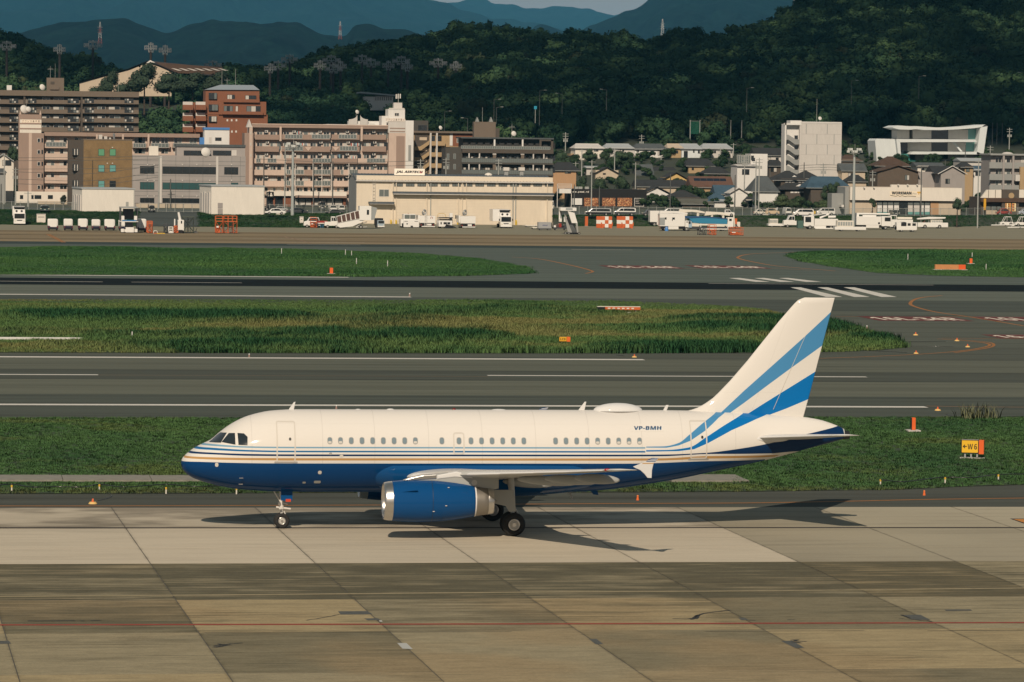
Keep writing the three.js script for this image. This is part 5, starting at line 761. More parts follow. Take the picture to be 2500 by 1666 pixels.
// --- cream maintenance hangar with its roof sign ---
{
const z=-916,T=thing('maintenance_hangar','long cream maintenance hangar with shutters and a white roof sign','hangar',[at(1,1600,1390,z)[0],0,z]);T.z=z;
const r=rect(1,978,945,2712,1390,z);wbox(T,'wall',W.hangar,r[0],r[1],0,r[3],z - 17.5,z);wbox(T,'side_wall',W.grey,r[0]- 0.12,r[0]- 0.004,0,r[3],z - 17.4,z - 0.1);  // grey sheet over the cream side: its shade is put into the colour
const rf=rect(1,970,948,2716,988,z),o=wpos(T);// mono-pitch slate roof leaning back
const g=new THREE.BufferGeometry(),q=[[rf[0],rf[2],0.5],[rf[1],rf[2],0.5],[rf[1],rf[3]+ 0.5,-9],[rf[0],rf[3]+ 0.5,-9],[rf[1],rf[2],-18],[rf[0],rf[2],-18]].map((p)=>[p[0]- o.x,p[1]- o.y,p[2]]);g.setAttribute('position',new THREE.Float32BufferAttribute([0,1,2,0,2,3,3,2,4,3,4,5].flatMap((i)=>q[i]),3));g.computeVertexNormals();boxUV(g);part(T,'roof',g,new THREE.MeshStandardMaterial({color:lin(0.10,0.125,0.145),roughness:0.6,side:THREE.DoubleSide,map:withRepeat(M.grain2,0.1,0.1)}));
{const n=60,gg=[];for(let i=0;i<n;i++){const x=lerp(rf[0],rf[1],i / n)- o.x;gg.push(barGeo([x,rf[2]- o.y + 0.06,0.5],[x,rf[3]+ 0.56 - o.y,-9],0.06,4));}part(T,'roof_ribs',merge(gg),W.slate).userData.kind='stuff';}
f(T,'gutter',W.offwhite,1,970,986,2716,996,0.7,-0.1);f(T,'ridge_cap',W.offwhite,1,970,940,2716,949,-8.6,9.4);
for(let i=0;i<14;i++){const x=1312 + i*102.5;if(x<2700)win(T,1,x,1006,x + 76,1034,3,M.winMid,M.frameD);}
win(T,1,1176,1058,1266,1124,2,M.winMid,M.frameW);f(T,'eave',W.slate,1,1296,1084,2716,1102,1.5,0);f(T,'eave_trim',W.offwhite,1,1298,1100,2716,1110,1.45,0);
f(T,'small_eave',W.slate,1,1082,1168,1306,1184,1.9,0);f(T,'small_eave_trim',W.offwhite,1,1088,1183,1300,1190,1.8,0);
for(const[x0,x1]of[[1330,1590],[1636,1896],[1950,2350],[2390,2600]]){const sh=f(T,'shutter_door',W.hangar,1,x0,1116,x1,1384,-0.02 + 0.1,0.2);const rr2=rect(1,x0,1116,x1,1384,z),gg=[];for(let i=1;i<20;i++){const y=lerp(rr2[2],rr2[3],i / 20);gg.push(boxGeo(rr2[0]- o.x,rr2[1]- o.x,y - o.y,y + 0.05 - o.y,0.08,0.12));}part(sh,'shutter_ribs',(()=>{const q2=merge(gg);const w=wpos(sh);q2.translate(o.x - w.x,o.y - w.y,0);return q2;})(),W.hangar).userData.kind='stuff';}
f(T,'personnel_door',W.hangar,1,1150,1200,1275,1384,0.1,0);for(const x of[1298,1326,1598,1632,1875,1910,1946,2360,2384,2662])f(T,x % 4?'pillar':'downpipe',x % 4?W.hangar:M.pole,1,x - 3,1000,x + 4,1388,0.35,0);
for(const x of[1280,1325,1870,2385])f(T,'bumper_post',std([0.62,0.42,0.03]),1,x - 6,1328,x + 6,1390,0.7,-0.45);
for(const[y]of[[1010],[1040],[1070],[1100],[1130],[1150]])f(T,'ladder_rung',M.frameW,1,1122,y,1142,y + 3,0.3,-0.2);for(const x of[1121,1141])f(T,'ladder_rail',M.frameW,1,x - 1.5,1000,x + 1.5,1160,0.3,-0.2);
// sign on legs above the ridge
const S=thing('roof_sign','white lettered board on legs standing on the hangar roof','sign',[at(1,1446,950,z)[0],rf[3]+ 0.2,z - 8]),sr=rect(1,1312,876,1582,934,z - 6);wbox(S,'board',W.white,sr[0],sr[1],sr[2],sr[3],z - 6.3,z - 6);
const so=wpos(S),pg2=new THREE.PlaneGeometry(sr[1]- sr[0]- 0.1,sr[3]- sr[2]- 0.1);pg2.translate((sr[0]+ sr[1])/ 2 - so.x,(sr[2]+ sr[3])/ 2 - so.y,z - 5.98 - so.z);
part(S,'lettering',pg2,signTex(512,112,'#e9e3d8',(c)=>{c.fillStyle='#1c1c1e';c.save();c.translate(36,74);c.transform(1.25,0,-0.3,1,0,0);c.font='bold 50px sans-serif';const w=c.measureText('JAL AIRTECH').width;c.scale(350 / w,1.1);c.fillText('JAL AIRTECH',0,0);c.lineWidth=4;c.strokeStyle='#1c1c1e';c.strokeText('JAL AIRTECH',0,0);c.restore();c.strokeStyle='#a8242a';c.lineWidth=7;c.beginPath();c.arc(455,56,20,-0.6,3.7);c.stroke();c.beginPath();c.moveTo(447,36);c.lineTo(447,66);c.stroke();}));
for(let i=0;i<6;i++){const x=lerp(sr[0]+ 0.3,sr[1]- 0.3,i / 5)- so.x;part(S,'leg',merge([barGeo([x,-1.6,2.0],[x,sr[2]- so.y,1.85],0.05),barGeo([x,-1.2,0.2],[x,sr[3]- so.y - 0.2,1.75],0.04)]),M.pole);}
const dr=at(1,2190,945,z);const rv=thing('roof_vent','cream half round ventilator on the hangar roof','roof vent',[dr[0],dr[1]- 0.2,z - 9]);const gv=new THREE.SphereGeometry(1,16,8,0,6.2832,0,Math.PI / 2);gv.scale(1.1,1.0,1.1);part(rv,'dome',gv,W.cream);part(rv,'base',boxGeo(-1.2,1.2,-0.6,0.05,-1.2,1.2),W.cream);
for(const[x,l]of[[175,'left'],[312,'right']]){const c=at(2,x,945,z),v2=thing('roof_vent',`grey hooded exhaust duct, the ${l} one at the right end of the hangar roof`,'roof vent',[c[0],c[1]- 0.4,z - 9],'hooded ducts on the hangar roof');part(v2,'duct',boxGeo(-0.45,0.45,0,1.7,-0.4,0.4),W.grey);part(v2,'hood',boxGeo(-0.7,0.7,1.7,2.5,-0.6,0.7),W.offwhite);}
const ex=at(2,520,1000,z),b2=thing('wall_box','round cornered white box on the right end of the hangar','wall box',[ex[0],ex[1]- 0.6,z - 1]);part(b2,'body',boxGeo(-0.5,0.55,0,1.1,-0.6,0.6),W.white);
}
// --- hillside buildings behind ---
{
const z=-1340,T=bld('hill_pavilion','white pavilion with a sloping grey roof among the hillside trees','building',1,1060,240,1302,330,z,10,W.white,{base:at(1,1200,360,z)[1]});const o=wpos(T),a=at(1,1008,196,z),b=at(1,1312,222,z);part(T,'roof',extrudeXY([[a[0]- o.x,a[1]- o.y - 0.5],[b[0]- o.x,b[1]- o.y - 0.5],[b[0]- o.x,b[1]- o.y],[a[0]- o.x,a[1]- o.y]],-12,2),W.roofPale);for(let i=0;i<8;i++)f(T,'window',M.winMid,1,1142 + i*19,232,1156 + i*19,272,0.08,0);
const z2=-1330,G2=thing('sports_hall','large cream gabled sports hall with a brown roof on the wooded hill','hall',[at(0,1100,100,z2)[0],at(0,1000,220,z2)[1],z2]),o2=wpos(G2);
const gp=(x,y)=>{const v=onPlane(x,y,z2);return[v.x - o2.x,v.y - o2.y];};
part(G2,'gable_wall',extrudeXY([gp(194,235),gp(194,203),gp(250,188),gp(314,171),gp(364,153),gp(392,165),gp(418,176),gp(418,235)],-2,0),W.beige);
const rp=[gp(190,203),gp(250,186),gp(314,169),gp(360,150),gp(392,163),gp(425,178)];const back=60;const pos=[];for(let i=0;i + 1<rp.length;i++){const[x0,y0]=rp[i],[x1,y1]=rp[i + 1];const s=17;pos.push(x0,y0 + 0.25,0.8,x1,y1 + 0.25,0.8,x1 + s,y1 + 0.25,-back,x0,y0 + 0.25,0.8,x1 + s,y1 + 0.25,-back,x0 + s,y0 + 0.25,-back);}
const g=new THREE.BufferGeometry();g.setAttribute('position',new THREE.Float32BufferAttribute(pos,3));g.computeVertexNormals();boxUV(g);part(G2,'roof',g,new THREE.MeshStandardMaterial({color:lin(0.05,0.032,0.028),roughness:0.6,side:THREE.DoubleSide}));
part(G2,'roof_ridge',extrudeXY([gp(356,154),gp(366,147),gp(378,153),gp(370,153),gp(366,151),gp(362,154)],-1,1.2),W.white);
part(G2,'long_roof',extrudeXY([gp(382,152),gp(545,164),gp(545,182),gp(425,178)],-8,-4),W.roofBrown);for(let i=0;i<7;i++)part(G2,'roof_light',extrudeXY([gp(418 + i*19,166),gp(428 + i*19,167),gp(446 + i*19,172),gp(436 + i*19,172)],-4.2,-3.8),W.offwhite);
}
// --- white seven storey block with an outside stair ---
{
const z=-1090,T=bld('tower_block','pale seven storey block with a zigzag outside stair','building',3,382,466,741,1000,z,16,W.offwhite);f(T,'roof_parapet',W.white,3,380,462,742,472,0.12,16);f(T,'stair_back',W.white,3,240,480,384,1000,-1.5,5);f(T,'stair_head',W.white,3,290,450,388,490,0,5);f(T,'stair_column',W.white,3,236,474,250,1000,0.2,1);f(T,'stair_lintel',W.white,3,236,474,388,490,0.2,1);f(T,'stair_column',W.offwhite,3,368,490,384,1000,0.2,1);
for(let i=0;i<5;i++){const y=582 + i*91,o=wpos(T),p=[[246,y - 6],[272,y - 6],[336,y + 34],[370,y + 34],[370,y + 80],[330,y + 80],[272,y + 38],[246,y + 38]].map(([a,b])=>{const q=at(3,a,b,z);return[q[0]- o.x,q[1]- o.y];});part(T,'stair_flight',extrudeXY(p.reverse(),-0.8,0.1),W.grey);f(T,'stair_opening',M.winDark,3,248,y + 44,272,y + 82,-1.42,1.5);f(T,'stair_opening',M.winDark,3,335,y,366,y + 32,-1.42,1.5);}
for(const[x,y0,y1]of[[430,480,570],[616,480,570],[524,572,660],[676,572,660],[430,664,750],[616,664,750],[524,756,840],[676,756,840]])f(T,'panel_groove',W.grey,3,x - 3,y0,x + 3,y1,0.012,0.02);for(const y of[571,661,753,842])f(T,'panel_groove',W.office,3,386,y,740,y + 1.5,0.012,0.02);
const a=at(3,556,460,z);antenna(a[0],a[1],z - 5,6.6,'tall aerial on the pale tower block roof');dish(a[0]+ 0.2,a[1]- 0.3,z - 2,0.55,'satellite_dish','little dish on the pale tower block roof',0.2);
}
// --- sculptural white building on the hill ---
{
const z=-1160,T=thing('sculptural_building','sculptural white building with curved roofs and a slanting end wall','building',[at(3,1600,860,z)[0],terrainAt(at(3,1600,860,z)[0],z)- 0.3,z]),o=wpos(T),pt=(x,y)=>{const q=at(3,x,y,z);return[q[0]- o.x,q[1]- o.y];},sh=(name,P4,z0,z1,m)=>part(T,name,extrudeXY(P4.map((p)=>pt(...p)).reverse(),z0,z1),m);
sh('upper_roof',[[1168,512],[1218,494],[1345,502],[1380,500],[1560,512],[1690,510],[1840,500],[1985,486],[2010,500],[1900,518],[1760,528],[1600,535],[1450,534],[1380,526],[1330,532],[1230,530]],-9,3,W.modern);
sh('end_wall',[[1985,488],[2010,500],[1975,752],[1915,748],[1945,520]],-9,3,W.modern);sh('middle_deck',[[1205,614],[1900,618],[1920,640],[1240,642]],-9,3,W.modern);sh('lower_deck',[[1325,748],[1350,724],[1920,727],[1975,750]],-9,3,W.modern);sh('slant_wall',[[1205,614],[1240,640],[1248,790],[1226,780]],-9,3,W.modern);
sh('side_block',[[1032,628],[1050,610],[1205,614],[1228,800],[1050,850]],-9,1,W.modern);sh('brace',[[1722,645],[1738,645],[1806,724],[1786,724]],0.5,1,W.modern);
for(const[x0,y0,x1,y1,m]of[[1240,535,1350,612,W.offwhite],[1380,530,1545,612,W.offwhite],[1545,532,1695,616,M.winDark],[1695,530,1870,616,W.offwhite],[1870,525,1945,616,M.winTeal],[1240,645,1335,720,M.winDark],[1335,645,1545,722,W.offwhite],[1545,645,1690,724,M.winDark],[1690,645,1850,724,W.offwhite],[1850,640,1930,726,M.winTeal],[1400,752,1970,850,W.grey],[1545,752,1690,790,M.winDark]])sh(m===W.offwhite||m===W.grey?'recessed_wall':'glazing',[[x0,y0],[x1,y0],[x1,y1],[x0,y1]],-8,-1.2,m);
sh('glass_corner',[[1246,745],[1330,745],[1345,790],[1395,800],[1400,870],[1360,870],[1330,850],[1255,800]],-7,0.4,new THREE.MeshPhysicalMaterial({color:lin(0.05,0.22,0.20),roughness:0.12,clearcoat:1}));sh('base',[[1060,850],[1400,860],[1990,850],[1990,950],[1060,950]],-8,-1.5,W.grey);
}
// --- workwear store ---
{
const z=-978,T=bld('workwear_store','long cream store with a lettered fascia and glass front','building',3,815,1042,1795,1300,z,14,W.beige);f(T,'fascia',W.cream,3,812,1042,1798,1158,0.9,0);f(T,'raised_fascia',W.cream,3,1174,1018,1448,1046,0.88,0.4);f(T,'shadow_gap',M.frameD,3,814,1158,1740,1164,0.6,0);f(T,'side_block',W.grey,3,678,1096,812,1300,-3,8);f(T,'rear_block',W.grey,3,780,1040,816,1300,-1,10);win(T,3,742,1196,764,1216,1,M.winDark,M.frameW,-2.9);
f(T,'shopfront',M.winDark,3,1052,1162,1528,1290,0.08,0);for(const[x0,x1]of[[1056,1100],[1106,1146],[1150,1198],[1204,1250],[1326,1372],[1378,1432],[1440,1470],[1476,1522]]){const g=f(T,'shop_window',M.frameD,3,x0,1168,x1,1286,0.12,0);f(T,'pane',M.winMid,3,x0 + 2,1170,x1 - 2,1196,0.15,0,g);f(T,'poster',x0>1320&&x0<1440?W.offwhite:W.white,3,x0 + 2,1200,x1 - 2,1258,0.16,0,g);f(T,'pane',M.winTeal,3,x0 + 2,1258,x1 - 2,1284,0.14,0,g);}
f(T,'wall_panel',W.orangeTan,3,1530,1168,1600,1292,0.05,0);
panel(T,'lettering',signTex(640,128,'#e3d6c0',(c)=>{c.fillStyle='#23282b';c.font='bold 76px sans-serif';c.save();c.translate(40,72);const w=c.measureText('WORKMAN').width;c.scale(395 / w,1);c.fillText('WORKMAN',0,0);c.lineWidth=6;c.strokeStyle='#23282b';c.strokeText('WORKMAN',0,0);c.restore();c.font='italic 46px sans-serif';c.fillStyle='#5a5f60';c.fillText('Plus',442,70);c.lineWidth=11;c.strokeStyle='#23282b';c.beginPath();c.moveTo(8,92);c.lineTo(120,112);c.lineTo(160,96);c.lineTo(200,112);c.lineTo(245,98);c.lineTo(300,114);c.lineTo(350,104);c.lineTo(520,110);c.stroke();c.fillStyle='#c79a3a';c.fillRect(545,14,80,26);c.fillRect(560,40,14,34);c.fillRect(590,40,14,24);}),3,1162,1072,1446,1128,0.93);
for(const x of[1232,1316,1400,932,1018])f(T,'spot_lamp',M.frameW,3,x - 5,x>1100?1012:1036,x + 5,x>1100?1024:1048,1.5,-0.9);
}
// --- brown and yellow restaurant at the right edge ---
{
const z=-985,T=bld('restaurant','dark brown restaurant with cream gable panels and a yellow post','building',3,1975,1130,2560,1300,z,12,W.brownDark);const o=wpos(T),q=(x,y)=>{const p=at(3,x,y,z);return[p[0]- o.x,p[1]- o.y];};
part(T,'cream_gable',extrudeXY([q(1968,1134),q(2022,1062),q(2148,1062),q(2148,1134)].reverse(),-0.2,0.9),W.cream);f(T,'cream_panel',W.cream,3,2300,1062,2560,1134,0.9,0.2);f(T,'dark_tower',W.brownDark,3,2150,1060,2300,1300,1.2,0);f(T,'awning',W.roofBrown,3,1965,1136,2560,1172,1.6,0);f(T,'yellow_post',std([0.62,0.33,0.02]),3,1984,1140,2004,1240,1.8,-1.5);for(const x of[2032,2092])f(T,'gable_joint',W.roofBrown,3,x,1064,x + 4,1132,0.94,0);
for(const[x0,x1]of[[2010,2060],[2066,2110],[2116,2148]])win(T,3,x0,1204,x1,1244,1,M.winMid,M.frameD);f(T,'low_wall',W.beige,3,2004,1244,2112,1280,0.3,0);
panel(T,'menu_board',signTex(128,128,'#d9b36a',(c)=>{for(let i=0;i<16;i++){c.fillStyle=['#8a3a1a','#efe0b8','#5a2a12','#c9742c'][i % 4];c.fillRect(6 +(i % 4)*30,6 + Math.floor(i / 4)*30,26,24);}}),3,2178,1180,2228,1252,1.24);panel(T,'menu_board',signTex(128,128,'#e0bf7c',(c)=>{for(let i=0;i<9;i++){c.fillStyle=['#a2401c','#f0e2bc','#6b3015'][(i*2)% 3];c.fillRect(8 +(i % 3)*40,8 + Math.floor(i / 3)*40,34,32);}}),3,2238,1180,2272,1252,1.24);
part(T,'round_sign',(()=>{const c=q(2232,1114),g=new THREE.CylinderGeometry(0.75,0.75,0.12,24);g.rotateX(Math.PI / 2);g.translate(c[0],c[1],1.28);return g;})(),W.tan);
}
// --- grey apartment block at the right edge ---
{
const z=-1020,T=bld('apartment_block','grey concrete apartment block cut off by the right edge','building',3,2060,752,2600,1100,z,10,W.office);f(T,'roof_slab',W.grey,3,2045,745,2600,760,1.6,10);[[775,822,872],[880,926,976],[985,1022,1060]].forEach(([a,b,c],i)=>{storey(T,3,2050,2600,a,b,c,W.grey,[[2100,2155,2],[2165,2235,2],[2330,2360,1]]);});for(const x of[2160,2245])f(T,'column',W.office,3,x - 6,760,x + 10,1080,1.5,0);f(T,'tan_wing',W.tan,3,2300,860,2600,1060,2.4,-1.5);f(T,'projecting_balcony',W.offwhite,3,2262,930,2316,985,2.2,-1.3);
for(const[x0,x1]of[[2190,2300]]){const c=rect(3,x0,722,x1,748,z),t=thing('roof_tank','pale domed tank on the grey block at the right edge','tank',[(c[0]+ c[1])/ 2,c[2]- 0.2,z - 4]);const g=new THREE.SphereGeometry(1,16,8,0,6.2832,0,Math.PI / 2);g.scale((c[1]- c[0])/ 2,c[3]- c[2],1.5);part(t,'shell',g,W.offwhite);part(t,'plinth',boxGeo(-(c[1]- c[0])/ 2,(c[1]- c[0])/ 2,-0.4,0.1,-1.5,1.5),W.grey);}
}
// ---------- houses on the rising ground ----------
function roofGeo(type,x0,x1,ye,yt,zf,zb,inset=0.25){
const zm=(zf + zb)/ 2,w=x1 - x0,xm=(x0 + x1)/ 2;let v,t;
if(type==='front'){v=[[x0,ye,zf],[x1,ye,zf],[x1,ye,zb],[x0,ye,zb],[xm,yt,zf],[xm,yt,zb]];t=[0,4,5,0,5,3,4,1,2,4,2,5];return[v,t];}
const i=type==='gable'?0:Math.min(w*inset,w*0.45);v=[[x0,ye,zf],[x1,ye,zf],[x1,ye,zb],[x0,ye,zb],[x0 + i,yt,zm],[x1 - i,yt,zm]];t=[0,1,5,0,5,4,2,3,4,2,4,5,3,0,4,1,2,5];return[v,t];
}
function house(label,k,w,z,depth,wm,rm,roof,wins=[],cat='house',o={}){
const T=bld(o.name||'house',label,cat,k,w[0],w[1],w[2],w[3],z,depth,wm,{group:'houses on the slope',...o}),p=wpos(T),[type,x0,x1,yt,ye,ins]=roof,r=rect(k,x0,yt,x1,ye,z),[v,t]=roofGeo(type,r[0]- p.x,r[1]- p.x,r[2]- p.y,r[3]- p.y,0.55,-depth - 0.55,ins);
const g=new THREE.BufferGeometry();g.setAttribute('position',new THREE.Float32BufferAttribute(t.flatMap((i)=>v[i]),3));g.computeVertexNormals();boxUV(g);const m=rm.clone();m.side=THREE.DoubleSide;const R=part(T,'roof',g,m);
if(type==='front'){const ym=r[3]- p.y - 0.12,a=lerp(r[0],r[1],0.06)- p.x,b=lerp(r[0],r[1],0.94)- p.x;part(T,'gable_wall',extrudeXY([[a,r[2]- p.y],[b,r[2]- p.y],[(a + b)/ 2,ym - 0.15]],-0.4,0.02),wm);for(const s of[0,1])part(R,'barge_board',barGeo([s?v[1][0]:v[0][0],v[0][1],0.58],[v[4][0],v[4][1],0.58],0.12,4),o.trim||rm);}
else{part(R,'gutter',boxGeo(v[0][0],v[1][0],v[0][1]- 0.16,v[0][1]- 0.01,0.42,0.6),o.trim||W.grey);if(type==='hip')part(R,'ridge_tiles',barGeo([v[4][0],v[4][1],v[4][2]],[v[5][0],v[5][1],v[5][2]],0.16,6),rm);}
for(const[a,b,c,d,n]of wins)win(T,k,a,b,c,d,n||2,undefined,M.frameD);
return T;
}
house('orange tan house with a dark hipped roof right of the charcoal block',2,[545,885,748,1010],-1075,9,W.orangeTan,W.roofDark,['hip',530,790,822,892],[[648,888,702,920,2]]);
house('cream gabled house half hidden by dark trees',2,[920,890,1122,960],-1120,8,W.beige,W.roofDark,['front',905,1130,862,920],[[985,915,1010,930,1]]);
house('low house with a pale flat roof behind the cream gable',2,[840,862,1000,930],-1130,7,W.offwhite,W.roofPale,['gable',832,1005,852,868]);
house('house with a broad dark gable below the cream terrace',2,[700,745,1000,800],-1175,9,W.tan,W.roofDark,['front',680,1015,698,772]);
for(const[l,a,b,c,d,wm,rm,rx0,rx1,wn]of[
['cream unit at the left end of the upper terrace',740,690,1004,790,W.cream,W.offwhite,730,1000,[[905,700,945,725]]],['grey beige unit, second in the upper terrace',1008,690,1262,790,W.offwhite,W.roofPale,1000,1268,[[1020,690,1060,722],[1140,708,1172,726]]],['white unit with a blue grey roof, third in the upper terrace',1264,698,1558,790,W.white,W.roofGrey,1262,1562,[[1282,710,1304,730],[1340,708,1380,735],[1470,712,1500,760]]],
['tan unit, fourth in the upper terrace',1562,688,1680,800,W.tan,W.beige,1556,1700,[[1605,715,1650,742]]],['pale blue unit, fifth in the upper terrace',1676,694,1862,810,W.modern,W.roofPale,1660,1868,[[1782,705,1796,735],[1825,715,1855,742],[1700,720,1735,780]]],['pinkish white unit at the right end of the upper terrace',1866,694,2132,830,W.offwhite,W.roofPale,1858,2140,[[1955,718,1985,740],[2112,712,2128,740]]]])
house(l,2,[a,b,c,d],-1172,9,wm,rm,['hip',rx0,rx1,658,b + 6,0.12],wn);
house('beige house with two dark roof tiers below the white terrace',2,[1435,905,1645,980],-1135,9,W.beige,W.roofDark,['hip',1428,1665,866,914,0.12],[[1465,930,1520,945,2]]);
house('dark roofed house with solar panels left of the beige house',2,[1290,950,1432,1010],-1125,9,W.brownDark,W.roofGrey,['gable',1278,1444,838,962]);
house('house under a plain dark roof just below the white terrace',2,[1450,850,1650,900],-1170,8,W.brown,W.roofDark,['hip',1438,1662,800,866,0.08]);
house('yellow house with a dark framed gable',2,[1540,955,1740,1040],-1100,9,W.yellow,W.roofDark,['front',1492,1770,908,985],[[1600,982,1690,1000,3]]);
house('tan house with a broad dark hipped roof',2,[1742,850,1922,960],-1130,9,W.tan,W.roofDark,['hip',1718,1980,790,852,0.15],[[1770,868,1790,890,1]]);
house('small house with a low dark hipped roof beside the tan house',2,[1895,915,2110,970],-1110,8,W.brownDark,W.roofDark,['hip',1876,2125,862,920,0.3]);
{const T=house('brown house with a russet tile roof and solar panels',2,[1800,1040,2005,1150],-1075,9,W.tan,W.roofRed,['gable',1762,2145,945,1042],[]),o=wpos(T);const r=rect(2,1805,975,2092,1030,-1075);for(let i=0;i<5;i++){const g=boxGeo(lerp(r[0],r[1],i / 5)+ 0.04 - o.x,lerp(r[0],r[1],(i + 1)/ 5)- 0.04 - o.x,-1.9,1.9,0,0.06);g.rotateX(-Math.PI / 2 + 0.62);const yy=(r[2]+ r[3])/ 2 - o.y;g.translate(0,yy + 0.12,-1.9);part(T,'solar_panel',g,new THREE.MeshPhysicalMaterial({color:lin(0.012,0.016,0.024),roughness:0.25,clearcoat:0.5}));}}
house('long low house with a dark roof behind the black shop',2,[1288,1030,1722,1080],-1085,8,W.beige,W.roofDark,['gable',1280,1738,976,1036]);
house('white gabled house with a grey tiled roof right of the black shop',2,[1400,1090,1590,1190],-1062,8,W.white,W.roofDark,['front',1300,1622,1036,1115],[]);
house('low dark tiled house with a small white gable',2,[1560,1130,1850,1190],-1055,8,W.brownDark,W.roofDark,['hip',1530,1885,1070,1146,0.42]);
house('low house with a green grey ribbed roof behind the fence',2,[1690,1185,1940,1230],-1040,7,W.brownDark,wall([0.13,0.13,0.105],M.grain2),['gable',1665,1970,1142,1188]);
house('house with a blue tiled roof and white gable',2,[1935,1150,2075,1235],-1042,7,W.white,W.roofBlue,['hip',1905,2120,1100,1165,0.35]);
house('taller house with a blue tiled roof behind the white one',2,[1990,1095,2120,1180],-1060,7,W.offwhite,W.roofBlue,['gable',1975,2170,1022,1100]);
house('white house with a rounded gable behind the bushes',2,[2108,1085,2262,1240],-1046,7,W.white,W.offwhite,['front',2100,2268,1045,1095]);
house('small cream house with dark eaves left of the pole',2,[2250,1150,2340,1230],-1043,6,W.cream,W.roofDark,['hip',2238,2352,1128,1162,0.3]);
house('white flat roofed house with a tall stair head left of the pale tower block',2,[2172,850,2360,1010],-1075,9,W.white,W.offwhite,['gable',2168,2366,838,852],[[2215,880,2280,930,2],[2295,760,2320,800,1]]);{const T=bld('white_house','white upper house with railings behind the flat roofed one','house',2,2292,745,2440,900,-1085,8,W.white,{group:'houses on the slope'});win(T,2,2300,780,2330,810,1,M.winDark,M.frameD);rail(T,2,2170,755,2292,830,-1,6);}
house('long pale house with a dark roof left of the pale tower block',3,[0,755,236,830],-1135,8,W.offwhite,W.roofDark,['gable',-30,246,692,758],[[90,778,118,800,1],[160,778,186,800,1]]);
house('small dark house with a hipped roof below it',3,[100,850,232,930],-1105,7,W.brownDark,W.roofDark,['hip',92,240,802,852,0.2],[[115,868,170,905,2]]);
house('large house with a long dark roof and white lower wall',3,[15,1075,180,1160],-1030,9,W.white,W.roofGrey,['hip',-60,196,946,1078,0.3]);
{const T=house('traditional wooden house with two tiers of dark tiled roofs',3,[205,965,440,1180],-1048,9,W.brownDark,W.roofDark,['hip',130,455,900,978,0.42],[]);const o=wpos(T);const r=rect(3,175,1000,540,1062,-1046),[v,t]=roofGeo('hip',r[0]- o.x,r[1]- o.x,r[2]- o.y,r[3]- o.y,3.2,-3,0.25),g=new THREE.BufferGeometry();g.setAttribute('position',new THREE.Float32BufferAttribute(t.flatMap((i)=>v[i]),3));g.computeVertexNormals();boxUV(g);const m=W.roofDark.clone();m.side=THREE.DoubleSide;part(T,'lower_roof',g,m);f(T,'lower_wall',W.brownDark,3,230,1055,520,1200,2.4,0);for(let i=0;i<6;i++){f(T,'paper_window',W.white,3,274 + i*34,1072,302 + i*34,1090,2.46,0);if(i !==3)f(T,'paper_window',W.white,3,245 + i*29,984,268 + i*29,1000,0.06,0);}for(const[x,y,w2,h2]of[[325,948,40,14],[372,1032,70,20]]){const a=at(3,x - w2 / 2,y,-1046),b=at(3,x + w2 / 2,y,-1046),c=at(3,x,y - h2,-1046);part(T,'white_gable',extrudeXY([[a[0]- o.x,a[1]- o.y],[b[0]- o.x,b[1]- o.y],[c[0]- o.x,c[1]- o.y]],1.9,2.1),W.white);}}
house('house with a dark roof and white gable right of the wooden house',3,[380,955,540,1030],-1070,8,W.brown,W.roofDark,['hip',335,565,896,962,0.45]);
house('house with a wide blue grey hipped roof',3,[470,1040,800,1160],-1035,9,W.brownDark,W.roofBlue,['hip',425,832,950,1046,0.2],[[700,1060,770,1100,3]]);
house('cream house with a brown roof right of the pale tower block',3,[745,890,950,1010],-1085,8,W.beige,W.roofGrey,['gable',735,970,830,895],[[800,915,850,945,2]]);
house('small house with a russet roof high behind the floodlight mast',3,[748,790,900,860],-1130,8,W.brown,W.roofBrown,['hip',736,930,756,806,0.3]);
house('low cream house with a curved dark roof behind the store',3,[800,985,960,1060],-1060,7,W.beige,W.roofDark,['hip',792,975,935,990,0.3]);
house('big brown house with a garage and letters on its wall',3,[1060,900,1418,1060],-1050,10,wall([0.13,0.10,0.075]),W.roofBrown,['front',1050,1430,848,905],[[1300,932,1342,978,2]]);
house('house with a dark brown hipped roof below the sculptural building',3,[1070,850,1350,905],-1110,9,W.brown,W.roofBrown,['hip',1030,1372,772,852,0.42]);
house('cream upper house with dark roof right of the brown house',3,[1415,850,1640,930],-1090,8,W.cream,W.roofGrey,['gable',1400,1660,822,856],[[1445,870,1500,892,2]]);
house('grey gabled house with white trim behind the store',3,[1620,920,1832,1060],-1045,9,W.office,W.roofDark,['front',1590,1850,852,925],[[1660,965,1700,1010,2]],'house',{trim:W.white});
house('grey house wall with a pipe between the brown and grey gables',3,[1420,905,1625,1050],-1052,8,W.office,W.roofDark,['gable',1545,1720,852,910]);
house('tan house with white balcony near the grey block',3,[1832,855,1905,1000],-1062,7,W.tan,W.roofDark,['hip',1790,1912,820,862,0.3],[[1842,870,1875,905,1]]);
house('white house with crowded balconies beside the grey block',3,[1910,880,2040,1060],-1065,7,W.white,W.roofBlue,['gable',1900,2050,850,890],[[1925,905,1970,940,2],[1985,905,2020,950,2]]);
house('long pale roofed house above the grey gabled houses',3,[1790,805,2090,850],-1120,8,W.offwhite,W.roofPale,['gable',1785,2095,782,808]);
house('white gabled house cut off by the left edge',0,[-60,800,118,880],-1030,8,W.cream,W.roofPale,['front',-70,122,745,812],[[18,800,98,850,3]]);
house('house with a grey roof below the white gable at the left edge',0,[-60,905,48,1030],-1015,8,W.grey,W.roofGrey,['hip',-80,60,878,910,0.2]);
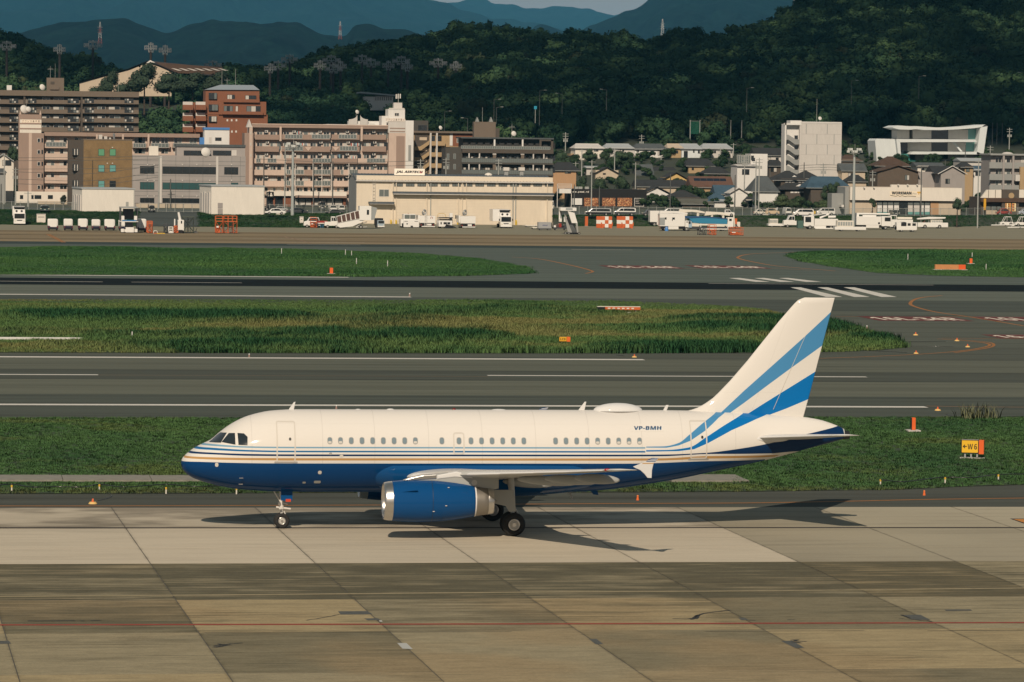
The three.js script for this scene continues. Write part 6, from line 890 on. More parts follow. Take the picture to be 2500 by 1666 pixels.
// black shop with picture panels
{
const z=-1030,T=bld('black_shop','long black shop with white web address and three picture panels','shop',2,696,1058,1372,1215,z,10,W.black);
panel(T,'lettering',signTex(512,96,'#0d0d0d',(c)=>{c.fillStyle='#e9e6de';c.font='bold 62px monospace';const w=c.measureText('www.ptmd.rd').width;c.save();c.translate(20,68);c.scale(470 / w,1);c.fillText('www.ptmd.rd',0,0);c.restore();}),2,702,1066,868,1096,0.05);
f(T,'white_notice',W.white,2,708,1138,800,1196,0.08,0);
[[818,945],[978,1094],[1112,1242]].forEach(([a,b],n)=>panel(T,'picture_panel',signTex(256,128,'#8a5a3a',(c,w,h)=>{for(let i=0;i<260;i++){const s=hash2(i,n*9 + 1),q=hash2(i,n*9 + 2);c.fillStyle=['#5c3722','#b3764a','#d0a070','#7a3f2c','#96785a'][Math.floor(hash2(i,n + 77)*5)];c.fillRect(s*w,q*h,6 + hash2(i,5)*18,4 + hash2(i,6)*14);}}),2,a,1134,b,1208,0.05));
f(T,'chalk_board',W.black,2,1262,1138,1348,1208,0.06,0);for(const[a,b,c,d]of[[1262,1136,1348,1140],[1262,1206,1348,1210],[1262,1140,1266,1206],[1344,1140,1348,1206],[1272,1152,1312,1155],[1272,1166,1300,1169],[1272,1180,1308,1183]])f(T,'chalk_line',M.frameW,2,a,b,c,d,0.1,0);for(const x of[738,775,832])f(T,'roof_unit',M.pole,2,x,1036,x + 34,1058,-1,2);
const S=thing('lighting_gantry','white roof gantry with lamps left of the black shop','gantry',[at(2,645,1090,z)[0],terrainAt(at(2,645,1090,z)[0],z),z + 2]);const gz0=z + 2,rr3=rect(2,580,1010,710,1090,gz0);wbox(S,'deck',W.white,rr3[0]+ 0.6,rr3[1],rr3[2]- 0.1,lerp(rr3[2],rr3[3],0.45),gz0 - 4,gz0);for(let i=0;i<4;i++)wbox(S,'rail',M.frameW,rr3[0],rr3[1],lerp(rr3[2],rr3[3],0.55 + 0.14*i),lerp(rr3[2],rr3[3],0.55 + 0.14*i)+ 0.1,gz0 - 0.1,gz0);for(const x of[rr3[0],rr3[1]- 0.15])wbox(S,'post',M.frameW,x,x + 0.16,S.position.y,rr3[3],gz0 - 0.2,gz0);
}
// ---------- single trees and bushes in the town ----------
const crownProtos=[crownGeo(1700,10,0.06),crownGeo(1700,8,0.065),crownGeo(1500,12,0.055,true,1.2)];
const barkMat=std([0.07,0.05,0.035],{map:withRepeat(M.grain2,2,2)});
function tree(k,x,yTop,yBase,halfW,z,label,kind=0,tone=[0.032,0.06,0.028],name='tree'){
const b=at(k,x,yBase,z),t=at(k,x,yTop,z),hw=Math.abs(at(k,x + halfW,yBase,z)[0]- b[0]),gy=terrainAt(b[0],z),T=thing(name,label,name==='bush'?'bush':'tree',[b[0],gy,z]),H=t[1]- gy,top=t[1]- gy,ch=Math.min(H*0.46,hw*1.25);
part(T,'trunk',merge([barGeo([0,-0.3,0],[0.1,H - ch,0],0.05*H*0.35 + 0.08,8,0.08),barGeo([0.05,H - ch*1.5,0],[hw*0.5,H - ch*0.6,0.2],0.08,6,0.03),barGeo([0.05,H - ch*1.6,0],[-hw*0.5,H - ch*0.7,-0.2],0.08,6,0.03)]),barkMat);
const g=new THREE.Group();const m=part(T,'crown',crownProtos[kind],new THREE.MeshStandardMaterial({color:lin(...tone),roughness:0.9,side:THREE.DoubleSide}));m.scale.set(hw,ch /(kind===2?1.2:0.85),hw);m.position.set(0,H - ch,0);m.rotation.y=rr(0,6);return T;
}
for(const a of[[2,880,690,800,70,-1150,'dark conifer left of the cream terrace',2],[2,1140,705,900,130,-1140,'large broad dark tree between the terrace and the roofs',0],[2,1010,720,860,70,-1145,'smaller tree left of the large broad one',1],[2,800,930,1120,75,-1050,'dark tree at the left end of the black shop roof',1],[2,960,930,1120,110,-1052,'rounded pine above the middle of the black shop',0],[2,1150,930,1100,95,-1054,'dark tree above the right half of the black shop',1],[2,620,700,900,100,-1140,'tree beside the wire covered pole',0],[2,730,690,800,60,-1190,'reddish shrubby tree in front of the cream unit',1,[0.09,0.045,0.03]],[2,2095,1110,1240,55,-1038,'clipped conifer in front of the white rounded gable',2],[2,2230,1165,1240,45,-1036,'round clipped bush left of the pole',1,[0.03,0.055,0.03],'bush'],
[3,220,1090,1240,110,-1015,'broad leafy tree in front of the wooden house',0,[0.05,0.075,0.03]],[3,360,1120,1240,90,-1012,'second leafy tree in front of the wooden house',1,[0.04,0.07,0.028]],[3,625,1000,1200,75,-1015,'garden pine in front of the blue grey roof',1],[3,690,985,1180,45,-1018,'thin garden pine with flat tiers',2],[3,580,1140,1240,80,-1008,'leafy bush left of the store side block',0,[0.05,0.08,0.03],'bush'],[3,1014,1132,1290,38,-940,'small street tree before the store shop window',1],[3,1762,1120,1295,52,-938,'street tree at the right end of the store',0],[3,90,1160,1250,90,-1010,'dark hedge below the white lower wall',0,[0.03,0.055,0.026],'bush'],
[0,560,1105,1240,42,-985,'sparse little tree in front of the pink house garden wall',1,[0.02,0.03,0.02]],[0,110,660,900,70,-1040,'dark tree behind the white gable at the left',0],[0,-10,1270,1390,60,-915,'dark bush at the left edge behind the truck',0,[0.02,0.045,0.025],'bush'],[2,1880,1105,1180,40,-1045,'shrub among the dark tiled roofs',1]])tree(...a);
// garden shrubs and small trees between the houses, too many and too small to pick apart
{
const list=[];for(let i=0;i<900;i++){const px=rr(1330,2540),d=Math.sqrt(rr(1045*1045,1262*1262));if(fbm(px*0.02,d*0.03,2)<0.42)continue;const[x,z]=polar(px,d);list.push([x,terrainPx(px,d),z,rr(0.8,2.3)]);}for(let i=0;i<160;i++){const px=rr(-60,1300),d=rr(1060,1210),[x,z]=polar(px,d);list.push([x,terrainPx(px,d),z,rr(1.2,3)]);}
const im=shadow(new THREE.InstancedMesh(crownProtos[1],leafMat,list.length)),m=new THREE.Matrix4(),q=new THREE.Quaternion(),e=new THREE.Euler(),c=new THREE.Color();im.name='garden_shrubs';im.userData.kind='stuff';tag(im,'dark garden shrubs and small trees scattered between the houses','shrubs');
list.forEach(([x,y,z,r],i)=>{e.set(0,rr(0,6.28),0);q.setFromEuler(e);m.compose(new THREE.Vector3(x,y + r*0.7,z),q,new THREE.Vector3(r*rr(0.9,1.4),r*rr(0.8,1.2),r));im.setMatrixAt(i,m);const t=rnd();c.setRGB(lerp(0.018,0.05,t),lerp(0.04,0.085,t),lerp(0.022,0.04,t));im.setColorAt(i,c);});scene.add(im);
}
// the dark pines standing before the sports hall
for(const[x,y,w,h,l]of[[268,168,24,80,'dark pine covering the left of the sports hall'],[352,148,34,95,'large pine covering the gable of the sports hall'],[412,168,32,70,'rounded tree covering the right of the sports hall'],[300,195,26,60,'low pine below the sports hall gable'],[470,172,34,60,'broad tree below the long hall roof'],[232,206,22,40,'low tree at the left foot of the sports hall'],[530,170,30,60,'broad tree at the right end of the hall roof']]){const z=-1300,b=onPlane(x,y + h,z),t=onPlane(x,y,z),hw=w*1.45 / F*1310,T=thing('pine_tree',l,'tree',[b.x,b.y - 3,z]),H=t.y - b.y + 3;part(T,'trunk',barGeo([0,-2,0],[0,H*0.6,0],0.35,8,0.15),barkMat);const m=part(T,'crown',crownProtos[Math.floor(hw*7)% 2],new THREE.MeshStandardMaterial({color:lin(0.026,0.048,0.026),roughness:0.9,side:THREE.DoubleSide}));m.scale.set(hw,H*0.42,hw);m.position.y=H*0.62;}
// ---------- floodlight masts, pylons, lamps, poles ----------
function mastProto(name,label,w,rows,group){
const T=thing(name,label,'floodlight mast',[0,0,0],group),bars=[],lamps=[];
for(const[x0,x1,y0,y1]of rows){for(const[a,b]of[[[x0,y0],[x1,y0]],[[x1,y0],[x1,y1]],[[x1,y1],[x0,y1]],[[x0,y1],[x0,y0]]])bars.push(barGeo([a[0]*w,a[1],0.3],[b[0]*w,b[1],0.3],0.085,5));bars.push(barGeo([x0*w,y0,0.3],[x1*w,y1,0.3],0.07,4));lamps.push(boxGeo((x0 + 0.04)*w,(x1 - 0.04)*w,y0 + 0.25,y0 + 0.6,0.3,0.7),boxGeo((x0 + 0.04)*w,(x1 - 0.04)*w,y1 - 0.6,y1 - 0.25,0.3,0.7));}
bars.push(barGeo([-0.3*w,-0.2,0],[0.3*w,-0.2,0],0.15,5),barGeo([0,-2,0],[0,2,0],0.22,6));part(T,'pole',barGeo([0,-34,0],[0,-0.8,0],0.55,10,0.45),std([0.028,0.022,0.02]));part(T,'head_frame',merge(bars),std([0.30,0.32,0.32]));part(T,'lamp_row',merge(lamps),std([0.25,0.27,0.28],{roughness:0.3,metalness:0.5}));return T;
}
{
const rowsW=[[-0.5,-0.22,-0.6,0.7],[-0.24,0,-1.4,1.6],[0,0.24,-1.4,1.6],[0.22,0.5,-0.6,0.7]],rowsN=[[-0.5,-0.16,-0.7,0.8],[-0.18,0.02,-1.6,1.7],[0.0,0.2,-1.6,1.7],[0.18,0.5,-0.7,0.8]];
const wide=mastProto('stadium_mast','x',6.6,rowsW,'stadium floodlight masts'),nar=mastProto('stadium_mast','x',4.4,rowsN,'stadium floodlight masts');let uw=0,un=0;
[[10,113,1,'cut off by the left picture edge'],[139,121,0,'alone between the left hill and the wide one'],[220,111,1,'in front of the red and white pylon'],[361,117,0,'left of the pair over the sports hall gable'],[396,123,0,'right of the pair over the sports hall gable'],[512,160,1,'low at the right end of the sports hall roof'],[652,168,0,'lowest at the left of the middle cluster'],[672,161,1,'overlapping the lowest left one'],[700,145,1,'against the blue mountain'],[774,160,0,'narrow, left of the four head bunch'],[801,147,1,'tallest of the four head bunch'],[806,169,1,'lowest of the four head bunch'],[824,162,0,'narrow, right of the four head bunch'],[876,146,1,'left of the overlapping pair'],[898,155,1,'right of the overlapping pair'],[940,161,0,'narrow, standing alone over the clearing'],[972,149,1,'upper of the pair above the lettered tower'],[987,164,0,'lower of the pair above the lettered tower'],[1062,155,1,'second from the right end of the row'],[1105,162,0,'at the right end of the row']].forEach(([px,py,w,l])=>{
let T=w?wide:nar;if(w?uw++:un++){T=T.clone();T.name=numbered('stadium_mast');scene.add(T);}const[x,z]=polar(px,1400 +(px*7)% 60);T.position.set(x,onPlane(px,py,z).y,z);T.userData={label:`${w ? 'wide' : 'narrow'} stadium floodlight head ${l}`,category:'floodlight mast',group:'stadium floodlight masts'};T.rotation.y=-YAW +((px*13)% 7 - 3)*0.12;});
}
function pylon(px,yTop,yBase,d,label,red){
const[x,z]=polar(px,d),b=onPlane(px,yBase,z),t=onPlane(px,yTop,z),h=t.y - b.y,T=thing('power_pylon',label,'pylon',[x,b.y,z]),segs=8,wr=std(red?[0.28,0.09,0.08]:[0.55,0.56,0.55]),ww=std([0.45,0.46,0.45]);
for(let i=0;i<segs;i++){const y0=h*i / segs,y1=h*(i + 1)/ segs,w0=lerp(0.095,0.018,Math.pow(i / segs,0.7))*h,w1=lerp(0.095,0.018,Math.pow((i + 1)/ segs,0.7))*h,g=[],r=0.0032*h;for(const[sx,sz]of[[1,1],[-1,1],[1,-1],[-1,-1]])g.push(barGeo([sx*w0,y0,sz*w0],[sx*w1,y1,sz*w1],r*1.6,4));for(const s of[1,-1])g.push(barGeo([w0,y0,s*w0],[-w1,y1,s*w1],r,4),barGeo([-w0,y0,s*w0],[w1,y1,s*w1],r,4));if(i>3&&i<7)g.push(barGeo([-0.13*h,y0,0],[0.13*h,y0,0],r*1.3,4));part(T,'lattice_section',merge(g),Math.floor(i / 2)% 2?ww:wr);}
}
pylon(237,53,106,3400,'red and white lattice pylon on the blue ridge at the left',true);pylon(822,52,96,3400,'red and white lattice pylon on the ridge above the stadium masts',true);pylon(1607,46,94,4200,'grey lattice pylon in front of the blue mountain',false);pylon(1927,-14,24,1990,'white lattice tower on the hill crest at the top edge',false);
function lampPost(px,yTop,yBase,d,label,arm=1){const[x,z]=polar(px,d),b=onPlane(px,yBase,z),t=onPlane(px,yTop,z),h=t.y - b.y,T=thing('street_lamp',label,'street lamp',[x,b.y - 4,z],'lamps on the hillside road');part(T,'post',barGeo([0,0,0],[0,h + 4,0],0.1,6,0.07),M.poleDark);part(T,'arm',barGeo([0,h + 3.9,0],[arm*1.8,h + 4.2,0],0.06,5),M.poleDark);part(T,'lantern',boxGeo(arm*1.3,arm*2.2,h + 4.08,h + 4.24,-0.18,0.18),M.pole);}
for(const[x,a,b,l,s]of[[1310,221,275,'hillside lamp left of the blue sign bush',1],[1365,229,248,'short hillside lamp right of the blue road sign',-1],[1473,219,239,'hillside lamp above the terrace',-1],[1815,215,243,'hillside lamp above the net poles',1],[2070,197,224,'hillside lamp above the pale tower block',1],[2234,186,211,'hillside lamp above the sculptural building',1],[2491,178,190,'hillside lamp at the right edge',-1],[1079,272,305,'hillside lamp above the tan block',1],[1135,289,302,'short hillside lamp right of the tan block lamp',-1],[1199,243,285,'hillside lamp above the charcoal block',1],[1205,262,272,'low hillside lamp beside the charcoal block aerial',1]])lampPost(x,a,b,1240,l,s);
{const[x,z]=polar(1300,1235),b=onPlane(1300,262,z),T=thing('road_sign','small blue road sign among the hillside trees','sign',[x,b.y - 5,z]);part(T,'board',boxGeo(-0.45,0.45,4.4,5.4,0,0.12),std([0.02,0.28,0.42]));part(T,'post',barGeo([0,0,-0.1],[0,5,-0.1],0.1),M.pole);}
// net poles behind the terrace
{const T0=['leftmost','second','third','fourth','fifth','rightmost'];[[1758,450,560],[1843,450,600],[1957,450,560],[2116,452,600],[2213,455,720],[2320,455,690]].forEach(([x,a,b],i)=>{const z=-1235,t=at(2,x,a,z),bb=at(2,x,b,z),T=thing('net_pole',`${T0[i]} of six tall poles of the driving range net`,'pole',[t[0],bb[1]- 3,z],'net poles');part(T,'pole',barGeo([0,0,0],[0,t[1]- bb[1]+ 3,0],0.16,6),M.pole);part(T,'cap',boxGeo(-0.2,0.2,t[1]- bb[1]+ 3,t[1]- bb[1]+ 3.15,-0.2,0.2),M.pole);});
const a=at(2,1758,455,-1235.4),b=at(2,1850,570,-1235.4),N=thing('green_net','green netting hung between the two left net poles','net',[a[0],b[1],-1235.4]);part(N,'mesh',boxGeo(0,b[0]- a[0],0,a[1]- b[1],-0.02,0.02),new THREE.MeshStandardMaterial({color:lin(0.02,0.14,0.09),transparent:true,opacity:0.35}));part(N,'top_rope',barGeo([0,a[1]- b[1],0.05],[b[0]- a[0],a[1]- b[1],0.05],0.05),M.pole);}
// apron floodlight masts with crown of lamps
for(const[k,x,a,yh,b,z,l]of[[1,410,640,712,1372,-899,'tall apron floodlight mast beside the small cabinets'],[3,846,690,760,1372,-897,'tall apron floodlight mast in front of the store']]){
const p=at(k,x,b,z),t=at(k,x,yh,z),tt=at(k,x,a,z),T=thing('apron_mast',l,'floodlight mast',[p[0],0,z]),h=t[1],gg=[];part(T,'pole',barGeo([0,0,0],[0,h,0],0.42,12,0.26),std([0.34,0.37,0.36],{roughness:0.5}));const ring=new THREE.TorusGeometry(1.25,0.06,6,20);ring.rotateX(Math.PI / 2);ring.translate(0,h + 0.5,0);part(T,'ring',ring,M.pole);for(let i=0;i<8;i++){const an=i / 8*6.283,cx=Math.cos(an)*1.5,cz=Math.sin(an)*1.5,up=i % 2?tt[1]- h - 0.4:(tt[1]- h)*0.5;const L=part(T,'floodlight',boxGeo(cx - 0.35,cx + 0.35,h + up - 0.25,h + up + 0.3,cz - 0.2,cz + 0.25),std([0.5,0.52,0.5],{roughness:0.35}));gg.push(barGeo([0,h,0],[cx,h + up,cz],0.05,4));}part(T,'brackets',merge(gg),M.pole);part(T,'tip',barGeo([0.1,h,0],[0.1,tt[1]+ 0.9,0],0.04),M.pole);
}
// utility poles
const POLES=[[1,348,680,1262,-990,'pole in front of the pink block left of the apron mast'],[1,770,812,1200,-985,'bent topped pole before the pink block shop',0],[1,160,765,1060,-1000,'white twin banner pole left of the pink block',0],[2,888,800,1215,-1015,'grey pole before the black shop picture panels'],[2,955,1035,1190,-1012,'short grey pole beside the picture panels',0],[2,1275,820,1060,-1075,'pole with a crossbar behind the black shop',1],[2,800,705,945,-1110,'pole left of the dark pine with wires',1],[2,1090,695,860,-1130,'slim pole in front of the cream terrace',1],[2,1328,575,840,-1190,'tall pole in front of the blue grey roofed unit',2],[2,655,555,740,-1180,'pole crowded with wires left of the terrace',3],[2,745,815,945,-1100,'pole beside the orange tan house',1],[2,1583,925,1225,-1035,'thin dark pole before the dark tiled house',0],[2,2240,755,1045,-1060,'pole crowded with crossbars by the white flat roofed house',3],[2,2340,805,1262,-1000,'thick concrete pole before the small cream house',1],[2,733,1015,1225,-1010,'slim post at the left end of the black shop',0],[2,2155,930,1230,-1020,'thin post before the rounded gable',0],[2,1500,760,870,-1150,'short pole below the white unit',1],[2,2025,690,870,-1170,'pole in front of the pinkish white unit',2],[2,2140,650,880,-1180,'dark pole at the right end of the terrace',1],
[3,16,780,1290,-1000,'wired pole between the white house and the tower block',2],[3,582,828,1000,-1040,'pole with wires in front of the pale tower block',3],[3,1018,892,1045,-1030,'pole with crossbars behind the store roof',2],[3,1450,852,1310,-930,'dark street lamp pole in front of the store lettering',0],[3,1955,795,1300,-930,'grey pole right of the store',1],[3,1838,665,865,-1130,'pole in front of the sculptural building',0],[3,2058,672,745,-1060,'short pole behind the grey block roof',2],[3,2228,515,730,-1190,'tall pole behind the grey block tank',2],[3,112,900,1080,-1080,'slim pole before the dark hipped house',0],[3,412,820,900,-1060,'slim lamp pole before the pale tower block',0],[3,1660,800,960,-1085,'slim pole before the cream upper house',0],[3,2078,470,750,-1215,'left one of three bare poles above the grey block',0],[3,2118,470,740,-1216,'middle one of three bare poles above the grey block',0],[3,2165,470,735,-1217,'right one of three bare poles above the grey block',0],
[0,136,865,1150,-990,'wired pole at the left of the lettered tower',2],[0,1405,760,1250,-960,'concrete pole in front of the grey office',1],[0,1506,968,1260,-950,'short pole with a blue lamp before the grey office',0],[0,36,740,1000,-1000,'pole before the white gable at the left edge',1],[0,8,1010,1260,-960,'grey post at the left picture edge',0],[0,245,1075,1225,-965,'bundle pole before the pink house entrance',1],[1,600,820,960,-1000,'slim light pole before the pink block balconies',0],[1,2235,790,945,-1000,'pole crowded with crossbars before the charcoal block',3],[1,1545,790,950,-1005,'pole with insulators left of the roof sign',3],[1,1770,780,940,-1008,'wired pole right of the roof sign',2]];
for(const[k,x,a,b,z,l,arms=1]of POLES){const t=at(k,x,a,z),gy=terrainAt(t[0],z),h=t[1]- gy,T=thing('utility_pole',l,'pole',[t[0],gy,z],'poles in the town');part(T,'pole',barGeo([0,-0.3,0],[0,h,0],0.19,8,0.12),arms===0?M.poleDark:M.pole);for(let i=0;i<arms;i++)part(T,'crossarm',barGeo([-0.9,h - 0.5 - i*0.7,0.1],[0.9,h - 0.5 - i*0.7,0.1],0.07,5),M.pole);if(arms>1)for(const s of[-0.5,0.45])part(T,'transformer',barGeo([s,h - 2.9,0.2],[s,h - 2.1,0.2],0.24,8),M.pole);}
const cable=(pts,label)=>{const T=thing('overhead_cable',label,'cable',pts[0],'overhead cables'),o=pts[0];part(T,'wire',tubeGeo(pts.map((p)=>[p[0]- o[0],p[1]- o[1],p[2]- o[2]]),0.045,4,24),M.poleDark);};
const ORD=['topmost','second','third','fourth','fifth','lowest'];[780,806,880,905,968,1010].forEach((y,i)=>{const z=-948,a=at(0,150,y,z),b=at(0,800,y +(i>2?14:-4),z),c=at(0,1400,y +(i>2?-60:-15),z);cable([[a[0],a[1],z],[b[0],b[1],z],[c[0],c[1],z]],`${ORD[i]} cable crossing the pink house and brown office`);});
[790,828].forEach((y,i)=>{const z=-950,a=at(1,100,y,z),b=at(1,800,y + 30,z),c=at(1,1540,y + 18,z);cable([[a[0],a[1],z],[b[0],b[1],z],[c[0],c[1],z]],`${i ? 'lower' : 'upper'} cable sagging across the pink block`);});
[840,862,884].forEach((y,i)=>{const z=-1030,a=at(3,372,y + 10,z),b=at(3,580,y,z),c=at(3,740,y + 6,z);cable([[a[0],a[1],z],[b[0],b[1],z],[c[0],c[1],z]],`${['upper', 'middle', 'lower'][i]} cable in front of the pale tower block`);});
// ---------- perimeter fence on the bank ----------
{
const fd=(px)=>bankStart(px)+ bankLen(px)+ 3,gaps=[],T=thing('perimeter_fence','wire mesh perimeter fence with pale posts along the bank','fence',[0,0,0]),pg3=new THREE.CylinderGeometry(0.06,0.06,2.3,6),tops=[],mesh=[],low=[];pg3.translate(0,1.15,0);let prev=null;
for(let px=-60;px<2560;px +=21){if(px>848&&px<1345){prev=null;continue;}const d=fd(px),[x,z]=polar(px,d),y=terrainPx(px,d)- 0.1,m=part(T,'post',pg3,M.pole);m.position.set(x,y,z);if(prev){tops.push(barGeo([prev[0],prev[1]+ 2.1,prev[2]],[x,y + 2.1,z],0.045,5));low.push(barGeo([prev[0],prev[1]+ 0.3,prev[2]],[x,y + 0.3,z],0.035,5));const q=[prev,[x,y,z]],g=new THREE.BufferGeometry(),v=[[0,0.25],[1,0.25],[1,2.08],[0,2.08]].map(([i,h])=>[q[i][0],q[i][1]+ h,q[i][2]+ 0.02]);g.setAttribute('position',new THREE.Float32BufferAttribute([0,1,2,0,2,3].flatMap((i)=>v[i]),3));g.computeVertexNormals();mesh.push(g);}prev=[x,y,z];}
part(T,'top_rail',mergeGeometries(tops),M.pole);part(T,'bottom_rail',mergeGeometries(low),M.pole);const wm=new THREE.MeshStandardMaterial({color:lin(0.20,0.24,0.22),transparent:true,opacity:0.16,side:THREE.DoubleSide});for(const g of mesh)part(T,'wire_mesh',g,wm);
}
struct('parking_road',gridMesh(90,4,(u,v)=>{const px=-200 + 2900*u,d=bankStart(px)+ bankLen(px)+ 5 + 34*v,[x,z]=polar(px,d);return[x,terrainPx(px,d)+ 0.07,z];}),asphaltMat([0.10,0.105,0.1]));
for(const[a,b,n]of[[-150,335,10],[480,850,10],[1347,2650,24]]){const poly=[];for(let i=0;i<=n;i++){const px=lerp(a,b,i / n);poly.push(polar(px,bankStart(px)- 1));}for(let i=n;i>=0;i--){const px=lerp(a,b,i / n);poly.push(polar(px,bankStart(px)+ bankLen(px)+ 5));}grassField('bank_grass',poly,tuft(26,0.36,0.6,0.5),3.4,(x,z)=>mixc([0.016,0.058,0.026],[0.05,0.10,0.036],clamp(fbm(x*0.12,z*0.12,3)*1.6 - 0.35 + rr(-0.15,0.15),0,1)),(x,z)=>0.6 + 0.7*fbm(x*0.1,z*0.1,2),(x,z)=>terrainAt(x,z)- 0.05,undefined,false);}
struct('service_drive',gridMesh(10,10,(u,v)=>{const px=332 + 152*u,d=862 + 50*v,[x,z]=polar(px,d);return[x,terrainPx(px,d)+ 0.05,z];}),asphaltMat([0.085,0.09,0.085]));
// ---------- vehicles and ground equipment ----------
const VO=[0,330,640,960,1270,1570,1850,2170],VS=0.14025;
const vg=(k,x,y,h=0)=>ground(VO[k]+ x*VS,480 + y*VS,h);
function stand(name,label,cat,k,x0,y0,x1,y1,depth,o={}){// a thing that fills this patch of the picture, standing on the ground
const g=vg(k,(x0 + x1)/ 2,y1,o.h||0),d=g.x*FWD[0]+ g.z*FWD[1],m=d / F*VS,T=thing(name,label,cat,[g.x,o.h||0,g.z - depth / 2],o.group);T.w=(x1 - x0)*m;T.hh=(y1 - y0)*m;T.d=depth;T.m=m;T.u=(x)=>(x -(x0 + x1)/ 2)*m;T.v=(y)=>(y1 - y)*m;return T;
}
const pnt=(c,r=0.35)=>new THREE.MeshPhysicalMaterial({color:lin(...c),roughness:r,clearcoat:0.5,clearcoatRoughness:0.15});
const V={white:pnt([0.74,0.73,0.70]),cream:pnt([0.70,0.66,0.58]),black:pnt([0.012,0.012,0.014]),navy:pnt([0.012,0.012,0.035]),silver:pnt([0.42,0.43,0.43]),greyd:pnt([0.05,0.055,0.06]),orange:std([0.52,0.11,0.025],{roughness:0.6}),red:pnt([0.30,0.03,0.02]),yellow:std([0.62,0.40,0.04]),blue:pnt([0.04,0.18,0.42]),teal:std([0.02,0.19,0.33],{roughness:0.55}),green:std([0.06,0.12,0.10]),grey:std([0.28,0.30,0.30]),steel:std([0.40,0.40,0.38],{metalness:0.5,roughness:0.45}),lamp:std([0.65,0.62,0.5],{roughness:0.2}),tail:std([0.45,0.02,0.01]),glass:M.winDark,brown:std([0.10,0.06,0.05],{roughness:0.3}),goldw:pnt([0.62,0.48,0.32])};
const bevBox=(x0,x1,y0,y1,z0,z1,r=0.08)=>{const s=rrect(x0,x1,y0,y1,Math.min(r,(x1 - x0)/ 2.2,(y1 - y0)/ 2.2),3);return extrudeXY(s,z0,z1,Math.min(r*0.5,(z1 - z0)/ 4));};
const bp=(T,name,m,x0,x1,y0,y1,z0,z1,r)=>part(T,name,r?bevBox(x0,x1,y0,y1,z0,z1,r):boxGeo(x0,x1,y0,y1,z0,z1),m);
function vwheel(T,x,z,r=0.38,w=0.24,side=true,s=1){const g=new THREE.CylinderGeometry(r,r,w,18);side?g.rotateX(Math.PI / 2):g.rotateZ(Math.PI / 2);g.translate(x,r,z);const t=part(T,'wheel',g,M.rubber),h=new THREE.CylinderGeometry(r*0.55,r*0.6,w*1.08,14);side?h.rotateX(Math.PI / 2):h.rotateZ(Math.PI / 2);h.translate(x,r,z);part(t,'rim',h,V.steel);}
const fourWheels=(T,xa,xb,zw,r=0.38,side=true)=>{for(const x of[xa,xb])for(const z of[zw,-zw])vwheel(T,x,z,r,0.24,side);};
const P2=(pts,T)=>pts.map(([x,y])=>[(x - 0.5)*T.w,y*T.hh]);
// --- cars: unit side outlines, nose at the left ---
const CAR={
sedan:[[[0,.22],[.02,.45],[.2,.55],[.33,.95],[.5,1],[.7,.95],[.85,.6],[.99,.55],[1,.22]],[[.26,.58],[.36,.9],[.5,.94],[.68,.9],[.8,.6]]],
suv:[[[0,.2],[.01,.5],[.06,.6],[.22,.65],[.34,.97],[.5,1],[.9,.98],[.97,.6],[1,.5],[1,.2]],[[.27,.66],[.36,.93],[.6,.95],[.88,.93],[.93,.64]]],
van:[[[0,.18],[.01,.5],[.05,.58],[.14,.62],[.27,.95],[.35,1],[.95,.99],[.99,.9],[1,.2]],[[.19,.62],[.29,.91],[.6,.94],[.93,.92],[.95,.6]]],
pickup:[[[0,.2],[.01,.5],[.05,.6],[.2,.62],[.3,1],[.55,1],[.57,.55],[1,.55],[1,.2]],[[.22,.62],[.31,.92],[.53,.92],[.54,.62]]],
};
function car(name,label,kind,k,x0,y0,x1,y1,mat,o={}){
const T=stand(name,label,o.cat||'car',k,x0,y0,x1,y1,1.75,{h:2.38,group:'cars parked behind the fence',...o}),fl=o.flip?-1:1,out=(q)=>P2(q,T).map(([x,y])=>[x*fl,y]),[bod,glz]=CAR[kind],dd=0.86;
const body=part(T,'body',extrudeXY(out(bod),-dd,dd,0.07),mat);part(T,'side_glass',extrudeXY(out(glz),-dd - 0.012,dd + 0.012,0.02),V.glass);if(o.lower)part(T,'lower_body',boxGeo(-T.w*0.49,T.w*0.49,T.hh*0.2,T.hh*0.48,-dd - 0.02,dd + 0.02),o.lower);
const gy=P2([[.42,.56],[.44,.98]],T);part(T,'pillar',boxGeo(fl*gy[0][0]- 0.04,fl*gy[0][0]+ 0.04,gy[0][1],gy[1][1]*0.97,-dd - 0.02,dd + 0.02),mat);for(const s of[0.985,0.015])part(T,s>0.5?'tail_light':'headlight',boxGeo(fl*(s - 0.5)*T.w - 0.05,fl*(s - 0.5)*T.w + 0.05,T.hh*0.42,T.hh*0.53,-dd*0.95,dd*0.95),s>0.5?V.tail:V.lamp);
fourWheels(T,-T.w*0.3,T.w*0.3,dd - 0.1,Math.min(0.36,T.hh*0.22));return T;
}
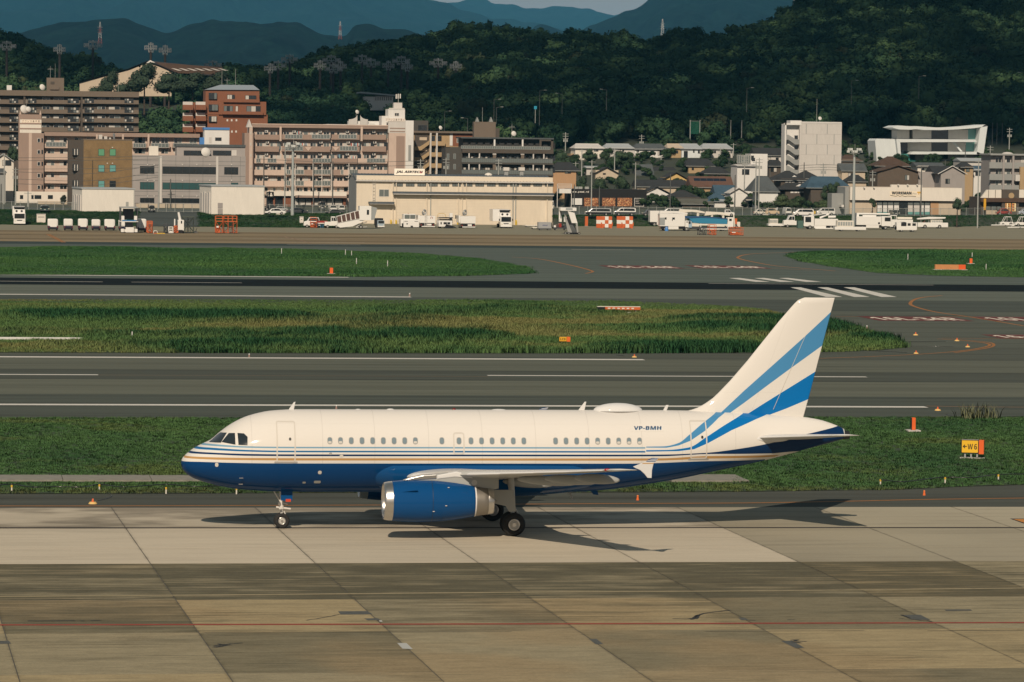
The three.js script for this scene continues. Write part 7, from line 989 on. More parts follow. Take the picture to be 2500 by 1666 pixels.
function carEnd(name,label,k,x0,y0,x1,y1,mat,o={}){// seen from the front or back
const T=stand(name,label,o.cat||'car',k,x0,y0,x1,y1,4.2,{h:2.38,group:'cars parked behind the fence',...o}),w=T.w,h=T.hh;part(T,'body',extrudeXY([[-w / 2,h*0.16],[w / 2,h*0.16],[w / 2,h*0.55],[w*0.4,h*0.95],[w*0.3,h],[-w*0.3,h],[-w*0.4,h*0.95],[-w / 2,h*0.55]],-2.1,2.1,0.1),mat);part(T,'windscreen',extrudeXY([[-w*0.42,h*0.55],[w*0.42,h*0.55],[w*0.33,h*0.9],[-w*0.33,h*0.9]],2.06,2.12),V.glass);for(const s of[-1,1])part(T,'lamp',boxGeo(s*w*0.4 - 0.16,s*w*0.4 + 0.16,h*0.4,h*0.5,2.05,2.13),o.rear?V.tail:V.lamp);part(T,'bumper',boxGeo(-w*0.47,w*0.47,h*0.16,h*0.28,2.0,2.16),o.dark||V.greyd);part(T,'number_plate',boxGeo(-0.2,0.2,h*0.3,h*0.37,2.1,2.18),V.white);for(const x of[-w*0.38,w*0.38])for(const z of[1.3,-1.3])vwheel(T,x,z,0.3,0.2,false);return T;
}
// --- small white tractors seen from behind ---
[[825,390,1012,592,'first from the left',0],[1105,390,1270,592,'second from the left',1],[1355,388,1530,592,'third from the left',0],[1592,400,1750,592,'fourth from the left',1],[1815,398,2006,594,'fifth from the left',0],[2062,410,2235,596,'left of the tall loader, half hidden by it',1],[2372,390,2552,620,'right of the tall loader beside the orange rack',0]].forEach(([a,b,c,d,l,q])=>{
const T=stand('baggage_tractor',`small white covered tractor with black skirt, ${l}`,'tractor',0,a,b,c,d,3.0,{group:'row of white tractors'}),w=T.w,h=T.hh,oo=q?0.06:0.14;
bp(T,'hood',V.white,-w / 2,w / 2 - 0.1,h*0.36,h,-1.4,1.35,0.28);bp(T,'skirt',V.navy,-w / 2 + 0.02,w / 2 - 0.05,h*0.12,h*0.4,-1.42,1.4,0.06);bp(T,'rear_cover',V.white,-w*(0.5 - oo*1.6),w*0.36,h*(q?0.46:0.3),h*0.97,1.3,1.46,0.14);bp(T,'bumper',V.black,-w*0.42,w*0.42,h*0.1,h*0.22,1.3,1.56);for(const s of[-1,1]){bp(T,'tail_light',V.tail,s*w*0.4 - 0.06,s*w*0.4 + 0.06,h*0.26,h*0.33,1.36,1.44);vwheel(T,s*w*0.36,0.9,0.34,0.26,false);vwheel(T,s*w*0.36,-0.9,0.34,0.26,false);}
part(T,'mirror',merge([barGeo([w*0.46,h*0.7,-1],[w*0.56,h*0.74,-1],0.03),boxGeo(w*0.54,w*0.62,h*0.62,h*0.78,-1.06,-0.98)]),V.black);
});
// --- catering lift trucks, nose on ---
for(const[k,a,b,c,d,l]of[[0,212,168,438,496,'catering lift truck with a white box at the far left of the apron'],[3,1748,225,2100,552,'catering lift truck with its long box parked before the hangar shutter']]){
const T=stand('catering_truck',l,'truck',k,a,b,c,d,8,{group:'catering lift trucks'}),h=T.hh,cx=k?T.u(1965):T.u(335),hw=1.28,zf=4;
bp(T,'cargo_box',V.white,(k?T.u(1750):T.u(212))+ 0.05,k?T.u(2050):T.u(430),h*0.36,h*(k?0.99:0.98),-4,1.6,0.05);bp(T,'box_front',V.white,cx - hw,cx + hw*0.96,h*0.62,h*0.82,1.6,2.2,0.05);bp(T,'roof_lip',V.greyd,cx - hw*0.98,cx + hw*0.95,h*0.9,h*0.97,1.5,2.3);bp(T,'roof_opening',V.glass,cx - hw*0.85,cx + hw*0.85,h*0.83,h*0.9,1.6,1.9);
for(const s of[-0.5,0.38]){const g=new THREE.CylinderGeometry(0.24,0.24,0.08,16);g.rotateX(Math.PI / 2);g.translate(cx + s*hw,h*0.73,2.22);part(T,'fan',g,V.black);}
bp(T,'cab',V.white,cx - hw,cx + hw,h*0.1,h*0.63,2.1,zf,0.14);bp(T,'windscreen',V.glass,cx - hw*0.88,cx + hw*0.88,h*0.34,h*0.6,zf - 0.05,zf + 0.03,0.08);bp(T,'grille',V.black,cx - hw*0.45,cx + hw*0.45,h*0.22,h*0.265,zf,zf + 0.03);bp(T,'bumper',V.white,cx - hw,cx + hw,h*0.07,h*0.16,zf - 0.1,zf + 0.14,0.04);for(const s of[-1,1]){bp(T,'headlight',V.lamp,cx + s*hw*0.74 - 0.2,cx + s*hw*0.74 + 0.2,h*0.19,h*0.235,zf,zf + 0.05);bp(T,'mirror',V.black,cx + s*(hw + 0.24)- 0.1,cx + s*(hw + 0.24)+ 0.1,h*0.38,h*0.5,zf - 0.4,zf - 0.3);vwheel(T,cx + s*hw*0.78,3.1,0.46,0.34,false);vwheel(T,cx + s*hw*0.78,-2.2,0.46,0.5,false);}bp(T,'chassis',V.black,cx - 0.7,cx + 0.7,h*0.1,h*0.3,-3.8,2.2);
}
// --- tall cargo loader ---
{
const T=stand('cargo_loader','tall cargo loader with a roofed deck and blue platform edge','loader',0,2090,185,2400,635,6),w=T.w,h=T.hh;bp(T,'roof',V.grey,-w / 2,w / 2,h*0.96,h,-3,3,0.04);for(const s of[-1,1])for(const z of[2.7,-2.6])bp(T,'mast',V.greyd,s*(w / 2 - 0.12)- 0.1,s*(w / 2 - 0.12)+ 0.1,h*0.2,h*0.96,z - 0.1,z + 0.1);bp(T,'rear_screen',V.black,-w*0.3,w*0.3,h*0.52,h*0.92,-2.4,-2.3);bp(T,'deck',V.white,-w*0.5,w*0.5,h*0.425,h*0.455,-2.8,3.1);bp(T,'deck_edge',V.blue,-w*0.4,w*0.4,h*0.455,h*0.5,2.9,3.12);for(const s of[-1,1])bp(T,'side_box',V.white,s*w*0.37 - 0.35,s*w*0.37 + 0.35,h*0.5,h*0.66,1.6,2.8,0.06);bp(T,'scissor_well',V.greyd,-w*0.22,w*0.22,h*0.18,h*0.42,0.6,1.6);bp(T,'chassis',V.white,-w*0.42,w*0.42,h*0.03,h*0.13,-2.8,2.9,0.06);bp(T,'operator_cab',V.white,-w*0.2,w*0.26,h*0.02,h*0.22,2.2,3.4,0.08);for(const s of[-1,1]){bp(T,'bumper_block',V.white,s*w*0.38 - 0.3,s*w*0.38 + 0.3,h*0.03,h*0.16,2.6,3.4,0.05);vwheel(T,s*w*0.38,1.6,0.36,0.3,false);vwheel(T,s*w*0.38,-2,0.36,0.3,false);}
}
// --- cabinets ---
for(const[k,a,b,c,d,l,doors,h]of[[0,630,303,792,480,'grey white equipment cabinet on the grass at the left',1,0],[2,235,278,392,480,'two door cream cabinet left of the apron mast',2,0],[2,648,350,722,518,'narrow cream cabinet right of the apron mast',1,0]]){const T=stand('equipment_cabinet',l,'cabinet',k,a,b,c,d,1.2,{group:'cabinets'}),w=T.w,hh=T.hh;bp(T,'case',W.cream,-w / 2 + 0.06,w / 2 - 0.06,0.02,hh*0.94,-0.6,0.6,0.03);bp(T,'lid',W.offwhite,-w / 2,w / 2,hh*0.94,hh,-0.68,0.68);bp(T,'plinth',W.grey,-w / 2 + 0.02,w / 2 - 0.02,0,0.12,-0.64,0.64);for(let i=0;i<doors;i++){const x0=-w / 2 + 0.14 + i*(w - 0.28)/ doors,D=bp(T,'door',W.cream,x0 + 0.02,x0 +(w - 0.28)/ doors - 0.02,0.2,hh*0.9,0.6,0.63);bp(D,'louvre',V.greyd,x0 + 0.2,x0 +(w - 0.28)/ doors - 0.2,hh*0.66,hh*0.72,0.625,0.64);}}
// --- work platforms and steps of painted tube ---
function platform(k,a,b,c,d,label,mat,o={}){
const T=stand(o.name||'work_platform',label,o.cat||'work platform',k,a,b,c,d,o.depth||2.2,{group:o.group}),w=T.w,h=T.hh,z=T.d / 2,dk=h*(o.deck||0.68),r=o.r||0.055,g=[],posts=o.posts||2;
for(let i=0;i<posts;i++){const x=lerp(-w / 2 + 0.06,w / 2 - 0.06,i /(posts - 1));for(const s of[z - 0.05,-z + 0.05]){g.push(barGeo([x,0.12,s],[x,h,s],r,6));}g.push(barGeo([x,h*0.4,z - 0.05],[x,h*0.4,-z + 0.05],r,5));}for(const y of[0.18,dk,(dk + h)/ 2,h - 0.02])for(const s of[z - 0.05,-z + 0.05])g.push(barGeo([-w / 2 + 0.06,y,s],[w / 2 - 0.06,y,s],r,6));for(const s of[z - 0.05,-z + 0.05])g.push(barGeo([-w / 2,0.2,s],[w / 2,dk,s],r*0.8,5),barGeo([w / 2,0.2,s],[-w / 2,dk,s],r*0.8,5));
part(T,'frame',merge(g),mat);bp(T,'deck',o.deckMat||mat,-w / 2,w / 2,dk - 0.06,dk + 0.02,-z,z);if(o.box)bp(T,'machine_box',mat,-w / 2 + 0.1,w*0.1,h*0.06,h*0.42,-z*0.6,z*0.6,0.05);if(o.note)bp(T,'notice',V.white,-w*0.38,-w*0.1,h*0.34,h*0.43,z,z + 0.04);
if(o.stairs){const n=7,x=o.sx||0,sw=o.sw||0.5;for(let i=0;i<n;i++)bp(T,'step',o.stepMat||V.greyd,x - sw,x + sw,dk*(i + 0.4)/ n,dk*(i + 0.4)/ n + 0.06,z + 0.9 - 0.9*i / n,z + 1.2 - 0.9*i / n);for(const s of[-1,1])part(T,'stringer',barGeo([x + s*sw,0.05,z + 1.1],[x + s*sw,dk,z + 0.1],0.07,5),mat);}
for(const x of[-w / 2 + 0.1,w / 2 - 0.1])for(const s of[z - 0.1,-z + 0.1]){const q=new THREE.CylinderGeometry(0.12,0.12,0.08,12);q.rotateX(Math.PI / 2);q.translate(x,0.12,s);part(T,'caster',q,M.rubber);}return T;
}
platform(1,1395,340,1532,645,'orange work platform with a white notice on its box',V.orange,{box:true,note:true,deck:0.7});platform(1,1540,340,1776,645,'orange work platform with dark steps up its middle',V.orange,{stairs:true,deck:0.69,posts:4,sw:0.55});platform(1,200,430,302,640,'narrow orange step rack beside the row of tractors',V.orange,{deck:0.8,stairs:true,sw:0.4,stepMat:V.orange});platform(2,838,362,955,548,'orange red step rack before the white car',V.orange,{deck:0.55,box:true,note:true});platform(5,1155,490,1278,672,'orange step stand in front of the tarpaulin truck',V.orange,{deck:0.5,stairs:true,sw:0.35,stepMat:V.orange});platform(5,1520,535,1750,682,'wide orange cage trolley right of the tarpaulin truck',V.orange,{deck:0.3,note:true,box:true,posts:5});platform(1,820,350,1022,640,'dark green scaffold steps beside the boom lift',std([0.06,0.075,0.06]),{deck:0.97,stairs:true,sx:-0.2,sw:0.55,posts:3});platform(1,498,482,572,640,'small black step ladder stand',V.greyd,{deck:0.8,stairs:true,sw:0.3});platform(1,580,530,662,650,'small white step stand with low box',V.white,{deck:0.3,box:true});platform(5,975,540,1105,670,'small dark maintenance trolley on the apron',V.greyd,{deck:0.9,posts:3});
// crates, hoop, hand cart
{const T=stand('crate_row','low yellow planks lying on the apron beside the small steps','planks',1,380,622,522,650,0.8);for(let i=0;i<3;i++)bp(T,'plank',V.yellow,-T.w / 2 + i*T.w / 3,-T.w / 2 +(i + 0.9)*T.w / 3,0,0.16,-0.2 - i*0.1,0.1);const H=stand('wheel_chock_frame','small white hooped frame on the apron','frame',1,320,600,382,645,0.8);part(H,'hoop',tubeGeo([[-0.4,0,0],[-0.3,0.5,0],[0.3,0.5,0],[0.4,0,0]],0.07,6),V.white);part(H,'base',boxGeo(-0.42,0.42,0,0.12,-0.3,0.3),V.orange);const C=stand('hand_cart','dark hand cart with upright handle right of the scaffold steps','cart',1,1028,555,1085,640,0.9);part(C,'handle',barGeo([-0.2,0.1,0],[0.2,C.hh,0],0.06),V.black);bp(C,'body',V.greyd,-C.w / 2,C.w*0.3,0.1,C.hh*0.4,-0.3,0.3,0.05);vwheel(C,-0.2,0.3,0.14,0.08);vwheel(C,0.2,0.3,0.14,0.08);}
// boom lift
{const T=stand('boom_lift','white boom lift with raised arm and striped base','lift',1,675,265,862,642,3),w=T.w,h=T.hh;bp(T,'base',V.orange,-w / 2,-w*0.1,0.1,h*0.35,-1.2,1.2,0.06);for(let i=0;i<3;i++){const g=boxGeo(-0.5,0.5,-0.06,0.06,0,0.02);g.rotateZ(0.7);g.translate(-w*0.3,h*(0.1 + i*0.09),1.22);part(T,'stripe',g,V.black);}bp(T,'body',V.white,-w*0.15,w*0.42,h*0.12,h*0.62,-1.3,1.3,0.15);bp(T,'window',V.glass,w*0.12,w*0.24,h*0.45,h*0.58,1.28,1.33);part(T,'arm',barGeo([w*0.1,h*0.55,0.4],[-w*0.08,h*0.97,0.4],0.32,10,0.24),V.white);bp(T,'side_arm',V.white,-w*0.5,-w*0.38,h*0.35,h*0.66,0.6,0.9,0.1);bp(T,'bumper',V.black,-w*0.1,w*0.3,0.08,h*0.16,1.2,1.45);for(const s of[-1,1]){vwheel(T,s*w*0.36,0.8,0.4,0.3,false);vwheel(T,s*w*0.36,-0.8,0.4,0.3,false);}}
// --- covered passenger ramp, small trucks and tow trucks beside the hangar ---
{const T=stand('ramp_vehicle','white boarding ramp vehicle with windowed sloping tunnel','ramp vehicle',2,1285,165,1905,562,3),w=T.w,h=T.hh,q=(x,y)=>[T.u(x),T.v(y)];bp(T,'cabin',V.white,T.u(1692),T.u(1900),T.v(412),h,-1.5,1.5,0.06);bp(T,'cabin_window',V.glass,T.u(1818),T.u(1858),T.v(315),T.v(230),1.48,1.53);part(T,'tunnel',extrudeXY([q(1325,465),q(1692,385),q(1692,238),q(1295,350)],-1.2,1.2),V.white);for(let i=0;i<5;i++){const x0=1300 + i*78,x1=x0 + 66,yt=(x)=>350 -(x - 1295)*0.282,yb=(x)=>465 -(x - 1325)*0.218;part(T,'tunnel_window',extrudeXY([q(x0 + 22,yb(x0 + 22)- 6),q(x1 + 16,yb(x1 + 16)- 6),q(x1,yt(x1)+ 6),q(x0,yt(x0)+ 6)],1.18,1.24),V.brown);}part(T,'body',extrudeXY([q(1310,520),q(1360,545),q(1580,520),q(1780,420),q(1690,395),q(1325,470)],-1.3,1.3),V.white);part(T,'gangway_skirt',extrudeXY([q(1900,410),q(1955,400),q(2005,195),q(1900,170)],-1.2,1.2),V.grey);part(T,'lift_links',merge([barGeo([...q(1580,520),0.8],[...q(1830,440),0.8],0.1),barGeo([...q(1640,540),0.8],[...q(1760,450),0.8],0.1),barGeo([...q(1640,540),0.8],[...q(1830,530),0.8],0.12)]),V.steel);for(const x of[1405,1720])for(const z of[1.0,-1.0])vwheel(T,T.u(x),z,0.42,0.3);}
{const T=stand('small_truck','small truck with black covered bed and pale blue cab before the hangar','truck',2,1975,380,2132,545,3.4),w=T.w,h=T.hh;bp(T,'covered_bed',V.black,-w / 2,w*0.4,h*0.2,h,-1.7,0.4,0.1);bp(T,'cab',pnt([0.32,0.40,0.46]),-w*0.3,w*0.48,h*0.1,h*0.78,0.4,1.7,0.12);bp(T,'windscreen',V.glass,-w*0.22,w*0.42,h*0.46,h*0.74,1.66,1.73,0.06);bp(T,'bumper',V.white,-w*0.28,w*0.48,h*0.08,h*0.2,1.6,1.8);for(const s of[-1,1]){bp(T,'headlight',V.lamp,w*0.1 + s*w*0.3 - 0.12,w*0.1 + s*w*0.3 + 0.12,h*0.24,h*0.34,1.68,1.75);vwheel(T,s*w*0.36,1.1,0.28,0.2,false);vwheel(T,s*w*0.36,-1.1,0.28,0.2,false);}}
car('pickup_truck','white utility truck with red loading frame left of the ramp vehicle','pickup',2,1085,350,1345,552,V.white,{h:0,cat:'truck',group:'service trucks',flip:true});car('service_van','white service car behind the orange red rack','suv',2,722,362,1010,545,V.white,{h:0,group:'service trucks'});
{const T=stand('towing_cradle','red and white towing cradle between the two white service vehicles','cradle',2,945,425,1140,548,1.5);bp(T,'beam',V.red,-T.w / 2,T.w / 2,T.hh*0.72,T.hh,-0.3,0.3,0.05);bp(T,'white_beam',V.white,-T.w / 2,T.w / 2,T.hh*0.6,T.hh*0.72,-0.3,0.35);bp(T,'orange_drum',V.orange,T.w*0.26,T.w*0.48,0,T.hh*0.62,-0.3,0.3,0.08);for(const x of[-0.35,-0.1,0.1])bp(T,'leg',V.blue,x*T.w - 0.06,x*T.w + 0.06,0,T.hh*0.6,-0.1,0.1);}
// --- vehicles before the hangar shutters ---
{const T=stand('tow_tractor','large white aircraft tow tractor with twin windscreen before the hangar','tractor',3,130,300,452,545,5),w=T.w,h=T.hh;bp(T,'cab',V.white,T.u(180),T.u(392),h*0.5,h*0.97,-1,2.2,0.1);for(const[a,b]of[[196,288],[294,384]])bp(T,'windscreen',M.winMid,T.u(a),T.u(b),h*0.63,h*0.92,2.16,2.23,0.06);bp(T,'hull',V.white,T.u(178),T.u(450),h*0.04,h*0.58,-2.4,2.5,0.12);bp(T,'side_hull',V.white,T.u(135),T.u(182),h*0.1,h*0.6,-2.4,1.6,0.06);for(const[a,b]of[[192,250],[370,432]])bp(T,'lamp_slot',V.black,T.u(a),T.u(b),h*0.445,h*0.475,2.48,2.53);bp(T,'hatch',V.black,T.u(228),T.u(252),h*0.24,h*0.32,2.48,2.53);bp(T,'tow_hook',V.black,T.u(300),T.u(340),h*0.08,h*0.15,2.46,2.7);bp(T,'beacon',V.red,T.u(270),T.u(282),h*0.97,h*1.01,0.5,0.65);for(const s of[-1,1]){vwheel(T,s*w*0.4 + 0.1,1.6,0.5,0.4,false);vwheel(T,s*w*0.4 + 0.1,-1.6,0.5,0.4,false);}}
for(const[a,b,c,d,l,ladder]of[[432,235,740,542,'white water service truck with rear ladder and red round emblem',1],[1142,240,1442,552,'white water service truck without ladder before the hangar',0]]){const T=stand('service_truck',l,'truck',3,a,b,c,d,6,{group:'water service trucks'}),w=T.w,h=T.hh;bp(T,'tank_body',V.white,-w*0.4,w*0.48,h*0.26,h*0.66,-2.6,2.8,0.06);bp(T,'tank_side',V.white,-w*0.48,-w*0.4,h*0.3,h*0.7,-2.6,2.2,0.03);bp(T,'chassis',V.black,-w*0.36,w*0.44,h*0.06,h*0.26,-2.6,2.7);bp(T,'tail_panel',V.white,w*0.02,w*0.26,h*0.12,h*0.22,2.7,2.9);bp(T,'bumper',V.white,-w*0.3,w*0.46,h*0.04,h*0.09,2.6,2.95);const tor=new THREE.TorusGeometry(0.5,0.2,8,20);tor.rotateY(0.9);tor.translate(-w*0.08,h*0.86,0.8);part(T,'hose_reel',tor,V.steel);part(T,'hose',tubeGeo([[-w*0.16,h*0.7,1.2],[-w*0.2,h*0.86,1],[-w*0.1,h*0.95,0.9]],0.16,7),V.greyd);if(ladder){const g=[];for(const x of[T.u(548),T.u(584)])g.push(barGeo([x,0.2,2.95],[x,h*0.86,2.95],0.05));for(let i=0;i<10;i++)g.push(barGeo([T.u(548),0.4 + i*h*0.08,2.95],[T.u(584),0.4 + i*h*0.08,2.95],0.035));part(T,'ladder',merge(g),V.white);const e=new THREE.TorusGeometry(0.24,0.05,6,18,4.6);e.rotateZ(-0.7);e.translate(T.u(668),h*0.55,2.84);part(T,'emblem',e,V.red);}bp(T,'mirror',V.black,-w*0.56,-w*0.5,h*0.5,h*0.7,-2,-1.9);for(const s of[-1,1]){bp(T,'tail_light',V.tail,s*w*0.34 + 0.1 - 0.1,s*w*0.34 + 0.1 + 0.1,h*0.13,h*0.17,2.78,2.84);vwheel(T,s*w*0.32,1.8,0.44,0.4,false);vwheel(T,s*w*0.32,-1.6,0.44,0.3,false);}}
{const T=stand('belt_loader','white belt loader seen nose on with black conveyor end','loader',3,780,290,1140,555,6),w=T.w,h=T.hh;bp(T,'frame',V.white,T.u(800),T.u(1035),h*0.1,h*0.5,-2.5,2,0.08);for(const[a,b]of[[830,852],[884,942],[950,1000]])bp(T,'opening',V.black,T.u(a),T.u(b),h*0.26,h*0.4,1.98,2.04);bp(T,'upper_rail',V.black,T.u(805),T.u(1050),h*0.66,h*0.72,-2,1.8);bp(T,'upper_rail',V.black,T.u(812),T.u(1040),h*0.54,h*0.6,-2,1.9);part(T,'conveyor',extrudeXY([[T.u(885),h*0.02],[T.u(1125),h*0.02],[T.u(1020),h*0.2],[T.u(930),h*0.26]],1.6,2.6),V.black);bp(T,'control_post',V.white,T.u(1012),T.u(1068),h*0.3,h*0.99,-1.2,-0.6,0.04);part(T,'hoop',tubeGeo([[T.u(800),h*0.7,0],[T.u(808),h*0.92,0],[T.u(920),h*0.93,0],[T.u(945),h*0.72,0]],0.045,5),V.yellow);for(const s of[-1,1]){vwheel(T,T.u(918)+ s*1.1,1.1,0.36,0.26,false);vwheel(T,T.u(918)+ s*1.1,-1.6,0.36,0.26,false);}}
// --- carts, container, passenger steps, checkered barriers ---
for(const[a,c,y,l]of[[90,330,535,'long low white dolly beside the hangar corner'],[215,335,572,'short low white dolly left of the container']]){const T=stand('dolly',l,'dolly',4,a,480 +(y - 535),c,y,2,{group:'dollies'});bp(T,'deck',V.cream,-T.w / 2,T.w / 2,0.28,0.5,-1,1,0.04);part(T,'tow_bar',barGeo([-T.w / 2,0.35,0],[-T.w / 2 - 0.6,0.3,0],0.05),V.steel);fourWheels(T,-T.w*0.36,T.w*0.36,0.85,0.18);}
{const T=stand('cargo_container','grey cargo container with blue lettering on a small dolly','container',4,315,448,540,588,1.8),w=T.w,h=T.hh;bp(T,'case',std([0.36,0.37,0.38],{metalness:0.4,roughness:0.5}),-w / 2,w / 2,h*0.24,h,-0.9,0.9,0.03);bp(T,'dolly_deck',V.greyd,-w / 2,w / 2,h*0.12,h*0.22,-0.9,0.9);const g=new THREE.PlaneGeometry(w*0.5,h*0.32);g.translate(0.02,h*0.62,0.905);part(T,'lettering',g,signTex(256,96,'#9c9d9e',(c)=>{c.fillStyle='#2b3a6b';c.font='bold 78px sans-serif';c.save();c.transform(1,0,-0.2,1,26,76);c.fillText('ANA',0,0);c.restore();c.fillStyle='#1b2c66';c.beginPath();c.moveTo(190,78);c.lineTo(222,20);c.lineTo(242,20);c.lineTo(212,78);c.fill();}));fourWheels(T,-w*0.32,w*0.32,0.75,0.17);const B=stand('grey_locker','tall grey locker standing behind the container','locker',4,468,375,530,500,0.8);bp(B,'case',V.grey,-B.w / 2,B.w / 2,0,B.hh,-0.4,0.4,0.03);bp(B,'handle',V.black,0.2,0.26,B.hh*0.4,B.hh*0.6,0.4,0.43);}
{const T=stand('baggage_dolly','dark baggage dolly with loaded white bags beside the steps','dolly',4,572,450,842,588,1.8),w=T.w,h=T.hh;bp(T,'deck',V.greyd,-w / 2,w / 2,h*0.2,h*0.36,-0.9,0.9);for(let i=0;i<5;i++)bp(T,'bag',[V.white,V.brown,V.red,V.black,V.greyd][i],-w*0.45 + i*w*0.17,-w*0.3 + i*w*0.18,h*0.36,h*(0.62 +(i % 3)*0.12),-0.5,0.6,0.08);bp(T,'end_frame',V.greyd,-w / 2,-w / 2 + 0.1,h*0.2,h,-0.9,0.9);fourWheels(T,-w*0.3,w*0.3,0.8,0.18);}
{const T=stand('passenger_steps','white passenger boarding steps with roof sloping towards the camera','boarding steps',4,740,200,1090,665,7),w=T.w,h=T.hh,q=(x,y)=>[T.u(x),T.v(y)];bp(T,'top_roof',V.white,T.u(745),T.u(1028),h*0.88,h,-3,-0.5,0.06);bp(T,'roof_window',V.grey,T.u(838),T.u(958),h*0.915,h*0.985,-0.52,-0.44);part(T,'roof',extrudeXY([q(940,468),q(1040,468),q(985,290),q(868,262)],-0.4,0.2),V.white);part(T,'left_side',extrudeXY([q(868,640),q(945,640),q(862,440),q(808,300),q(808,360)],0.2,0.6),V.steel);part(T,'stair_well',extrudeXY([q(945,645),q(1040,645),q(985,470),q(930,470),q(850,320),q(850,440)],-0.6,-0.1),V.black);for(let i=0;i<9;i++){const t=i / 9,x=lerp(990,905,t),y=lerp(645,470,t);bp(T,'step',V.grey,T.u(x - 44),T.u(x + 42),T.v(y),T.v(y)+ 0.07,0.6 - t*1.2,0.9 - t*1.2);}part(T,'right_rail',extrudeXY([q(1030,645),q(1055,645),q(1040,470),q(1005,470)],0.1,0.5),V.steel);bp(T,'left_column',V.white,T.u(745),T.u(765),h*0.46,h*0.9,-2.8,-2.5);bp(T,'right_column',V.white,T.u(1008),T.u(1026),h*0.68,h*0.9,-2.8,-2.5);bp(T,'side_screen',V.grey,T.u(765),T.u(800),h*0.58,h*0.87,-2.8,-2.6);bp(T,'drum',V.white,T.u(750),T.u(790),h*0.45,h*0.58,-2.6,-2.0,0.1);bp(T,'white_panel',V.white,T.u(808),T.u(848),h*0.46,h*0.65,-1,0.1,0.05);bp(T,'chassis',V.black,T.u(870),T.u(1075),h*0.015,h*0.07,-3,0.9);for(const[x,z]of[[820,0.6],[880,0.9],[1060,0.9],[860,-2.4],[1030,-2.4]])vwheel(T,T.u(x),z,0.26,0.2);}
{const T=stand('marker_post','orange marker post on the grass right of the boarding steps','marker',4,1130,345,1180,520,0.6);bp(T,'box',V.orange,-T.w / 2,T.w / 2,0.1,T.hh,-0.3,0.3,0.02);bp(T,'base',W.grey,-T.w / 2 - 0.1,T.w / 2 + 0.1,0,0.1,-0.4,0.4);}
[[1352,345,1628,552,'left'],[1708,345,1992,555,'right']].forEach(([a,b,c,d,l])=>{const T=stand('checkered_barriers',`${l} stack of orange and white checkered marker barriers`,'barrier',4,a,b,c,d,2.6,{group:'checkered barriers'}),w=T.w,h=T.hh;for(let n=0;n<4;n++){const x0=-w / 2 + n*0.3,pw=w - 1.15,z=-1.1 + n*0.55;for(let i=0;i<3;i++)for(let j=0;j<3;j++)bp(T,'checker_panel',(i + j)% 2?V.white:V.orange,x0 + i*pw / 3,x0 +(i + 1)*pw / 3,0.12 + j*(h - 0.15)/ 3,0.12 +(j + 1)*(h - 0.15)/ 3,z,z + 0.12,n===3?0.06:0);for(const s of[0.1,0.9])bp(T,'foot',V.orange,x0 + s*pw - 0.2,x0 + s*pw + 0.2,0,0.16,z - 0.1,z + 0.35);}for(const s of[0,1])bp(T,'side_wing',V.orange,-w / 2 + 0.9 + s*(w - 1.15)- 0.1,-w / 2 + 0.9 + s*(w - 1.15)+ 0.15,h*0.2,h*0.48,0.6,0.8,0.05);});
// --- cluster of trucks at right ---
function boxTruck(k,a,b,c,d,label,o){const T=stand('box_truck',label,'truck',k,a,b,c,d,2.5,{group:'service trucks'}),w=T.w,h=T.hh,s=o.dir,cab=o.cab*w,xe=s*w / 2,xi=xe - s*cab;const X=(p,q)=>[Math.min(p,q),Math.max(p,q)];
bp(T,'cargo_box',o.box||V.white,...X(xi - s*0.1,-xe),h*0.27,h*(o.boxTop||1),-1.25,1.25,0.06);bp(T,'cab',V.white,...X(xi,xe),h*0.2,h*(o.cabTop||0.85),-1.2,1.2,0.16);bp(T,'side_window',V.glass,...X(xi + s*cab*0.3,xe - s*cab*0.12),h*0.5,h*(o.cabTop||0.85)*0.92,-1.22,1.22,0.05);bp(T,'windscreen',V.glass,...X(xe - s*0.05,xe + s*0.03),h*0.48,h*(o.cabTop||0.85)*0.94,-1.0,1.0);bp(T,'chassis',V.black,-w*0.46,w*0.46,h*0.12,h*0.27,-0.9,0.9);bp(T,'side_skirt',o.skirt||V.white,-w*0.2,w*0.15,h*0.1,h*0.27,1.0,1.2);for(const x of[xe - s*cab*0.6,-xe + s*w*0.2])for(const z of[1.05,-1.05])vwheel(T,x,z,Math.min(0.46,h*0.15),0.3);for(const z of[0.8,-0.8])bp(T,'headlight',V.lamp,...X(xe - s*0.04,xe + s*0.05),h*0.27,h*0.34,z - 0.2,z + 0.2);return T;}
boxTruck(5,118,250,520,520,'white box truck behind the front one at the left of the cluster',{dir:1,cab:0.2});
{const T=boxTruck(5,285,300,800,600,'white high lift truck with two small windows beside the blue bag',{dir:1,cab:0.12,cabTop:0.6}),h=T.hh;for(const[x0,x1]of[[375,405],[505,552]])bp(T,'box_window',V.glass,T.u(x0),T.u(x1),T.v(402),T.v(366),1.24,1.28);bp(T,'rear_steps',V.grey,T.u(285),T.u(375),T.v(500),T.v(370),0.9,1.3);bp(T,'black_mark',V.black,T.u(500),T.u(512),T.v(425),T.v(400),1.25,1.28);}
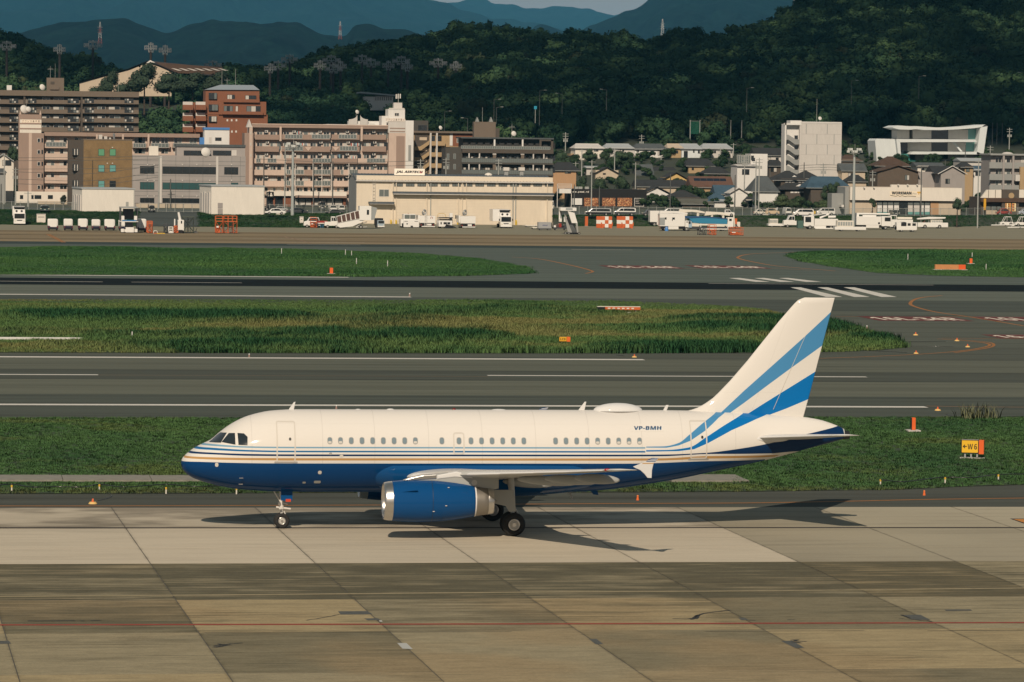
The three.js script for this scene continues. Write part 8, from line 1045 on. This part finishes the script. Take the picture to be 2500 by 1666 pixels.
{const T=stand('covered_truck','truck under a blue tarpaulin with pale front','truck',5,640,340,1490,598,2.6),w=T.w,h=T.hh,q=(x,y)=>[T.u(x),T.v(y)];part(T,'tarpaulin',extrudeXY([q(800,395),q(870,462),q(1000,472),q(1475,480),q(1480,385),q(1400,372),q(1200,362),q(1000,358),q(760,352),q(640,346),q(655,385),q(760,378)],-1.2,1.25,0.1),V.teal);part(T,'tarpaulin_top',extrudeXY([q(640,346),q(655,385),q(800,385),q(1000,372),q(1250,378),q(1478,398),q(1470,378),q(1250,356),q(1000,346),q(760,342)],-1.25,1.3,0.05),std([0.012,0.06,0.15],{roughness:0.6}));bp(T,'cab',pnt([0.30,0.42,0.52]),T.u(735),T.u(850),T.v(545),T.v(425),-1,1.15,0.1);bp(T,'cab_window',V.glass,T.u(760),T.u(825),T.v(480),T.v(435),1.12,1.18);bp(T,'bed',V.cream,T.u(850),T.u(1480),T.v(505),T.v(476),-1.1,1.2);bp(T,'chassis',V.greyd,T.u(800),T.u(1480),T.v(575),T.v(525),-0.9,0.9);bp(T,'lower_rail',V.white,T.u(1000),T.u(1500),T.v(572),T.v(556),1.1,1.25);for(const x of[1000,1480])bp(T,'rail_post',V.white,T.u(x),T.u(x + 12),T.v(570),T.v(470),1.1,1.25);for(const x of[790,990,1400])for(const z of[0.95,-0.95])vwheel(T,T.u(x),z,0.36,0.3);}
for(const[a,b,c,d,l,m]of[[340,255,850,320,'long white boom resting above the white high lift truck',V.white],[680,230,1150,300,'pale folded boom above the tarpaulin truck',V.cream],[1140,270,1590,345,'pale folded boom at the right of the tarpaulin truck',V.cream]]){const T=stand('lift_boom',l,'boom',5,a,b,c,560,1,{group:'folded booms'}),w=T.w,yb=T.v(d),yt=T.v(b);T.position.z -=5;part(T,'boom',extrudeXY([[-w / 2,yb],[-w / 2 + 0.3,yt],[w*0.2,yt - 0.15],[w / 2,lerp(yb,yt,0.4)],[w / 2,yb],[0,lerp(yb,yt,0.35)]],-0.4,0.4,0.06),m);part(T,'support',merge([barGeo([-w*0.2,0,0],[-w*0.2,yb + 0.3,0],0.3,8),barGeo([w*0.25,0,0],[w*0.25,yb + 0.4,0],0.3,8)]),m);bp(T,'turntable',m,-w*0.3,w*0.3,0,1.3,-1.2,0.4,0.1);}
{const T=stand('cab_truck','white truck cab with raised arm at the right end of the cluster','truck',5,1475,365,1710,560,2.6),w=T.w,h=T.hh;bp(T,'cab',V.white,T.u(1478),T.u(1580),h*0.1,h,-1.2,1.1,0.12);bp(T,'side_window',V.glass,T.u(1500),T.u(1545),h*0.68,h*0.88,1.08,1.13);part(T,'arm',barGeo([T.u(1610),0.4,0.6],[T.u(1585),h*1.25,0.6],0.16),V.cream);bp(T,'orange_box',V.orange,T.u(1610),T.u(1655),h*0.4,h*0.9,-0.4,0.3,0.06);bp(T,'white_box',V.cream,T.u(1650),T.u(1706),h*0.05,h*0.6,-0.5,0.5,0.05);bp(T,'chassis',V.black,-w / 2,w / 2,0.25,h*0.16,-0.8,0.8);for(const x of[1520,1640])for(const z of[0.9,-0.9])vwheel(T,T.u(x),z,0.36,0.26);}
{const T=stand('blue_bag','blue covered drum beside the rear wheel of the high lift truck','drum',5,388,525,446,602,0.8);const g=new THREE.LatheGeometry([[0.02,T.hh],[0.2,T.hh*0.97],[0.36,T.hh*0.7],[0.42,0]].map((p)=>new THREE.Vector2(...p)),14);part(T,'cover',g,std([0.05,0.20,0.50],{roughness:0.6}));part(T,'tie',(()=>{const t=new THREE.TorusGeometry(0.34,0.03,5,16);t.rotateX(Math.PI / 2);t.translate(0,T.hh*0.72,0);return t;})(),V.white);}
// small tug, ground power carts
function powerCart(k,a,b,c,d,label,o={}){const T=stand('power_cart',label,'cart',k,a,b,c,d,2,{group:'white equipment carts'}),w=T.w,h=T.hh,s=o.dir||1;bp(T,'deck',V.white,-w / 2,w / 2,h*0.14,h*0.42,-1,1,0.06);bp(T,'engine_case',V.cream,s>0?-w*0.42:-w*0.1,s>0?w*0.1:w*0.42,h*0.42,h,-0.9,0.9,0.05);const x0=(s>0?-w*0.4:-w*0.08),n=6;for(let i=0;i<n;i++)bp(T,'louvre',V.grey,x0 + i*w*0.08,x0 +(i + 0.75)*w*0.08,h*0.52,h*0.88,0.9,0.93);for(const x of[-w*0.28,w*0.26])for(const z of[0.85,-0.85])vwheel(T,x,z,Math.min(0.3,h*0.2),0.2);part(T,'tow_bar',barGeo([s*w / 2,h*0.2,0],[s*(w / 2 + 0.7),h*0.16,0],0.05),V.steel);return T;}
{const T=stand('electric_tug','small green electric tug with a roof at the fence','tug',6,85,310,182,495,2),w=T.w,h=T.hh;bp(T,'body',V.green,-w / 2,w / 2,0.15,h*0.36,-1,1,0.08);bp(T,'roof',V.cream,-w*0.4,w*0.5,h*0.93,h,-0.9,0.9,0.04);for(const x of[-w*0.3,w*0.4])for(const z of[0.8,-0.8])bp(T,'post',V.silver,x - 0.03,x + 0.03,h*0.3,h*0.95,z - 0.03,z + 0.03);bp(T,'seat',V.black,-0.2,0.35,h*0.36,h*0.46,-0.6,0.6);fourWheels(T,-w*0.3,w*0.3,0.9,0.24);}
powerCart(6,185,390,470,532,'grey and white ground power cart right of the green tug');powerCart(6,1340,420,1895,606,'white flat cart with a barred engine case, nearest on the apron');
car('pickup_truck','white service pickup with ladder rack beside the power cart','pickup',6,450,330,800,540,V.white,{h:0,cat:'truck',group:'service trucks'});
{const T=boxTruck(6,800,330,1405,572,'white truck with folded boom on its flat body',{dir:-1,cab:0.3,cabTop:0.97,boxTop:0.76}),h=T.hh,w=T.w;part(T,'boom',merge([barGeo([T.u(830),h*0.92,0.6],[T.u(1200),h*1.14,0.6],0.1),barGeo([T.u(1100),h*0.82,0],[T.u(1260),h*1.1,0],0.26),barGeo([T.u(1250),h*0.9,0],[T.u(1380),h*0.92,0],0.3)]),V.white);bp(T,'front_bin',V.green,T.u(700),T.u(795),0.2,h*0.6,-0.8,0.9,0.05);bp(T,'mud_rail',V.white,T.u(1000),T.u(1330),0.1,0.35,1.2,1.4);}
{const T=stand('yellow_lift_basket','yellow lift platform behind the flat bodied truck','lift',6,775,258,1080,470,1.4);T.position.z -=4;bp(T,'basket',V.yellow,-T.w / 2,T.w / 2,T.v(318),T.hh,-0.6,0.6,0.04);for(let i=0;i<5;i++)bp(T,'basket_bar',V.white,-T.w / 2 + i*T.w / 4 - 0.04,-T.w / 2 + i*T.w / 4 + 0.04,T.v(318),T.hh + 0.1,0.6,0.66);bp(T,'column',V.cream,-0.3,0.3,0,T.v(318),-0.3,0.3);}
{const T=boxTruck(6,1690,285,2345,576,'large white de-icing truck with boom along its roof',{dir:1,cab:0.28,cabTop:0.8,boxTop:0.78}),h=T.hh;part(T,'roof_boom',merge([boxGeo(T.u(1712),T.u(2325),h*0.9,h*0.99,-0.3,0.3),boxGeo(T.u(1840),T.u(2080),h*0.78,h*0.86,-0.3,0.3),boxGeo(T.u(1720),T.u(1770),h*0.78,h*0.92,-0.4,0.4)]),V.white);bp(T,'hatch',V.black,T.u(2098),T.u(2132),T.v(480),T.v(448),1.24,1.28);}
// right hand group
{const T=stand('utility_truck','small white double cab utility truck with an open arch behind, nearest at the right','truck',7,110,440,500,616,1.9),w=T.w,h=T.hh,q=(x,y)=>[T.u(x),T.v(y)];bp(T,'bed',V.white,T.u(135),T.u(215),h*0.16,h*0.94,-0.9,0.9,0.05);bp(T,'arch_opening',V.black,T.u(214),T.u(312),h*0.54,h*0.97,-0.86,0.86,0.3);bp(T,'cab',V.white,T.u(312),T.u(500),h*0.2,h*0.93,-0.9,0.9,0.12);bp(T,'lower_body',V.white,T.u(135),T.u(490),h*0.18,h*0.56,-0.92,0.92,0.06);for(const[a,b]of[[330,385],[415,478]])bp(T,'side_window',V.glass,T.u(a),T.u(b),h*0.6,h*0.86,-0.93,0.93,0.04);for(const x of[226,424])for(const z of[0.8,-0.8])vwheel(T,T.u(x),z,0.33,0.22);}
function beltLoader(a,b,c,d,label){const T=stand('belt_loader',label,'loader',7,a,b,c,d,2,{group:'belt loaders'}),w=T.w,h=T.hh;bp(T,'hull',V.white,-w / 2,w / 2,h*0.12,h*0.5,-1,1,0.06);bp(T,'engine_cover',V.cream,-w*0.05,w*0.32,h*0.5,h*0.74,-0.8,0.8,0.05);for(let i=0;i<6;i++)bp(T,'louvre',V.grey,-w*0.02 + i*w*0.055,i*w*0.055 + w*0.02,h*0.53,h*0.7,0.8,0.83);part(T,'belt',extrudeXY([[-w*0.5,h*0.76],[w*0.42,h*0.86],[w*0.44,h*0.98],[-w*0.1,h],[-w*0.5,h*0.86]],-0.5,0.5,0.04),V.white);for(const x of[-w*0.35,-w*0.1,w*0.25])bp(T,'belt_prop',V.silver,x - 0.05,x + 0.05,h*0.5,h*0.88,-0.4,-0.3);part(T,'steering',barGeo([-w*0.3,h*0.5,0.3],[-w*0.24,h*0.66,0.3],0.05),V.red);for(const x of[-w*0.26,w*0.22])for(const z of[0.9,-0.9])vwheel(T,x,z,h*0.16,0.24);}
beltLoader(500,355,1042,556,'white belt loader with raised belt at the right of the row');{const T=stand('tow_tractor','white open cab tractor behind the small utility truck','tractor',7,70,330,480,560,2.2),w=T.w,h=T.hh;T.position.z -=3;bp(T,'hull',V.white,-w / 2,w / 2,h*0.1,h*0.66,-1.1,1.1,0.06);bp(T,'cab_roof',V.white,-w*0.48,-w*0.2,h*0.94,h,-0.9,0.9,0.04);for(const x of[-w*0.46,-w*0.22])for(const z of[0.8,-0.8])bp(T,'cab_post',V.white,x - 0.06,x + 0.06,h*0.6,h*0.96,z - 0.06,z + 0.06);bp(T,'belt',V.cream,-w*0.15,w*0.5,h*0.7,h*0.86,-0.4,0.4,0.04);for(const x of[-w*0.3,w*0.3])for(const z of[1,-1])vwheel(T,x,z,0.42,0.26);}
for(const[a,c,b,d,l]of[[1940,2180,350,512,'left of the two white open tractors at the right edge'],[2205,2445,350,520,'right one of the two white open tractors, cut by the edge']]){const T=stand('open_tractor',`${l}`,'tractor',7,a,b,c,d,1.8,{group:'open tractors'}),w=T.w,h=T.hh;part(T,'body',extrudeXY([[-w / 2,h*0.14],[w / 2,h*0.14],[w / 2,h*0.4],[w*0.1,h*0.42],[-w*0.1,h*0.42],[-w*0.22,h*0.44],[-w / 2,h*0.38]],-0.85,0.85,0.06),V.white);bp(T,'roof',V.white,-w*0.1,w*0.34,h*0.94,h,-0.75,0.75,0.04);const g=[];for(const z of[0.7,-0.7])g.push(barGeo([-w*0.26,h*0.42,z],[-w*0.08,h*0.95,z],0.06),barGeo([w*0.44,h*0.4,z],[w*0.32,h*0.95,z],0.06),barGeo([w*0.02,h*0.42,z],[w*0.02,h*0.95,z],0.04));part(T,'cab_frame',merge(g),V.white);bp(T,'seat',V.black,w*0.02,w*0.22,h*0.42,h*0.62,-0.4,0.4,0.06);part(T,'steering',barGeo([-w*0.08,h*0.42,0],[-w*0.02,h*0.6,0],0.05),V.black);for(const x of[-w*0.28,w*0.3])for(const z of[0.75,-0.75])vwheel(T,x,z,h*(x>0?0.18:0.15),0.24);}
for(const[a,c,y,l]of[[1790,2215,518,'long white tow bar in front of the left open tractor'],[2075,2450,558,'white tow bar lying nearer at the right edge']]){const T=stand('tow_bar',l,'tow bar',7,a,y - 36,c,y,1,{group:'tow bars'});part(T,'tube',barGeo([-T.w / 2,0.24,0],[T.w / 2,0.34,0],0.14,10),V.white);part(T,'head',boxGeo(T.w*0.36,T.w*0.46,0.1,0.5,-0.3,0.3),V.white);part(T,'handle',barGeo([-T.w*0.3,0.3,0],[-T.w*0.3,0.9,0],0.04),V.white);vwheel(T,T.w*0.1,0.25,0.18,0.14);vwheel(T,T.w*0.1,-0.25,0.18,0.14);}
// --- parked cars behind the fence ---
car('parked_car','white hatchback between the second shed and the cabinets','sedan',2,50,205,410,312,V.white);car('parked_car','black car behind the white hatchback','sedan',2,40,128,250,245,V.black);car('parked_car','silver estate car half behind the white hatchback','suv',2,240,172,445,262,V.silver,{flip:true});car('parked_car','long dark saloon behind the apron mast','sedan',2,430,190,790,292,V.greyd,{flip:true});carEnd('parked_van','black minivan facing the apron before the shop windows',2,985,90,1110,250,V.black,{cat:'van'});carEnd('parked_car','white car facing the apron right of the black minivan',2,1170,150,1305,250,V.white);carEnd('parked_car','white car nearest the hangar corner',2,1330,150,1440,252,V.white);car('parked_car','dark saloon in front of the two white cars','sedan',2,1100,222,1420,300,V.greyd);carEnd('parked_car','dark green car beside the small tree at the left',0,690,155,860,262,pnt([0.02,0.05,0.05]));carEnd('parked_car','dark car before the grey office wall',1,228,155,342,272,V.greyd);
car('parked_van','black and silver estate behind the boarding steps','van',4,1130,205,1592,335,V.silver,{cat:'van',lower:V.black});car('parked_van','white topped dark van right of the silver estate','van',4,1640,198,2020,335,V.white,{cat:'van',lower:V.greyd});car('parked_car','dark car at the right of the parked vans','sedan',4,2130,225,2400,340,V.greyd,{flip:false});car('parked_van','white van roof behind the box trucks','van',5,330,208,680,320,V.white,{cat:'van'});car('pickup_truck','white pickup behind the right end of the tarpaulin truck','pickup',5,1310,228,1600,345,V.white,{cat:'truck',flip:true});
car('parked_car','pale car at the left of the orange striped one','sedan',6,-60,215,140,325,V.cream,{flip:true});car('parked_car','cream and rust coloured hatchback','suv',6,150,202,385,328,V.goldw,{flip:true});carEnd('parked_van','small white boxy van seen from the front',6,488,195,592,325,V.white,{cat:'van'});car('parked_van','white minivan behind the yellow lift platform','van',6,620,218,985,345,V.white,{cat:'van'});car('parked_van','white minivan nearest the store side block','van',6,1030,198,1355,330,V.white,{cat:'van'});car('parked_car','dark red car before the restaurant','sedan',7,1880,205,2150,325,V.red);car('parked_car','pale blue car at the right edge','suv',7,2262,212,2520,330,pnt([0.42,0.47,0.55]));carEnd('parked_truck','white light truck at the right end of the hangar',4,500,70,590,260,V.white,{cat:'truck'});carEnd('parked_car','dark car before the store entrance',7,60,235,200,330,V.greyd);
// ---------- signs, lights and markers on the airfield ----------
const gp2=(px,py)=>ground(px,py);
{// direction board and marker boxes
const p=gp2(2372,1120),T=thing('taxiway_sign','yellow taxiway sign reading arrow W6 with orange end panel','sign',[p.x,0,p.z]),s=p.length()/ F;T.rotation.y=-0.32;const w=43*s,h=34*s,e=12*s;bp(T,'case',V.black,-w / 2 - e*0.3,w / 2 - e*0.3,0.32,0.32 + h,-0.12,0.12,0.03);const g=new THREE.PlaneGeometry(w - 0.1,h - 0.12);g.translate(-e*0.3,0.32 + h / 2,0.125);part(T,'legend',g,signTex(384,300,'#e0b020',(c)=>{c.strokeStyle=c.fillStyle='#17130c';c.font='bold 190px sans-serif';c.save();c.translate(136,220);c.scale(0.72,1);c.fillText('W',0,0);c.fillText('6',210,0);c.restore();c.lineWidth=22;c.beginPath();c.moveTo(120,150);c.lineTo(36,150);c.moveTo(76,108);c.lineTo(34,150);c.lineTo(76,192);c.stroke();}));bp(T,'orange_end',std([0.72,0.12,0.02]),w / 2 - e*0.28,w / 2 + e*0.72,0.3,0.32 + h*0.97,-0.28,0.2,0.02);for(let i=0;i<3;i++)bp(T,'leg',V.grey,-w*0.4 + i*w*0.34,-w*0.4 + i*w*0.34 + 0.1,0,0.34,-0.06,0.06);bp(T,'base_slab',W.offwhite,-w*0.62,w*0.75,0,0.07,-0.4,0.5);
for(const[px,py,w2,h2,l,th,pale]of[[2229,1055,11,36,'upright orange marker box on the near grass',0.3,0],[808,670,9,16,'small orange marker box on the far grass',0.4,0],[2370,645,8,14,'small upright orange marker behind the long orange board',0.4,0],[2320,660,78,14,'long pale orange marker board on the far right grass',0.3,1],[1510,765,108,8,'long low orange and white board sunk in tall grass',0.3,2]]){const q=gp2(px,py),s2=-q.z / F,T2=thing('marker_box',l,'marker',[q.x,0,q.z]),ww=w2*s2,hh=h2*s2;if(pale===1){bp(T2,'board',std([0.62,0.27,0.10],{map:withRepeat(M.grain,0.2,0.2)}),-ww / 2,ww*0.27,0.15,hh,-th,th,0.04);bp(T2,'end_panel',std([0.70,0.10,0.02]),ww*0.27 + 0.01,ww / 2,0.15,hh,-th,th,0.04);}else if(pale===2){bp(T2,'board',std([0.55,0.12,0.03]),-ww*0.32,ww / 2,0.4,0.72,-th,th,0.03);bp(T2,'dark_end',V.black,-ww / 2,-ww*0.33,0.4,0.7,-th,th);bp(T2,'top_edge',W.cream,-ww / 2,ww / 2,0.73,0.79,-th,th);for(let i=0;i<6;i++)bp(T2,'symbol',W.cream,-ww*0.26 + i*ww*0.11,-ww*0.26 + i*ww*0.11 + 0.3,0.5,0.64,th,th + 0.03);}else{bp(T2,'box',std([0.72,0.12,0.02]),-ww / 2 + 0.04,ww / 2,0.15,hh,-th*0.6,th*0.6,0.02);bp(T2,'dark_edge',V.black,-ww / 2,-ww / 2 + 0.045,0.15,hh,-th*0.6,th*0.6);}bp(T2,'base',W.offwhite,-ww / 2 - 0.3,ww / 2 + 0.3,0,0.14,-th - 0.2,th + 0.2);for(const s3 of[-0.4,0.4])bp(T2,'leg',V.grey,s3*ww - 0.05,s3*ww + 0.05,0.1,pale===2?0.55:0.2,-0.05,0.05);}
const q=gp2(1378,842),T3=thing('distance_sign','small yellow and orange sign in the tall grass edge','sign',[q.x,0,q.z]),s3=-q.z / F;bp(T3,'case',V.black,-14*s3,5*s3,0.3,12*s3 + 0.3,-0.15,0.15);const g3=new THREE.PlaneGeometry(18*s3,11*s3);g3.translate(-4.5*s3,0.32 + 6*s3,0.16);part(T3,'legend',g3,signTex(128,80,'#d8a21c',(c)=>{c.fillStyle='#15110a';c.font='bold 56px sans-serif';c.fillText('LC0',14,62);}));bp(T3,'orange_end',std([0.72,0.14,0.02]),5.1*s3,14*s3,0.3,12*s3 + 0.3,-0.2,0.18);bp(T3,'leg',V.grey,-8*s3,-7*s3,0,0.3,-0.05,0.05);
}
// temporary edge lights: yellow weighted base, red lamp, trailing cable
function edgeLight(px,py,label,cab){const p=gp2(px,py),T=thing('edge_light',label,'light',[p.x,0,p.z],'temporary edge lights');const s=0.52*Math.max(1,-p.z / 350);const b=new THREE.CylinderGeometry(0.34*s,0.46*s,0.2*s,18);b.translate(0,0.11*s,0);part(T,'base',b,std([0.66,0.44,0.16]));const n=new THREE.CylinderGeometry(0.1*s,0.16*s,0.2*s,12);n.translate(0,0.3*s,0);part(T,'lamp_stem',n,std([0.62,0.14,0.04]));const l=new THREE.SphereGeometry(0.11*s,12,8);l.translate(0,0.45*s,0);part(T,'lens',l,std([0.65,0.12,0.04],{roughness:0.2}));if(cab){const c=thing('cable',`black cable trailing from the ${label}`,'cable',[p.x,0,p.z],'lamp cables');part(c,'lead',tubeGeo(cab.map(([x,y,h])=>{const q=gp2(x,y);return[q.x - p.x,(h||0)+ 0.03,q.z - p.z];}),0.035*s,5),V.black);}}
edgeLight(226,1231,'yellow based edge light at the lower left of the grass',[[238,1224],[262,1218],[272,1212],[258,1203],[246,1199],[240,1192,0.3]]);edgeLight(2237,864,'edge light nearest the runway edge at right',[[2215,862],[2180,860],[2100,857]]);edgeLight(2236,819,'edge light farthest up at right',[[2200,820],[2145,821]]);edgeLight(2337,833,'edge light left of the orange loop',[[2310,834],[2260,835],[2210,835]]);edgeLight(2363,848,'edge light inside the orange loop',[[2330,848],[2290,847],[2225,846]]);edgeLight(1549,873,'edge light at the end of the white edge line',[[1525,870],[1505,868]]);edgeLight(2290,1003,'edge light beside the right end of the white line',[[2310,1013],[2340,1019],[2400,1021],[2500,1017]]);
for(const[px,py,l]of[[608,872,'small runway light on the grass edge at left'],[821,999,'small dark runway light above the cabin roof'],[1557,1222,'small orange taxi light below the tail'],[2257,1210,'small orange taxi light right of the tail shadow'],[1000,724,'small runway light at the end of the far white line'],[2117,803,'small pink marker light by the tall grass tip']]){const p=gp2(px,py),T=thing('taxi_light',l,'light',[p.x,0,p.z],'small airfield lights');const s=0.6*Math.max(1,-p.z / 330),g=new THREE.CylinderGeometry(0.08*s,0.14*s,0.34*s,10);g.translate(0,0.17*s,0);part(T,'stem',g,l.includes('orange')?std([0.7,0.14,0.03]):std([0.3,0.2,0.17]));const l2=new THREE.SphereGeometry(0.1*s,10,8);l2.translate(0,0.38*s,0);part(T,'lens',l2,l.includes('orange')?std([0.75,0.2,0.05]):V.white);}
// little white pegs carrying the cable along the grass edge
{const pegs=[[28,1201],[242,1199],[405,1206],[577,1207],[2150,1186],[2308,1181],[2438,1174]],cab1=[[-20,1194],[28,1190],[80,1197],[140,1196],[200,1197],[242,1190],[300,1197],[360,1193],[405,1190],[470,1195],[540,1194],[620,1196]],cab2=[[2150,1178],[2200,1183],[2308,1172],[2370,1173],[2438,1165],[2540,1164]];const OR=['first at the left edge','second, beside the coiled cable','third before the jet nose','fourth under the jet nose','fifth right of the jet','sixth right of the jet','last at the right'];
pegs.forEach(([x,y],i)=>{const p=gp2(x,y),T=thing('cable_peg',`short yellow tipped cable peg, ${OR[i]}`,'peg',[p.x,0,p.z],'cable pegs');part(T,'stake',barGeo([0,0,0],[0,0.24,0],0.045,6),V.cream);part(T,'tip',barGeo([0,0.24,0],[0,0.36,0],0.06,6),V.yellow);});
[[cab1,'left of the jet'],[cab2,'right of the jet']].forEach(([c,l])=>{const a=gp2(c[0][0],c[0][1]+ 8),T=thing('cable',`black cable slung low along the grass edge ${l}`,'cable',[a.x,0,a.z],'lamp cables');part(T,'lead',tubeGeo(c.map(([x,y])=>{const q=gp2(x,y + 8);return[q.x - a.x,0.34,q.z - a.z];}),0.028,5),V.black);});
const wp=[[322,828],[687,622],[843,625],[858,628],[946,652],[870,646],[2408,660],[2217,635],[2374,632]];const WN=['on the tall grass at left','leftmost on the far grass','second on the far grass','third on the far grass','rightmost on the left far grass','lower one on the far grass','lower one on the right far grass','left one on the right far grass','beside the small orange marker'];wp.forEach(([x,y],i)=>{const p=gp2(x,y),s=-p.z / 400,T=thing('white_peg',`slim white peg ${WN[i]}`,'peg',[p.x,0,p.z],'white pegs');part(T,'stake',barGeo([0,0,0],[0,0.5*s + 0.25,0],0.055,6),V.white);part(T,'collar',barGeo([0,0.3,0],[0,0.42,0],0.11,6),V.grey);});
const w=gp2(60,833),S=thing('kerb_edge','white painted concrete edge showing through the tall grass','kerb',[w.x,0,w.z]);const e=gp2(-40,830),r2=gp2(205,837);part(S,'kerb_stone',boxGeo(e.x - w.x,r2.x - w.x,0,0.36,-0.3,0.3),W.white);
const bz=gp2(2388,1024),B=thing('grass_clump','wild dry clump of tall grass beside the runway edge','grass clump',[bz.x,0,bz.z]);for(let i=0;i<3;i++){const m=part(B,'blades',tuft(46,1.3,0.9,0.7),std([0.13,0.14,0.07],{side:THREE.DoubleSide}));m.position.x=(i - 1)*0.9;}}
renderer.render(scene,camera);
